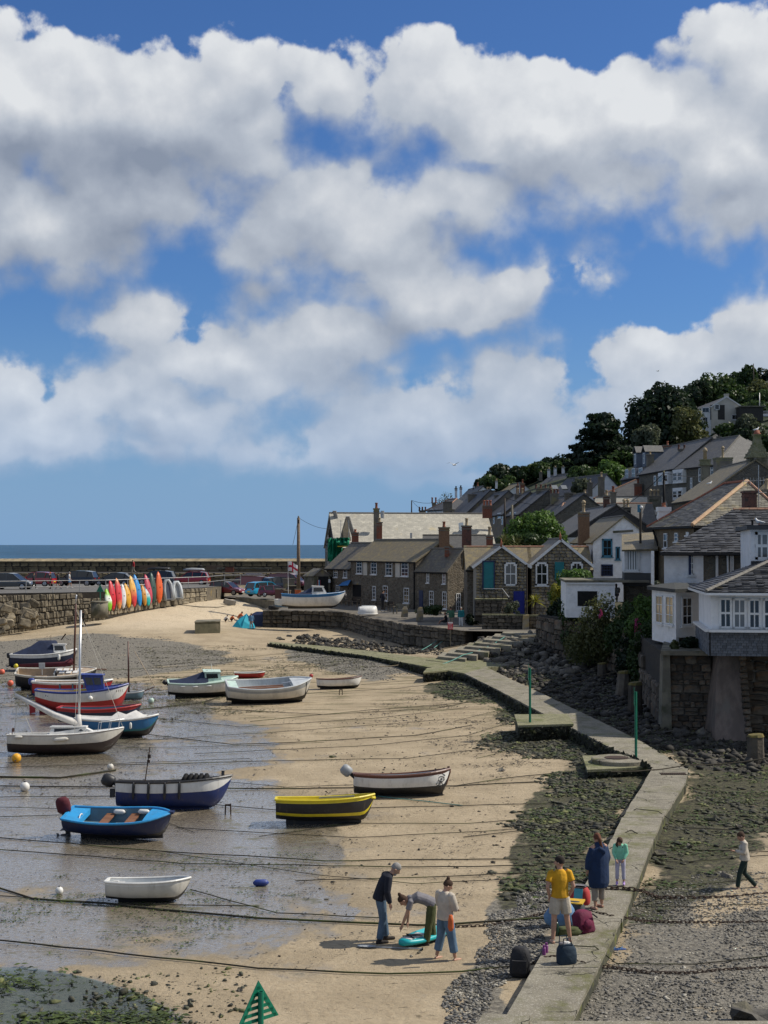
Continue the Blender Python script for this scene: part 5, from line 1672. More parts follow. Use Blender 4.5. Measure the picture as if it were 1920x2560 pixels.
# two stone terrace houses with white bays
r,A,B,C_,D_,u,bk=house('stone_terrace','dark stone terrace house with one white bay, left of the pair with bays',(1598,98),(1688,90),9,11,17.7,21.3,'grey_stone','slate_grey',hip=(0,0))
hw(r,A,B,((1635,1189,1641,1215),),nx=1)
def bay(r,A,B,rc,nx=2,out=.5):
 u0,z0=onplane(A,B,rc[0],rc[3]);u1,z1=onplane(A,B,rc[2],rc[1])
 A2,B2,u,n=unit2(A,B)
 q=[A2+u*u0,A2+u*u1]
 pr=[q[0]+n*out,q[1]+n*out,q[1],q[0]]
 b_=MB().prism([(p.x,p.y)for p in pr],z0-.15,z1+.25).build('bay',MATS['white_paint'],r,off=r.location)
 w_=u1-u0
 for k in range(nx):
  window(r,pr[0],pr[1],None,uv=(.1+w_*k/nx,z0+.1,w_*(k+1)/nx-.08,z1-.05),nx=1,ny=2,sill=False,fw=.1)
bay(r,A,B,(1655,1184,1680,1210))
chimney(r,1625,1136,1178,17,98,'grey_render',1,'buff_pot',poth=.4);chimney(r,1718,1123,1140,38,94,'grey_render',4,'old_brick',poth=.55,sp=.7)
r,A,B,C_,D_,u,bk=house('stone_terrace','dark stone terrace house with two white double bays stacked above each other',(1688,90),(1788,85),9,11,17.6,21.0,'grey_stone','slate_grey',hip=(0,2.5),ridge='grey_ridge')
bay(r,A,B,(1691,1178,1716,1206));bay(r,A,B,(1691,1224,1716,1248))
hw(r,A,B,((1747,1170,1754,1205),(1726,1194,1731,1222),(1777,1160,1785,1190)),nx=1)
sk=MB()
for k in range(2):
 sk.slab([Q(1752+19*k,1147-3*k,88.2),Q(1764+19*k,1137-4*k,89.6),Q(1766+19*k,1136-4*k,90.4),Q(1754+19*k,1146-3*k,89)],.1)
sk.build('skylight',MATS['glass_sky'],r,off=r.location)
chimney(r,1807,1145,1185,40,84,'grey_render',1,'buff_pot',poth=1.0,cowl=True,cap='mossconcrete');chimney(r,1847,1114,1165,36,92,'brown_brick',5,'buff_pot',poth=.75,sp=.34,cap='mossconcrete',caph=.3)
# mossy gabled house with the ornate chimney
r,A,B,C_,D_,u,bk=house('stone_house','house with a steep moss-covered roof and big tiered ornamental chimney at right',(28.0,139.26),(27.8,126),9.4,7,12.7,16.0,'grey_stone','slate_moss')
c=Q(1893,1172,67)
ch=MB().box((c.x,c.y,c.z+.1),(1.6,1.3,1.8)).build('chimney',MATS['oldconcrete'],r,off=r.location)
cb=MB()
for(w_,z0,z1)in((1.95,.95,1.1),(1.75,1.1,1.35),(1.45,1.35,1.5),(1.3,1.5,1.75),(1.1,1.75,1.9),(.95,1.9,2.15),(.75,2.15,2.5),(.62,2.5,2.95),(.75,2.95,3.05)):
 cb.box((c.x,c.y,c.z+(z0+z1)/2),(w_,w_*.8,z1-z0))
cb.build('chimney_cap',MATS['mossconcrete'],ch,off=r.location)
MB().lathe([(.3,3.0),(.33,3.1),(.24,3.2),(.22,3.4)],c,12).build('chimney_pot',MATS['terracotta'],ch,True,off=r.location)
orn=thing('lantern_chimney','small square stone lantern-shaped chimney with a white cowl before the bays','chimney',Q(1763,1205,78))
MB().box((0,0,.9),(.8,.7,2.4)).build('stack',MATS['oldconcrete'],orn)
MB().box((0,0,1.75),(1.2,1.0,.12)).box((0,0,2.0),(.95,.8,.4)).box((0,0,2.25),(1.1,.95,.12)).build('stack_cap',MATS['mossconcrete'],orn)
MB().lathe([(.2,2.3),(.17,3.1),(.25,3.15),(.25,3.3),(.12,3.5),(.01,3.55)],n=10).build('chimney_pot',MATS['buff_pot'],orn,True)
chimney(r,1787,1226,1260,14,62,'old_brick',0);chimney(r,1800,1226,1260,14,62,'old_brick',1,'buff_pot',poth=.3)
# hipped bungalows further up
r,A,B,C_,D_,u,bk=house('bungalow','pale bungalow with a grey-brown hipped roof below the top white house',(1682,133),(1720,122),10,18,23.3,26.4,'white_wall','slate_grey',hip=(3,3))
hw(r,A,B,((1684,1113,1689,1130),),nx=1)
r,A,B,C_,D_,u,bk=house('bungalow','grey hip-roofed house with a dark blue fascia board',(1758,122),(1835,117),9,18,22.4,25.0,'white_wall','slate_grey',hip=(3.5,3.5))
MB().bar((A.x-.3,A.y-.4,22.2),(B.x+.3,B.y-.4,22.2),.1,.35).build('fascia',MATS['navy_paint'],r,off=r.location)
chimney(r,1797,1091,1104,10,121,'grey_render',1,'black',poth=.3)
r,A,B,C_,D_,u,bk=house('hill_house','broad grey hipped roof with an orange hip line in front of the blue-grey house',(1490,101),(1612,99),8,9,14.8,17.2,'grey_stone','slate_grey',hip=(4,0),ridge='ridge_tile')
chimney(r,1503,1192,1230,15,98,'grey_render',1,'buff_pot',poth=.6);chimney(r,1595,1209,1234,17,97,'brick',1,'brick',poth=.6);chimney(r,1475,1206,1230,11,99,'grey_render',1,'grey_render',poth=.5)
r,A,B,C_,D_,u,bk=house('hill_house','long low rendered building under a pale slate roof below the broad hipped roof',(1478,93),(1660,91),5,8,12.3,14.4,'grey_render','slate_pale')
chimney(r,1636,1240,1262,30,90,'oldconcrete',3,'buff_pot',poth=.5,sp=.45,cowl=True)
# top white house on the hill
r,A,B,C_,D_,u,bk=house('white_house','tall white modern house with a grey clad corner high on the wooded hill',(72.6,291.79),(71.9,314.53),6.2,28,36.6,38.6,'cream_wall','slate_grey',ridge=None,barge='white_paint')
wA,wB=(66.4,291.69),(72.6,291.69)
p0,p1=Q(1776,997,153.9),Q(1812,1033,153.9)
MB().box(((p0.x+p1.x)/2,291.69,35.4),(p1.x-p0.x,.1,3.0)).build('cladding',MATS['dark_clad'],r,off=r.location)
window(r,(66.4,291.51),(72.6,291.51),(1786,1010,1799,1025),nx=1,ny=1,sill=False,fw=.14)
window(r,wA,wB,(1829,1036,1847,1050),nx=2,ny=1,fw=.14)
chimney(r,1816,985,1030,10,154.2,'cream_wall',0,cap='cream_wall')
MB().prism([(63.2,292.74),(66.4,291.79),(66.4,306.95),(63.2,306.95)],26,36).build('wing_wall',MATS['white_wall'],r,off=r.location)
window(r,(63.2,292.74),(66.4,291.79),(1755,1018,1774,1032),nx=2,ny=1,sill=False,fw=.14);window(r,(63.2,292.74),(66.4,291.79),(1758,1042,1770,1062),nx=2,ny=1,sill=False,fw=.14)
r2_=thing('garage','dark wooden garage and fence to the right of the top white house','garage',Q(1865,1052,152))
MB().box((1.2,2,1.4),(4.5,4,2.8)).build('wall',MATS['dark_clad'],r2_)
MB().box((1.4,2,2.9),(5.2,4.6,.25)).build('roof',MATS['oldconcrete'],r2_)
# right edge: roofs behind the granite house
r,A,B,C_,D_,u,bk=house('stone_house','house at right edge with lichened roof behind the ornate chimney',(1900,64),(1990,62),8,7,13.2,16.2,'white_wall','slate_moss')
chimney(r,1916,1224,1250,18,56,'oldconcrete',1,'buff_pot',poth=.8)
# ---------------------------------------------------------------- poles and wires
def pole(px,py0,py1,d,label,r0=.11,mat='darkwood',arms=0):
 b=Q(px,py1,d)
 t=thing('utility_pole',label,'pole',b)
 h=Q(px,py0,d).z-b.z
 MB().tube([(0,0,-1),(0,0,h)],[r0*1.25,r0*.85],8).build('pole_shaft',MATS[mat],t,True)
 if arms:
  MB().box((0,-.1,h-.4),(.14,.3,.35)).build('pole_bracket',MATS['black'],t)
  MB().lathe([(.05,0),(.09,.1),(.05,.2)],(0,0,h-.02),8).build('insulator',MATS['grey_render'],t)
 return t,V((b.x,b.y,b.z+h))
_,pa=pole(746,1294,1490,77,'tall old timber pole standing beside the hut on the quay',.17,'wood',1)
_,pb=pole(1029,1251,1285,128,'thin dark pole on the skyline left of the terraces',.1)
_,pc=pole(1262,1244,1318,93,'dark timber pole rising in front of the terrace windows',.11)
_,pd=pole(1280,1262,1312,90,'short mossy pole just above the bright green tree',.15,'oldconcrete')
_,pe=pole(1660,1182,1282,60,'black pole with a gull-white top rising from behind the white chimney',.1,'black',1)
_,pf=pole(1884,909,980,180,'tall thin aerial mast on the wooded skyline',.12)
_,pg=pole(1899,982,1040,160,'pale slim lamp column beside the hilltop road',.1,'galv')
_,ph=pole(1183,1213,1235,135,'short dark pole between rooftops on the left skyline',.09)
def wire(a,b,sag,label,r=.018):
 pts=[a.lerp(b,i/8)-V((0,0,sag*4*(i/8)*(1-i/8)))for i in range(9)]
 tag(MB().tube(pts,r,4).build('overhead_wire',MATS['black']),label,'wire')
wire(pa,Q(824,1322,88),.3,'thin wire from the tall quay pole to the hall gable',.02)
wire(pa,Q(732,1362,74),.1,'stay wire slanting down left of the tall quay pole',.02)
wire(pb,Q(1100,1253,128),.4,'upper wire from the skyline pole to the end house',.03)
wire(pb,Q(1075,1278,124),.5,'lower wire from the skyline pole to the end house',.03)
wire(pe,Q(1560,1247,80),.5,'wire from the black pole down to the twin stacks',.025)
wire(pe,Q(1483,1300,66),.6,'long wire from the black pole to the white gable',.025)
wire(pe,Q(1790,1190,75),.2,'wire from the black pole across the white bays',.02)
wire(pc,Q(1400,1262,90),.4,'wire from the dark pole towards the stone stacks',.025)
# tv aerial on the granite house chimney
t=thing('aerial','grey television aerial standing beside the brick stack at right','aerial',Q(1897,1270,46))
mb=MB().tube([(0,0,0),(0,0,2.6)],.025,5).tube([(-1.0,0,1.6),(.4,0,1.68)],.015,4).tube([(-.9,0,.9),(.5,0,.95)],.015,4)
for i in range(7):mb.tube([(-.9+i*.2,0,1.4),(-.9+i*.2,0,1.85)],.008,4)
mb.build('aerial_rod',MATS['galv'],t)
# ---------------------------------------------------------------- vegetation
def leafmat(name,c1,c2,c3):
 m,g=newmat(name)
 g('NewGeometry')
 rr=g.last.outputs['Random Per Island']
 co=g('TexCoord',out=3)
 col=g.mix(rr,c1,c2)
 col=g.mix(g.math('MULTIPLY',g.step(g.noise(co,.6,3),.52,.68),.7),col,c3)
 d=g('BsdfDiffuse',{0:col})
 sc_=g.vec('SCALE',col)
 g.last.inputs['Scale'].default_value=1.3
 t=g('BsdfTranslucent',{0:sc_})
 gl=g('BsdfGlossy',{0:(.5,.5,.5,1),'Roughness':.45})
 a=g('MixShader',{0:.28,1:d,2:t})
 g('OutputMaterial',{0:g('MixShader',{0:.04,1:a,2:gl})})
 return m
leafmat('leaf_mid',(.048,.082,.022),(.028,.055,.016),(.07,.098,.03))
leafmat('leaf_bright',(.09,.16,.030),(.055,.11,.024),(.12,.19,.035))
leafmat('leaf_dark',(.018,.034,.014),(.012,.024,.011),(.024,.042,.015))
leafmat('leaf_olive',(.115,.12,.042),(.075,.088,.032),(.095,.115,.04))
leafmat('leaf_grey',(.10,.115,.07),(.07,.085,.05),(.085,.105,.06))
leafmat('leaf_yellow',(.27,.25,.03),(.17,.18,.03),(.22,.23,.04))
leafmat('leaf_pink',(.40,.06,.17),(.30,.04,.12),(.10,.10,.04))
M('bark',(.07,.055,.04),(.045,.036,.028),4,.95,.05,8)
def cards(cen,nrm,size,asp=.6,bend=.25):
 """leaf-shaped folded quads: numpy arrays -> verts, faces"""
 n=len(cen)
 r1=rng.normal(size=(n,3))
 nn=nrm+rng.normal(size=(n,3))*.55
 nn/=np.linalg.norm(nn,axis=1,keepdims=True)+1e-9
 t=np.cross(nn,r1)
 t/=np.linalg.norm(t,axis=1,keepdims=True)+1e-9
 b=np.cross(nn,t)
 s=size[:,None]
 v=np.stack([cen-t*s,cen-b*s*asp+nn*s*bend,cen+t*s,cen+b*s*asp+nn*s*bend],1).reshape(-1,3)
 f=np.arange(4*n).reshape(n,4)
 return v,f
def npmesh(name,v,f,mat,parent=None):
 me=bpy.data.meshes.new(name)
 k=f.shape[1]
 me.vertices.add(len(v));me.vertices.foreach_set('co',np.asarray(v,np.float32).ravel())
 me.loops.add(f.size);me.loops.foreach_set('vertex_index',f.ravel().astype(np.int32))
 me.polygons.add(len(f));me.polygons.foreach_set('loop_start',np.arange(0,f.size,k,dtype=np.int32))
 me.update(calc_edges=True)
 for m_ in(mat if isinstance(mat,list)else[mat]):me.materials.append(m_)
 return link(bpy.data.objects.new(name,me),parent)
def crown_cards(blobs,n,leaf,flat=1.0):
 """leaves through the shells of many overlapping clumps; blobs: (x, y, z, rx, ry, rz)"""
 B_=np.array(blobs,float)
 vol=B_[:,3]*B_[:,5]
 pick=rng.choice(len(B_),n,p=vol/vol.sum())
 d=rng.normal(size=(n,3))
 d/=np.linalg.norm(d,axis=1,keepdims=True)
 rad=rng.random(n)**.33
 rad=.35+.72*rad
 q=B_[pick]
 cen=q[:,:3]+d*q[:,3:6]*rad[:,None]
 sz=leaf*rng.uniform(.6,1.35,n)
 return cards(cen,d*np.array([1,1,flat]),sz)
def tree(name,label,px,py0,py1,d,wpx,mat,n=3500,leaf=.28,clumps=22,group=None,trunk=.3,shape='round',depth=None,cat='tree',lean=0):
 """crown between photo rows py0 (top) and py1 (foot of the trunk), wpx wide"""
 b=Q(px,py1,d)
 H=Q(px,py0,d).z-b.z
 W=wpx*d*K/F/2
 t=thing(name,label,cat,b,group=group)
 bl=[]
 dp=depth or W
 for i in range(clumps):
  if shape=='round':
   th,zz=rnd.uniform(0,6.28),rnd.uniform(0,1)
   rr=math.sqrt(rnd.random())*math.sqrt(max(.08,1-(zz*1.15-.3)**2))*.82
   s=rnd.uniform(.26,.44)
   bl.append((math.cos(th)*rr*W,math.sin(th)*rr*dp,H*(.25+.60*zz),W*s,dp*s,H*s*.6))
  elif shape=='bush':
   th,zz=rnd.uniform(0,6.28),rnd.uniform(0,1)
   rr=math.sqrt(rnd.random())*math.sqrt(1-zz*zz*.8)*.85
   s=rnd.uniform(.26,.46)
   bl.append((math.cos(th)*rr*W,math.sin(th)*rr*dp,H*(.1+.72*zz),W*s,dp*s,H*s*.6))
  elif shape=='tier':
   k=i/clumps
   th=rnd.uniform(0,6.28)
   rr=(1-k*.62)*rnd.uniform(.25,.85)
   s=rnd.uniform(.2,.38)
   bl.append((math.cos(th)*rr*W,math.sin(th)*rr*dp,H*(.08+.85*k)+rnd.uniform(-.03,.03)*H,W*s*1.25,dp*s,H*.055))
  elif shape=='dome':
   th=rnd.uniform(0,6.28)
   rr=math.sqrt(rnd.random())*.88
   top=math.sqrt(max(0,1-rr*rr))
   zz=rnd.uniform(.25,1)*top
   s=rnd.uniform(.22,.38)
   bl.append((math.cos(th)*rr*W,math.sin(th)*rr*dp,H*(.14+.70*zz),W*s,dp*s,H*s*.6))
 if lean:bl=[(a+c*lean,b2,c,e,f2,g2)for a,b2,c,e,f2,g2 in bl]
 v,f=crown_cards(bl,n,leaf)
 v[:,2]=np.maximum(v[:,2],-.3)
 npmesh('crown',v,f,MATS[mat],t)
 if trunk:
  mb=MB()
  mb.tube([(0,0,-1.5),(rnd.uniform(-.2,.2),0,H*.3),(lean*H*.6+rnd.uniform(-.3,.3),0,H*.72)],[trunk,trunk*.75,trunk*.3],7)
  for(x,y,z,*_r)in bl[:7]:
   mb.tube([(lean*H*.3,0,H*rnd.uniform(.22,.4)),(x*.5,y*.5,z*.8),(x,y,z)],[trunk*.45,trunk*.28,trunk*.1],5)
  mb.build('trunk',MATS['bark'],t,True)
 return t
G1_='trees on the hill'
tree('cypress','very dark ragged conifer standing alone left of the great dark tree',1508,1030,1178,140,150,'leaf_dark',6500,.44,50,G1_,.5,'tier')
tree('conifer','small dark conifer at the left foot of the ragged cypress',1440,1110,1180,140,60,'leaf_dark',1800,.36,16,G1_,.3,'tier')
tree('holm_oak','huge dark domed evergreen on the skyline',1652,960,1155,148,198,'leaf_dark',11000,.46,60,G1_,.7,'dome')
tree('holm_oak','dark evergreen joining the cypress and the great dome',1570,1085,1180,144,90,'leaf_dark',2600,.4,20,G1_,.4,'dome')
tree('broadleaf_tree','leafy brown-green tree in front of the dark dome beside the top white house',1715,1020,1120,138,90,'leaf_olive',2600,.34,22,G1_,.3)
tree('broadleaf_tree','green tree crown rising directly above the top white house',1790,925,1050,178,130,'leaf_mid',5200,.45,30,G1_,.5,'dome')
tree('broadleaf_tree','green tree on the skyline at the right of the aerial mast',1868,918,1010,190,60,'leaf_mid',2600,.45,18,G1_,.4)
tree('broadleaf_tree','dark green tree at the right edge of the skyline',1912,925,1010,195,80,'leaf_dark',2600,.45,18,G1_,.4)
tree('broadleaf_tree','tree in the gap between the skyline crowns behind the white house',1830,935,1000,200,60,'leaf_mid',2000,.45,16,G1_,.4)
tree('broadleaf_tree','rounded dark tree on the skyline at the left end of the wood',1262,1157,1222,158,100,'leaf_dark',4200,.36,26,G1_,.4,'dome')
tree('broadleaf_tree','low dark shrubby tree at the left slope of the skyline wood',1215,1185,1225,158,60,'leaf_dark',1600,.36,14,G1_,.3,'dome')
tree('broadleaf_tree','wind-cut green thicket sloping up towards the cypress',1360,1152,1205,160,120,'leaf_mid',3800,.4,24,G1_,.3,'dome')
tree('broadleaf_tree','green thicket directly left of the cypress foot',1425,1140,1200,152,90,'leaf_mid',3000,.4,20,G1_,.3,'dome')
tree('broadleaf_tree','mid green bushy tree below the cypress behind the grey roof lights',1462,1160,1235,128,100,'leaf_mid',3200,.34,22,G1_,.3)
tree('broadleaf_tree','fresh green tree left of the blue-grey dormer house',1528,1150,1220,120,80,'leaf_bright',3000,.3,22,G1_,.3)
tree('broadleaf_tree','grey-green bush below the broad roof on the hill',1456,1195,1250,112,60,'leaf_grey',1800,.26,16,G1_,.2)
tree('broadleaf_tree','dull brownish tree behind the dormers',1620,1065,1140,132,80,'leaf_grey',2400,.34,20,G1_,.3)
tree('broadleaf_tree','round green garden tree below the top white house',1808,1060,1112,140,70,'leaf_mid',2400,.32,18,G1_,.25,'bush')
tree('broadleaf_tree','grey-green shrub mass right of the top white house',1870,1040,1105,140,80,'leaf_grey',2400,.32,18,G1_,.25,'bush')
tree('broadleaf_tree','sunlit hedge-like tree above the hilltop car',1895,975,1030,170,90,'leaf_mid',2600,.4,18,G1_,.3,'bush')
tree('broadleaf_tree','dark green tree at the right edge behind the ornate chimney',1925,1080,1160,110,70,'leaf_mid',2400,.3,18,G1_,.3)
for i_,(px_,p0_,p1_,d_,w_,mt_,lb_)in enumerate(((1300,1165,1225,165,90,'leaf_dark','dark crown on the skyline right of the rounded dark tree'),(1400,1135,1205,165,110,'leaf_dark','dark crown behind the wind-cut thicket left of the cypress'),(1465,1130,1200,150,90,'leaf_mid','green crown at the right foot of the small conifer'),(1560,1120,1200,138,110,'leaf_mid','green undergrowth tree below the cypress and the dark dome'),(1690,1000,1100,152,100,'leaf_dark','dark crown between the great dome and the white house'),(1745,935,1040,172,90,'leaf_dark','dark crown rising behind the leafy brown-green tree'),(1735,1060,1120,145,80,'leaf_olive','olive shrubby tree left of the white house wing'),(1838,960,1040,172,90,'leaf_mid','green crown behind the hilltop garage'),(1900,950,1040,178,110,'leaf_olive','olive green crown at right edge below the skyline'),(1880,1000,1060,165,110,'leaf_mid','broad green shrubbery left of the silver hilltop car'),(1905,1055,1120,150,90,'leaf_mid','green shrubbery below the silver hilltop car'),(1850,1070,1140,130,90,'leaf_dark','dark shrubbery behind the five-pot chimney'),(1240,1180,1235,150,110,'leaf_mid','green scrub under the rounded dark skyline tree'))):
 tree('broadleaf_tree',lb_,px_,p0_,p1_,d_,w_,mt_,3000,.42,24,G1_,.3,'dome')
tree('bare_tree','thin leafless tree on the far left skyline behind the end house',1112,1230,1275,130,44,'leaf_grey',220,.16,12,None,.1)
tree('village_tree','large bright green rounded tree among the roofs above the granite cottages',1336,1278,1392,72,142,'leaf_bright',11000,.17,40,None,.3,'bush')
tree('village_bush','darker green lower crown beneath the bright tree',1320,1330,1400,70.5,110,'leaf_mid',4000,.15,22,None,.15,'bush')
# garden shrubs above the bank wall
tree('hedge','glossy dark green clipped hedge above the shed',1436,1424,1500,56,112,'leaf_bright',4500,.12,24,None,.08,'bush',depth=1.2,cat='hedge')
tree('shrub','yellow-green variegated shrub left of the shed',1398,1462,1545,54,52,'leaf_yellow',1800,.10,14,None,.06,'bush',cat='shrub')
tree('shrub','dark evergreen shrub below the yellow-green one',1402,1495,1560,53.5,60,'leaf_dark',1600,.12,14,None,.06,'bush',cat='shrub')
GS='shrubs on the garden bank'
tree('tamarisk','feathery olive-brown bush spilling over the bank in front of the shed',1500,1490,1650,47.8,150,'leaf_olive',5200,.10,30,GS,.06,'bush',cat='shrub')
tree('shrub','dark green ivy mass left of the feathery bush',1432,1510,1620,51.0,110,'leaf_mid',2600,.11,18,GS,.05,'bush',cat='shrub')
tree('shrub','green leafy bush between the feathery bush and the pink flowers',1560,1505,1620,46,120,'leaf_mid',3600,.11,22,GS,.05,'bush',cat='shrub')
tree('shrub','bright green bush under the oriel window',1606,1485,1600,43.6,90,'leaf_bright',2800,.10,20,GS,.05,'bush',cat='shrub')
tree('shrub','dark ivy hanging down the wall left of the white bay',1618,1550,1700,41.0,90,'leaf_mid',3400,.10,24,GS,.05,'bush',cat='shrub')
tree('shrub','dark trailing plants on the bank under the pink flowers',1580,1575,1680,43.6,110,'leaf_dark',2600,.10,18,GS,.05,'bush',cat='shrub')
tree('shrub','trailing olive growth low on the left of the bank',1462,1560,1660,49.0,120,'leaf_olive',2400,.10,18,GS,.05,'bush',cat='shrub')
tree('valerian','upright pink flower clump on the green bank',1593,1546,1592,42.9,22,'leaf_pink',500,.06,10,None,0,'bush',cat='flowers')
tree('valerian','small pink flowers beside the feathery bush',1502,1522,1545,46.2,12,'leaf_pink',160,.05,6,None,0,'bush',cat='flowers')
tree('shrub','low dark heather on the bastion top beside the white bay',1725,1594,1625,35.3,70,'leaf_dark',2000,.05,16,None,0,'bush',cat='shrub')
tree('shrub','wispy reddish grass at the foot of the white bay',1688,1598,1624,34.9,42,'leaf_olive',700,.05,10,None,0,'bush',cat='shrub')
tree('shrub','pale grass tuft behind the bay roof',1645,1452,1485,40,30,'leaf_grey',500,.07,8,None,0,'bush',cat='shrub')
tree('shrub','leafy patio bush in front of the blue door',1282,1500,1542,58.8,36,'leaf_grey',1500,.07,14,None,0,'bush',cat='shrub')
tree('shrub','dark plants along the foot of the small stone cottage',1080,1514,1536,63.2,80,'leaf_mid',1400,.09,16,None,0,'bush',cat='shrub',depth=.6)
tree('shrub','dark green growth at the corner left of the garden wall',1180,1536,1566,60.5,34,'leaf_dark',800,.09,10,None,0,'bush',cat='shrub')
def palm(label,px,py0,py1,d,n,mat,r=1.0):
 b=Q(px,py1,d)
 h=Q(px,py0,d).z-b.z
 t=thing('cordyline',label,'palm',b)
 MB().tube([(0,0,-.3),(0,0,h*.55)],[.09,.07],7).build('trunk',MATS['bark'],t,True)
 mb=MB()
 for i in range(n):
  a,e=rnd.uniform(0,6.28),rnd.uniform(-.3,1.4)
  L=r*rnd.uniform(.8,1.15)
  base=V((0,0,h*.55))
  dr=V((math.cos(a)*math.cos(e),math.sin(a)*math.cos(e),math.sin(e)))
  sd=V((-math.sin(a),math.cos(a),0))*.045
  p1=base+dr*L*.5;p2=base+dr*L-V((0,0,.25*L))
  mb.add([base-sd*.6,base+sd*.6,p1+sd,p1-sd,p2],[(0,1,2,3),(3,2,4)])
 mb.build('fronds',MATS[mat],t)
palm('spiky yellow-green cordyline in the garden right of the blue door',1338,1480,1538,58.6,70,'leaf_yellow',1.0)
palm('spiky palm behind the roof ridge of the left granite cottage',1262,1340,1385,68,90,'leaf_olive',1.4)
palm('spiky palm beside the first one behind the ridge under the bright tree',1290,1342,1385,68.5,90,'leaf_olive',1.3)
# ---------------------------------------------------------------- boats
def paint(name,c,r=.38,coat=0.0,dirt=.75):
 if name in MATS:return MATS[name]
 m,g=newmat(name)
 co=g('TexCoord',out=3)
 n=g.noise(g.vec('MULTIPLY',co,(1,1,.35)),3.2,6,.62)
 col=g.mix(g('MapRange',{0:n,1:.45,2:.8,3:0.0,4:dirt}),c,tuple(x*.55+.02 for x in c))
 n3=g.noise(g.vec('MULTIPLY',co,(5,5,.5)),2.4,5,.7)
 col=g.mix(g('MapRange',{0:n3,1:.56,2:.72,3:0.0,4:dirt*.6}),col,(.12+c[0]*.3,.09+c[1]*.3,.055+c[2]*.3))
 n2=g.noise(co,22,3)
 col=g.mix(g('MapRange',{0:n2,1:.6,2:.8,3:0.0,4:dirt*.4}),col,tuple(x*.5 for x in c))
 g('OutputMaterial',{0:g('BsdfPrincipled',{'Base Color':col,'Roughness':g('MapRange',{0:n,3:r,4:r+.2}),'Coat Weight':coat})})
 return m
for nm,c in(('p_white',(.70,.69,.65)),('p_offwhite',(.60,.57,.50)),('p_black',(.014,.014,.016)),('p_navy',(.012,.02,.05)),('p_red',(.40,.022,.022)),('p_darkred',(.24,.016,.02)),('p_blue',(.003,.012,.06)),('p_bright',(.025,.30,.62)),('p_deep',(.006,.022,.12)),('p_yellow',(.68,.55,.02)),('p_grey',(.30,.32,.33)),('p_lgrey',(.50,.53,.54)),('p_mint',(.48,.62,.54)),('p_teal',(.02,.16,.19)),('p_maroon',(.14,.018,.028)),('p_brown',(.11,.04,.025)),('p_slate',(.11,.19,.24)),('p_royal',(.02,.045,.24)),('p_antifoul',(.035,.022,.02)),('p_green',(.03,.12,.09)),('p_midblue',(.02,.14,.32)),('p_beige',(.46,.36,.25))):
 paint(nm,c)
M('canvas_navy',(.016,.026,.062),(.011,.018,.045),3,.85,.04,3)
M('canvas_white',(.62,.60,.56),(.52,.50,.47),3,.85,.04,3)
M('canvas_maroon',(.10,.014,.022),(.075,.012,.018),3,.85,.03,4)
M('rope_white',(.5,.48,.42),(.4,.38,.33),20,.9)
M('rope_dark',(.04,.036,.025),(.025,.024,.016),4,.9,c3=(.055,.07,.02),s3=.5,t3=(.5,.62))
M('rope_teal',(.12,.30,.27),(.09,.24,.21),10,.9)
M('rope_brown',(.16,.13,.085),(.11,.09,.06),8,.9)
M('varnish',(.22,.10,.05),(.16,.07,.035),5,.5,stretch=(.3,2,2))
M('alu',(.55,.56,.57),(.48,.49,.5),6,.35,metal=.7)
class Hull:
 def __init__(s,L,B,H,tw=.75,rb=.28,rs=.08,mid=.42,kst=.12,rake=.12,full=2.2):
  s.L,s.B,s.H,s.tw,s.rb,s.rs,s.mid,s.kst,s.rake,s.full=L,B,H,tw,rb,rs,mid,kst,rake,full
 def half(s,t):
  m=s.mid
  f=s.tw+(1-s.tw)*math.sin(math.pi/2*t/m)if t<m else max(.012,math.cos(math.pi/2*((t-m)/(1-m))**s.full))
  return s.B/2*f
 def sheer(s,t):
  return s.H*(1+s.rb*max(0,(t-.35)/.65)**2+s.rs*max(0,(.35-t)/.35)**2)
 def keel(s,t):
  a=s.kst*s.H*max(0,(.3-t)/.3)**1.5
  return a+s.sheer(t)*.8*max(0,(t-(1-s.rake))/s.rake)**2.2
 def pt(s,t,q,ins=0.0):
  b,k,h=s.half(t),s.keel(t),s.sheer(t)
  y=b*(1-(1-q)**2.4)**.62*(.9+.1*q)
  z=k+(h-k)*q**1.25
  x=-s.L/2+s.L*t-(1-q)*.04*s.L*max(0,t-.6)
  y=max(0.0,y-ins)
  return x,y,z
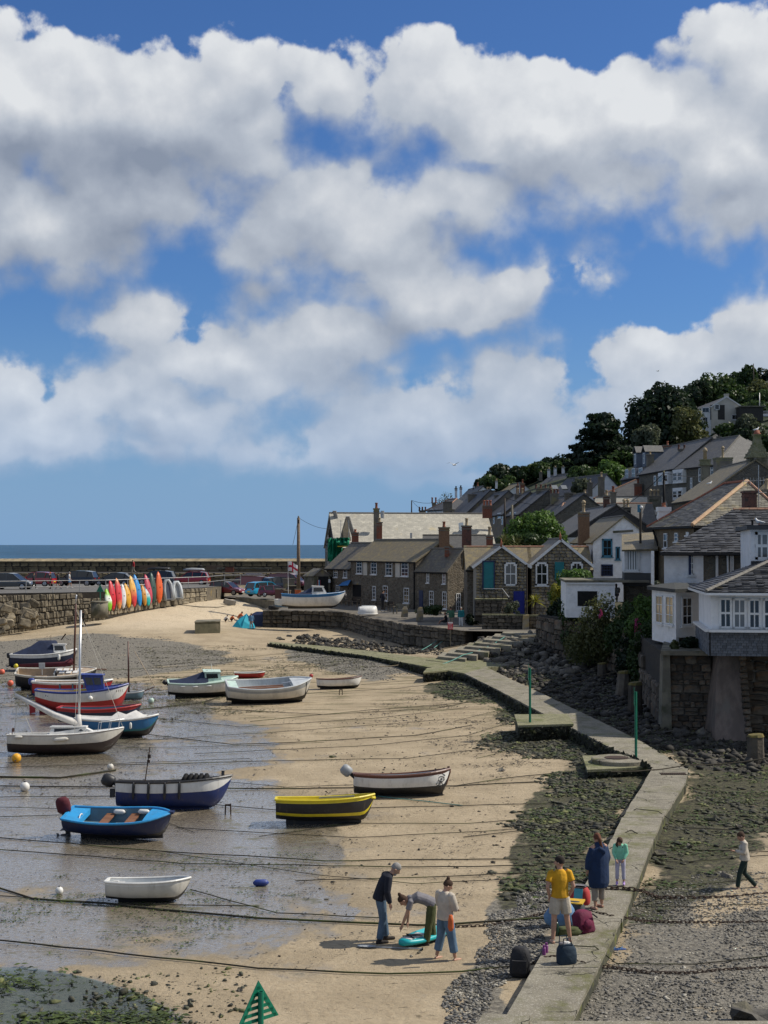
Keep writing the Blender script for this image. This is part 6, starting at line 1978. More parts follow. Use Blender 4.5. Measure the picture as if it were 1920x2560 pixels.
def hull_mesh(root,h,bands,inner='p_grey',gun='p_white',floor=.42,open_=(.0,1.0),nt=22,nq=9,gw=.045,strakes=0):
 """planked hull with painted bands, inside, gunwale and transom. bands: [(upper fraction, material), ...] from the keel up"""
 mats=[b[1]for b in bands]
 mb=MB()
 ts=[1-(1-i/nt)**1.15 for i in range(nt+1)]
 qs=[j/nq for j in range(nq+1)]
 for b in bands[:-1]:
  if all(abs(b[0]-q)>.02 for q in qs):qs.append(b[0])
 qs.sort()
 grid=[]
 for t in ts:
  row=[V(h.pt(t,q))for q in qs]
  if strakes:
   for j,q in enumerate(qs):
    if 0<q<1:row[j].y+=.012*(j%2)
  grid.append(row)
 vs,fs,ms=[],[],[]
 k=len(qs)
 for sgn in(1,-1):
  base=len(vs)
  for row in grid:vs+=[(p.x,p.y*sgn,p.z)for p in row]
  for i in range(nt):
   for j in range(k-1):
    a=base+i*k+j
    f=(a,a+k,a+k+1,a+1)if sgn<0 else(a,a+1,a+k+1,a+k)
    qm=(qs[j]+qs[j+1])/2
    mi=next(n for n,b in enumerate(bands)if qm<=b[0]+1e-6)
    fs.append(f);ms.append(mi)
    # transom
 for j in range(k-1):
  a,b_=j,(nt+1)*k+j
  fs.append((a,b_,b_+1,a+1))
  qm=(qs[j]+qs[j+1])/2
  ms.append(next(n for n,b in enumerate(bands)if qm<=b[0]+1e-6))
 mb.v,mb.f,mb.m,mb.uv=vs,fs,ms,[(0,0)]*sum(len(f)for f in fs)
 o=mb.build('hull',[MATS[m_]for m_ in mats],root,True)
 # inside
 ib=MB()
 q2=[floor,.6,.8,1.0]
 rows=[]
 for i in range(15):
  t=open_[0]+.012+(open_[1]-open_[0]-.03)*i/14
  r=[V(h.pt(t,q,.045))for q in q2]
  rows.append([V((p.x,-p.y,p.z))for p in reversed(r)]+r)
 ib.loft(rows,closed=False)
 n0=len(rows[0])
 ib.add(rows[0],[tuple(range(n0))]);ib.add(rows[-1],[tuple(reversed(range(n0)))])
 ib.build('interior',MATS[inner],root,True)
 gb=MB()
 for sgn in(1,-1):
  pts=[]
  for i in range(19):
   x,y,z=h.pt(min(.995,i/18),1)
   pts.append((x,(y+.005)*sgn,z+.01))
  gb.tube(pts,gw,6)
 x,y,z=h.pt(0,1)
 gb.bar((x,-y,z+.005),(x,y,z+.005),gw*2,gw*1.6)
 gb.build('gunwale',MATS[gun],root)
 return o
def deck(root,h,t0,t1,mat,name='foredeck',dz=-.01,crown=.04):
 mb=MB()
 rows=[]
 for i in range(9):
  t=t0+(t1-t0)*i/8
  x,y,z=h.pt(min(t,.995),1)
  y=max(.01,y-.01)
  rows.append([(x,-y,z+dz),(x,-y*.5,z+dz+crown*.75),(x,0,z+dz+crown),(x,y*.5,z+dz+crown*.75),(x,y,z+dz)])
 mb.loft(rows,closed=False)
 a=rows[0]if t0>.3 else rows[-1]
 lo=[(p[0],p[1]*.96,p[2]-.3*h.H)for p in a]
 mb.add(list(a)+lo,[(i,i+1,6+i,5+i)for i in range(4)])
 return mb.build(name,MATS[mat],root)
def thwart(root,h,t,mat='wood',q=.72,w=.2,th=.035):
 x,y,z=h.pt(t,q,.05)
 return MB().box((x,0,z),(w,y*2-.02,th)).build('thwart',MATS[mat],root)
def keelp(root,h,t0,t1,dep,mat='p_black',w=.07,deep_aft=1.0):
 x0,x1=-h.L/2+h.L*t0,-h.L/2+h.L*t1
 mb=MB()
 mb.loft([[(x0,-w/2,-dep*deep_aft),(x0,w/2,-dep*deep_aft),(x0,w,.25*h.H),(x0,-w,.25*h.H)],[((x0+x1)/2,-w/2,-dep),((x0+x1)/2,w/2,-dep),((x0+x1)/2,w,.15*h.H),((x0+x1)/2,-w,.15*h.H)],[(x1,-w/4,-dep*.55),(x1,w/4,-dep*.55),(x1,w/3,.2*h.H),(x1,-w/3,.2*h.H)]])
 return mb.build('keel',MATS[mat],root)
def outboard(root,x,z,tilt=0.0,cowl='p_black',sc=1.0,y=0.0,canvas=False):
 m3=Matrix.Translation((x,y,z))@Matrix.Rotation(-tilt,4,'Y')@Matrix.Scale(sc,4)
 def tf(mb):
  mb.v=[tuple(m3@V(p))for p in mb.v]
  return mb
 leg=MB().loft([[(-.12,-.05,.1),(.02,-.05,.1),(.02,.05,.1),(-.12,.05,.1)],[(-.14,-.035,-.35),(-.02,-.035,-.35),(-.02,.035,-.35),(-.14,.035,-.35)],[(-.15,-.025,-.62),(-.03,-.025,-.62),(-.03,.025,-.62),(-.15,.025,-.62)]])
 leg.lathe([(.01,-.28),(.05,-.2),(.05,.02),(.03,.06)],(-.09,0,-.6),8,axis='X').box((-.12,0,-.42),(.3,.16,.015))
 o=tf(leg).build('outboard_motor',MATS['p_black'],root)
 c=MB().loft([[(-.22+a,-b,c_)for a,b,c_ in((0,.13,.08),(.36,.12,.08))]+[(.14,.12,.08),(-.22,.13,.08)],[(-.27,-.17,.25),(.17,-.15,.25),(.17,.15,.25),(-.27,.17,.25)],[(-.24,-.15,.42),(.13,-.13,.44),(.13,.13,.44),(-.24,.15,.42)],[(-.14,-.08,.52),(.05,-.08,.52),(.05,.08,.52),(-.14,.08,.52)]])
 c=MB().loft([[(r*.22*math.cos(a)-.05,r*.15*math.sin(a),zz)for a in[k*math.pi/5 for k in range(10)]]for r,zz in((.7,.06),(.95,.13),(1.0,.30),(.93,.42),(.6,.50))])
 tf(c).build('motor_cover' if canvas else 'motor_cowl',MATS[cowl],o,True)
 p=MB()
 for k in range(3):
  a=k*2.094
  p.bar((-.38,0,-.6),(-.38,.13*math.cos(a),-.6+.13*math.sin(a)),.07,.012)
 tf(p).build('propeller',MATS['alu'],o)
 return o
def fender(root,p,q,r=.08,mat='p_white'):
 p,q=V(p),V(q)
 d=(q-p)
 return MB().tube([p,p+d*.08,p+d*.2,p+d*.8,p+d*.92,q],[r*.25,r*.7,r,r,r*.7,r*.25],8).build('fender',MATS[mat],root,True)
def boat(label,cx,cy,wpx,psi,h_asp,name='boat',heel=0.0,z=None,lift=0.0,cat='boat',trim=0.0,d=None,**hk):
 """cx, cy: photo pixel under the middle of the keel; wpx: length seen; psi: degrees the bow is turned away from the camera"""
 p=Q(cx,cy,d)if d else(G_(cx,cy)if z is None else P(cx,cy,z))
 Lm=wpx*p.y/F/math.cos(R(psi))
 h=Hull(Lm,Lm*h_asp[0],Lm*h_asp[1],**hk)
 t=thing(name,label,cat,(p.x,p.y,p.z+lift),rot=(-R(heel),-R(trim),R(psi)))
 return t,h
def strokes(root,x,y,z,n,w=.06,hgt=.09,mat='p_black',dx=.09,slope=0.0,name='lettering'):
 mb=MB()
 r=random.Random(n*31)
 for i in range(n):
  a=x+i*dx
  zz=z+slope*i*dx
  for _ in range(3):
   if r.random()<.5:mb.box((a+r.uniform(-.3,.3)*w,y,zz),(.016,.008,hgt))
   else:mb.box((a,y,zz+r.choice((-.45,0,.45))*hgt),(w*.8,.008,.016))
 return mb.build(name,MATS[mat],root)
 # blue open boat in the foreground
t,h=boat('bright blue open clinker boat with brown thwarts and a maroon-covered outboard',302,2096,268,-9,(.40,.165),heel=-11,lift=.14,tw=.8,rb=.32,rs=.12)
hull_mesh(t,h,[(.34,'p_black'),(1.0,'p_blue')],'p_slate','p_bright',strakes=1,gw=.035)
deck(t,h,.76,.99,'p_bright');deck(t,h,.01,.16,'p_bright','stern_deck',crown=.0)
thwart(t,h,.36,'varnish',.78,.26);thwart(t,h,.60,'varnish',.78,.26)
keelp(t,h,.12,.9,.16,'p_black',.09)
outboard(t,-h.L/2-.06,h.H*.95,.15,'canvas_maroon',1.05,.1,True)
for tt in(.44,.68):
 x,y,z=h.pt(tt,.9,.12)
 fender(t,(x-.18,y,z),(x+.18,y,z),.075)
MB().tube([(-h.L*.36,-.1+.18*math.cos(a),h.H*.8+.18*math.sin(a))for a in[i*.5 for i in range(13)]],.02,5).build('fuel_hose',MATS['p_white'],t)
x,y,z=h.pt(.99,1)
MB().box((x+.02,0,z+.02),(.14,.16,.06)).build('stem_fitting',MATS['p_blue'],t)
# white and navy work boat
t,h=boat('white over navy workboat with an outboard tilted up and four black fenders',436,2022,284,4,(.36,.225),heel=7,lift=.02,tw=.72,rb=.22,rs=.05,rake=.2)
hull_mesh(t,h,[(.16,'p_deep'),(.67,'p_deep'),(1.0,'p_white')],'p_grey','p_black')
deck(t,h,.62,.99,'p_lgrey');keelp(t,h,.12,.8,.12,'p_deep',.12)
outboard(t,-h.L/2-.02,h.H*1.02,1.15,'p_black',.95,-.05)
for tt in(.16,.29,.43,.555):
 x,y,z=h.pt(tt,1)
 x2,y2,z2=h.pt(tt,.52)
 fender(t,(x,-y-.05,z+.02),(x2-.02,-y2-.06,z2-.08),.045,'p_black')
MB().tube([(-h.L*.27,0,h.H*.6),(-h.L*.22,0,h.H*2.35)],.02,6).box((-h.L*.225,0,h.H*2.0),(.1,.08,.12)).box((-h.L*.23,0,h.H*1.8),(.09,.09,.1)).build('light_mast',MATS['rust'],t)
m=MB()
for i in range(5):m.tube([(h.L*(.08+.045*i),-.3,h.H*1.05),(h.L*(.1+.045*i),-.1,h.H*1.24),(h.L*(.12+.04*i),.3,h.H*1.1)],.09,6)
m.build('folded_tarp',MATS['black'],t,True)
MB().lathe([(.05,0),(.05,.2),(.07,.22)],(h.L*.42,0,h.H*1.15),8).build('bollard',MATS['p_black'],t)
MB().bar((h.L*-.1,-h.B*.30,h.H*.3),(h.L*.2,-h.B*.30,h.H*.3),.05,.05).build('bilge_keel',MATS['p_deep'],t)
MB().box((-h.L/2-.12,-.2,h.H*.62),(.14,.3,.28)).build('motor_bracket',MATS['p_black'],t)
# yellow and black boat
t,h=boat('black boat with yellow gunwale and yellow boot stripe on the sand',814,2060,246,3,(.42,.215),heel=5,lift=.1,tw=.78,rb=.2,rs=.03,rake=.14)
hull_mesh(t,h,[(.32,'p_black'),(.47,'p_yellow'),(.90,'p_black'),(1.0,'p_yellow')],'p_yellow','p_yellow',gw=.035)
keelp(t,h,.1,.86,.12,'p_black',.08)
for tt in(.3,.55):thwart(t,h,tt,'p_yellow',.8,.22)
x,y,z=h.pt(.985,.8)
MB().tube([(x-.1,-.12,z),(x+.04,-.02,z-.03),(x+.03,.1,z)],.045,6).build('bow_fender',MATS['p_yellow'],t,True)
MB().bar((-.2,h.B*.3,h.H*1.02),(.9,h.B*.3,h.H*1.08),.05).build('oar',MATS['p_grey'],t)
# white clinker boat with the eye
t,h=boat('white clinker boat with brown gunwale, black bottom and an eye emblem at the bow',1006,1990,240,5,(.38,.195),heel=6,lift=.05,tw=.7,rb=.3,rs=.1,rake=.1)
hull_mesh(t,h,[(.48,'p_black'),(.92,'p_white'),(1.0,'p_brown')],'p_lgrey','p_brown',strakes=1,nq=11)
keelp(t,h,.1,.92,.1,'p_black')
thwart(t,h,.35,'wood',.8);thwart(t,h,.6,'wood',.8)
outboard(t,-h.L/2-.05,h.H*1.12,.9,'p_grey',.85)
x,y,z=h.pt(.9,.72)
def arc(cx,cz,r,a0,a1,n=8,sx=1):return[(cx+sx*r*math.cos(a0+(a1-a0)*i/n),cz+r*math.sin(a0+(a1-a0)*i/n))for i in range(n+1)]
em=MB()
for pts in(arc(0,0,.09,.2,2.94,10,1.3),arc(0,.01,.09,3.3,6.1,10,1.3),arc(0,.06,.12,.4,2.7,10,1.25),arc(.0,0,.03,0,6.28,8),[(.0,-.08),(.03,-.16),(.05,-.26)],[(-.03,-.08),(-.1,-.2),(-.17,-.2),(-.19,-.14),(-.14,-.13)]):
 pp=[]
 for a,b in pts:
  xx=x+a
  tt=(xx+h.L/2)/h.L
  qy=h.pt(min(.99,tt),.72)[1]
  pp.append((xx,-qy*(.93+.12*(b+.2))-.02,z+b*1.0))
 em.tube(pp,.013,5)
em.build('eye_emblem',MATS['p_black'],t)
x,y,z=h.pt(.99,1)
MB().box((x-.02,0,z+.03),(.08,.08,.14)).tube([h.pt(1,1),(h.pt(1,.5)[0]+.02,0,h.pt(1,.5)[2]),h.pt(.97,0.02)],.035,6).build('stem_post',MATS['p_brown'],t)
# white pram dinghy
t,h=boat('small plain white dinghy alone on the wet sand',372,2254,208,2,(.46,.22),heel=5,lift=.04,tw=.7,rb=.16,rs=.05,rake=.2,name='dinghy',cat='dinghy')
hull_mesh(t,h,[(.28,'p_black'),(.90,'p_offwhite'),(1.0,'p_white')],'p_lgrey','p_white',gw=.03)
keelp(t,h,.14,.8,.05,'p_black',.12)
thwart(t,h,.12,'p_white',.85,.3);thwart(t,h,.5,'p_lgrey',.6)
x,y,z=h.pt(.05,.85,.06)
MB().box((x+.12,0,z+.02),(.12,.1,.12)).build('outboard_pad',MATS['p_white'],t)
# grey open boat in the middle distance
t,h=boat('big grey and white open boat with oars, black bottom, in the middle of the sand',672,1757,206,14,(.40,.20),heel=-12,lift=.1,tw=.7,rb=.34,rs=.12,rake=.1)
hull_mesh(t,h,[(.42,'p_black'),(.80,'p_offwhite'),(.92,'p_grey'),(1.0,'p_lgrey')],'p_lgrey','p_lgrey')
deck(t,h,.76,.99,'p_lgrey');deck(t,h,.01,.12,'p_mint','stern_deck',crown=0);keelp(t,h,.06,.9,.14,'p_black')
thwart(t,h,.5,'p_grey',.7)
for dy in(-.35,-.25,.0):
 MB().tube([(-h.L*.38,dy-.15,h.H*.9),(h.L*.16,dy,h.H*.95)],.035,6).build('oar',MATS['varnish'],t)
MB().tube([(h.L*.15,.1,h.H*1.02),(h.L*.47,.0,h.H*1.33)],.03,6).build('spar',MATS['alu'],t)
MB().tube([(h.pt(.93,1)[0],-h.pt(.93,1)[1]-.02,h.pt(.93,1)[2]),(h.pt(.93,.4)[0],-h.pt(.93,.4)[1]-.03,h.pt(.93,.4)[2])],.02,4).build('mooring_strap',MATS['black'],t)
# mint cabin boat with navy cover
t,h=boat('pale mint cabin boat with a navy canvas cover over the cockpit',508,1742,170,12,(.38,.20),heel=-6,lift=.08,tw=.75,rb=.34,rs=.05,rake=.14)
hull_mesh(t,h,[(.42,'p_black'),(.92,'p_white'),(1.0,'p_mint')],'p_grey','p_mint');keelp(t,h,.1,.86,.12,'p_black')
deck(t,h,.5,.99,'p_mint',crown=.08)
def cabin(root,h,t0,t1,hgt,w,mat,rake0=.05,rake1=.18,glass='glass',name='cabin',zb=1.0,taper=.85,wins=2,front=True):
 x0,x1=-h.L/2+h.L*t0,-h.L/2+h.L*t1
 z0=h.H*zb
 L=x1-x0
 r=lambda x,z,w_:[(x,-w_,z),(x,w_,z)]
 mb=MB()
 b=[(x0,-w,z0),(x1,-w*taper,z0+.05),(x1,w*taper,z0+.05),(x0,w,z0)]
 tp=[(x0+L*rake0,-w*.82,z0+hgt),(x1-L*rake1,-w*.72,z0+hgt*.95),(x1-L*rake1,w*.72,z0+hgt*.95),(x0+L*rake0,w*.82,z0+hgt)]
 mb.add(b+tp,BOXF)
 o=mb.build(name,MATS[mat],root)
 rb=MB()
 tc=[V(p)for p in tp]
 rb.slab([tc[0]+V((-.06,-.05,.05)),tc[1]+V((.08,-.05,.05)),tc[2]+V((.08,.05,.05)),tc[3]+V((-.06,.05,.05))],.05)
 rb.build('cabin_roof',MATS[mat],o)
 B_,T_=[V(p)for p in b],[V(p)for p in tp]
 for side,(i,j)in enumerate(((0,1),(3,2))):
  for k in range(wins):
   f0,f1=.1+k*.85/wins,.1+(k+.85)*.85/wins
   lo=lambda f:B_[i].lerp(B_[j],f);up=lambda f:T_[i].lerp(T_[j],f)
   q=[lo(f0).lerp(up(f0),.42),lo(f1).lerp(up(f1),.42),lo(f1).lerp(up(f1),.88),lo(f0).lerp(up(f0),.88)]
   sg=-1 if side==0 else 1
   q=[p+V((0,sg*.012,0))for p in q]
   MB().slab(q if side==0 else q[::-1],.01).build('cabin_window',MATS[glass],o)
 if front:
  q=[B_[1].lerp(T_[1],.4),B_[2].lerp(T_[2],.4),B_[2].lerp(T_[2],.9),B_[1].lerp(T_[1],.9)]
  c=sum(q,V())/4
  q=[c+(p-c)*.88+V((.012,0,.004))for p in q]
  MB().slab(q,.01).build('windscreen',MATS[glass],o)
 return o
cabin(t,h,.52,.76,h.H*.75,h.B*.3,'p_mint',-.05,.15,wins=1)
def cover(root,h,stations,mat,name='canvas_cover',nq=9):
 """canvas stretched across the boat: stations (t, ridge height above sheer, width factor)"""
 rows=[]
 for(tt,rh,wf)in stations:
  x,y,z=h.pt(tt,1)
  row=[]
  for k in range(nq):
   a=-1+2*k/(nq-1)
   sag=rnd.uniform(-.015,.015)
   row.append((x,a*y*wf,z+rh*(1-abs(a)**1.6)+sag-.02*abs(a)**6))
  rows.append(row)
 mb=MB()
 mb.loft(rows,closed=False)
 return mb.build(name,MATS[mat],root,True)
H_=h.H
cover(t,h,[(.02,.05,.9),(.12,.12,1.0),(.25,H_*.3,1.02),(.4,H_*.55,.98),(.52,H_*.78,.8),(.56,H_*.8,.7)],'canvas_navy')
for tt in(.2,.37,.56):
 x,y,z=h.pt(tt,.88)
 fender(t,(x-.16,-y-.05,z-.02),(x+.16,-y-.05,z),.05)
MB().tube([(h.L*.12,0,H_*1.7),(h.L*.11,0,H_*2.3)],.012,4).build('aerial',MATS['p_white'],t)
outboard(t,-h.L/2-.03,h.H*.9,.9,'p_black',.6)
# red dinghy and white pram behind
t,h=boat('little red dinghy with a white gunwale behind the mint cabin boat',625,1695,76,6,(.42,.17),lift=.0,tw=.72,rb=.15,name='dinghy',cat='dinghy')
hull_mesh(t,h,[(1.0,'p_red')],'p_lgrey','p_offwhite',gw=.035);thwart(t,h,.5,'wood')
t,h=boat('narrow white rowing boat with dark keel nearest the concrete path',850,1722,109,16,(.36,.20),heel=4,lift=.04,tw=.7,rb=.25,name='dinghy',cat='dinghy')
hull_mesh(t,h,[(.32,'p_black'),(.94,'p_white'),(1.0,'p_brown')],'p_lgrey','p_brown',gw=.03);keelp(t,h,.05,.85,.1,'p_black');thwart(t,h,.5,'wood')
# white sailing boat
t,h=boat('white sailing boat with black bottom, furled white sail and tall silver mast',166,1884,282,6,(.34,.17),name='sailing_boat',lift=.0,tw=.62,rb=.3,rs=.02,rake=.22,full=1.9,heel=4)
hull_mesh(t,h,[(.3,'p_antifoul'),(.60,'p_antifoul'),(.97,'p_offwhite'),(1.0,'p_brown')],'p_white','p_white',gw=.025,floor=.6)
deck(t,h,.34,.99,'p_white','deck',crown=.06)
cabin(t,h,.36,.76,h.H*.36,h.B*.3,'p_white',.04,.25,wins=1,front=False,taper=.6)
mx=-h.L/2+h.L*.605
mp=Qn(221,1526,t.location.y)
MH=mp.z-t.location.z
MB().tube([(mx,0,h.H*.9),(mx+.02,0,MH)],[.055,.045],10).build('mast',MATS['alu'],t,True)
MB().tube([(mx-.05,0,h.H*1.55),(mx-1.0,0,h.H*2.0),(mx-2.6,0,h.H*3.05)],[.16,.13,.07],8).build('furled_sail',MATS['canvas_white'],t,True)
MB().tube([(mx-.03,0,h.H*1.35),(mx-.02,0,h.H*2.0)],[.17,.1],8).build('sail_bundle',MATS['canvas_white'],t,True)
rg=MB()
for sx,sy in((.62,-1),(.62,1)):rg.tube([(mx,0,MH*.97),(mx-.1,sy*h.B*.45,h.H)],.008,4)
rg.tube([(mx,0,MH*.97),(h.L*.49,0,h.H*1.28)],.008,4).tube([(mx-2.5,0,h.H*2.9),(-h.L*.45,0,h.H*1.05)],.01,4).tube([(mx-2.5,0,h.H*2.9),(-h.L*.3,.2,h.H*1.05)],.01,4)
rg.build('rigging',MATS['rope_white'],t)
ra=MB()
for tt in(.78,.87,.95):
 x,y,z=h.pt(tt,1)
 for s in(-1,1):ra.tube([(x,s*y*.9,z),(x+.05,s*y*.9,z+.38)],.013,5)
for s in(-1,1):ra.tube([(h.pt(tt,1)[0]+.05,s*h.pt(tt,1)[1]*.9,h.pt(tt,1)[2]+.38)for tt in(.78,.87,.95)]+[(h.L*.5,0,h.H*1.28+.36)],.013,5)
ra.build('pulpit_rail',MATS['alu'],t)
x,y,z=h.pt(.46,.82)
fender(t,(x-.25,-y-.07,z-.02),(x+.35,-y-.06,z+.03),.085,'p_offwhite')
x,y,z=h.pt(.1,.93)
fender(t,(x-.15,-y-.06,z),(x+.2,-y-.06,z),.06,'p_offwhite')
strokes(t,mx+.05,-h.B*.27,h.H*1.18,6,.05,.07,'p_grey',.08)
MB().tube([(-h.L*.47,0,h.H),(-h.L*.47,0,h.H*1.3)],.02,5).box((-h.L*.46,0,h.H*1.25),(.08,.02,.16)).build('flag_staff',MATS['p_brown'],t)
# blue boat with white cover and the red-rimmed boat behind it
t,h=boat('blue boat with a white canvas cover behind the white sailing boat',295,1842,205,-4,(.36,.2),lift=.05,tw=.7,rb=.3,rake=.18)
hull_mesh(t,h,[(.42,'p_black'),(.52,'p_teal'),(.94,'p_midblue'),(1.0,'p_white')],'p_lgrey','p_white');keelp(t,h,.1,.8,.08,'p_black')
cover(t,h,[(.02,.02,1),(.25,.05,1.02),(.42,.12,1.02),(.50,.32,.98),(.6,.18,1.0),(.72,.34,.95),(.8,.12,1.0),(.86,.05,.98)],'canvas_white')
deck(t,h,.84,.99,'p_white')
x,y,z=h.pt(.7,.8)
fender(t,(x,-y-.07,z-.22),(x,-y-.07,z+.08),.06)
t,h=boat('dark dinghy with a bright red gunwale hidden behind the blue covered boat',250,1812,206,-3,(.36,.18),lift=.05,tw=.6,rb=.3)
hull_mesh(t,h,[(.86,'p_navy'),(1.0,'p_red')],'p_slate','p_red');thwart(t,h,.5,'p_grey')
# red and white boat with blue wheelhouse
t,h=boat('white boat with red bottom and dark blue wheelhouse',206,1782,226,7,(.34,.225),lift=.05,tw=.55,rb=.34,rs=.1,rake=.14,kst=.5)
hull_mesh(t,h,[(.3,'p_darkred'),(.60,'p_red'),(.95,'p_white'),(1.0,'p_royal')],'p_beige','p_royal');keelp(t,h,.04,.9,.12,'p_darkred',.1,1.3)
deck(t,h,.66,.99,'p_royal')
cb=cabin(t,h,.56,.74,h.H*.8,h.B*.3,'p_royal',-.35,.12,wins=2)
MB().bar((-h.L*.1,h.B*.35,h.H*1.0),(h.L*.06,h.B*.3,h.H*1.05),.06).build('oar',MATS['p_yellow'],t)
x,y,z=h.pt(.6,.85)
MB().ball((x,-y-.12,z-.12),.13,10).build('fender',MATS['p_white'],t,True)
MB().tube([(x,-y-.05,z+.15),(x,-y-.12,z)],.012,4).build('fender_line',MATS['rope_white'],t)
strokes(t,-h.L*.38,-h.pt(.12,.85)[1]-.015,h.pt(.12,.82)[2],6,.06,.09,'p_navy',.1)
strokes(t,h.L*.33,-h.pt(.87,.9)[1]-.02,h.pt(.87,.86)[2],6,.06,.09,'p_brown',.1,.1)
MB().loft([[(-h.L/2-.02,-.025,0),(-h.L/2-.3,-.025,-.05),(-h.L/2-.3,.025,-.05),(-h.L/2-.02,.025,0)],[(-h.L/2-.02,-.025,h.H*.5),(-h.L/2-.33,-.025,h.H*.42),(-h.L/2-.33,.025,h.H*.42),(-h.L/2-.02,.025,h.H*.5)]]).build('rudder',MATS['p_red'],t)
p=MB()
for k in range(3):p.bar((-h.L*.44,-.06,h.H*.2),(-h.L*.44,-.06+.16*math.cos(k*2.1),h.H*.2+.16*math.sin(k*2.1)),.09,.02)
p.build('propeller',MATS['p_black'],t)
# red open boat behind
t,h=boat('long red open boat with white rim and blue fenders behind the wheelhouse boat',183,1745,196,3,(.34,.2),lift=.0,tw=.6,rb=.15)
hull_mesh(t,h,[(.34,'p_royal'),(.92,'p_red'),(1.0,'p_white')],'p_beige','p_white',gw=.06);keelp(t,h,.1,.85,.1,'p_royal')
for tt in(.36,.52,.66):
 x,y,z=h.pt(tt,1);x2,y2,z2=h.pt(tt,.5)
 fender(t,(x,-y-.05,z),(x2,-y2-.07,z2),.045,'p_slate')
outboard(t,-h.L/2-.04,h.H*.8,.1,'p_royal',.85)
# small pale blue sailing dinghy
t,h=boat('small grey-blue sailing dinghy with a bare brown mast',322,1752,76,8,(.42,.24),name='sailing_dinghy',lift=.05,tw=.7,rb=.2)
hull_mesh(t,h,[(.25,'p_black'),(.92,'p_slate'),(1.0,'p_lgrey')],'p_grey','p_lgrey',gw=.025)
mp=Qn(323,1603,t.location.y)
MB().tube([(0,0,h.H*.5),(-.05,0,mp.z-t.location.z)],[.06,.035],8).build('mast',MATS['p_brown'],t,True)
q0,q1=Qn(336,1628,t.location.y)-t.location,Qn(386,1716,t.location.y)-t.location
MB().tube([q0,q1],[.02,.035],6).build('gaff',MATS['p_beige'],t);MB().tube([(h.L*.45,0,h.H*1.1),Qn(386,1718,t.location.y)-t.location],.03,6).build('bowsprit',MATS['varnish'],t)
# dark gaffer with maroon boom cover
t,h=boat('black wooden gaffer with beige cockpit, maroon covered boom and brown mast',143,1722,196,5,(.36,.2),name='sailing_boat',lift=.06,tw=.7,rb=.25,rs=.12,heel=-13)
hull_mesh(t,h,[(.3,'p_black'),(.92,'p_black'),(1.0,'p_offwhite')],'p_beige','p_offwhite',gw=.045);keelp(t,h,.05,.88,.1,'p_black')
deck(t,h,.52,.99,'p_beige')
cb=MB()
for i in range(8):cb.box((h.L*(.03+.042*i),(-.25 if i%2 else .2),h.H*1.13),(.3,.45,.03))
cb.build('deck_panels',MATS['p_white'],t)
MB().box((-h.L*.02,0,h.H*.82),(.06,h.B*.7,h.H*.6)).build('bulkhead',MATS['p_grey'],t)
MB().box((-h.L*.23,0,h.H*.62),(.9,h.B*.5,.06)).build('cockpit_floor',MATS['p_beige'],t)
mp=Qn(195,1502,t.location.y);dz=mp.z-t.location.z;dx=mp.x-t.location.x
MB().tube([(h.L*.21,0,h.H*.8),(dx,0,dz)],[.07,.05],8).build('mast',MATS['p_brown'],t,True)
mp=Qn(199,1507,t.location.y)
MB().tube([(dx,0,dz),(dx+.05,0,dz+.55)],.04,6).build('mast_top',MATS['alu'],t,True)
MB().tube([(h.L*.2,0,h.H*1.75),(h.L*.1,0,h.H*1.55),(-h.L*.46,0,h.H*1.5)],[.22,.17,.09],8).build('boom_cover',MATS['canvas_maroon'],t,True)
q1=Qn(266,1672,t.location.y)-t.location
MB().tube([(h.L*.42,0,h.H*1.2),q1],.035,6).build('bowsprit',MATS['varnish'],t)
MB().tube([(dx,0,dz*.93),q1],.012,4).build('forestay',MATS['rope_white'],t)
MB().ball((-h.L*.5,-.1,h.H*1.5),.14,8).build('buoy',MATS['p_yellow'],t,True)
MB().tube([(-h.L*.17,-.4,h.H),(-h.L*.17,-.4,h.H*1.75)],.02,5).box((-h.L*.17,-.4,h.H*1.6),(.35,.03,.35)).build('radar_reflector',MATS['p_lgrey'],t)
# cabin boat with navy canopy
t,h=boat('white cuddy boat with a big navy canopy at the far left',110,1676,160,8,(.38,.22),lift=.1,tw=.75,rb=.36,rs=.05,rake=.14,heel=2)
hull_mesh(t,h,[(.25,'p_black'),(.82,'p_navy'),(1.0,'p_white')],'p_grey','p_white');keelp(t,h,.1,.86,.15,'p_black')
deck(t,h,.6,.99,'p_white',crown=.1)
cabin(t,h,.66,.86,h.H*.72,h.B*.3,'p_white',-.1,.22,wins=1)
cover(t,h,[(.03,.08,.9),(.12,H_*.3,1.0),(.3,H_*.75,.95),(.42,H_*1.2,.8),(.55,H_*1.18,.75),(.68,H_*1.1,.62),(.7,H_*.9,.6)],'canvas_navy','canopy')
x,y,z=h.pt(.74,.9)
fender(t,(x,-y-.08,z-.35),(x,-y-.08,z+.05),.09)
q0,q1=Qn(152,1600,t.location.y)-t.location,Qn(163,1585,t.location.y)-t.location
MB().tube([(h.L*.1,0,H_*1.9),(h.L*.1,0,H_*2.9)],.015,5).tube([q0,q1],.05,6).build('mast_light',MATS['rust'],t)
outboard(t,-h.L/2-.05,h.H*.75,.1,'p_black',.8)
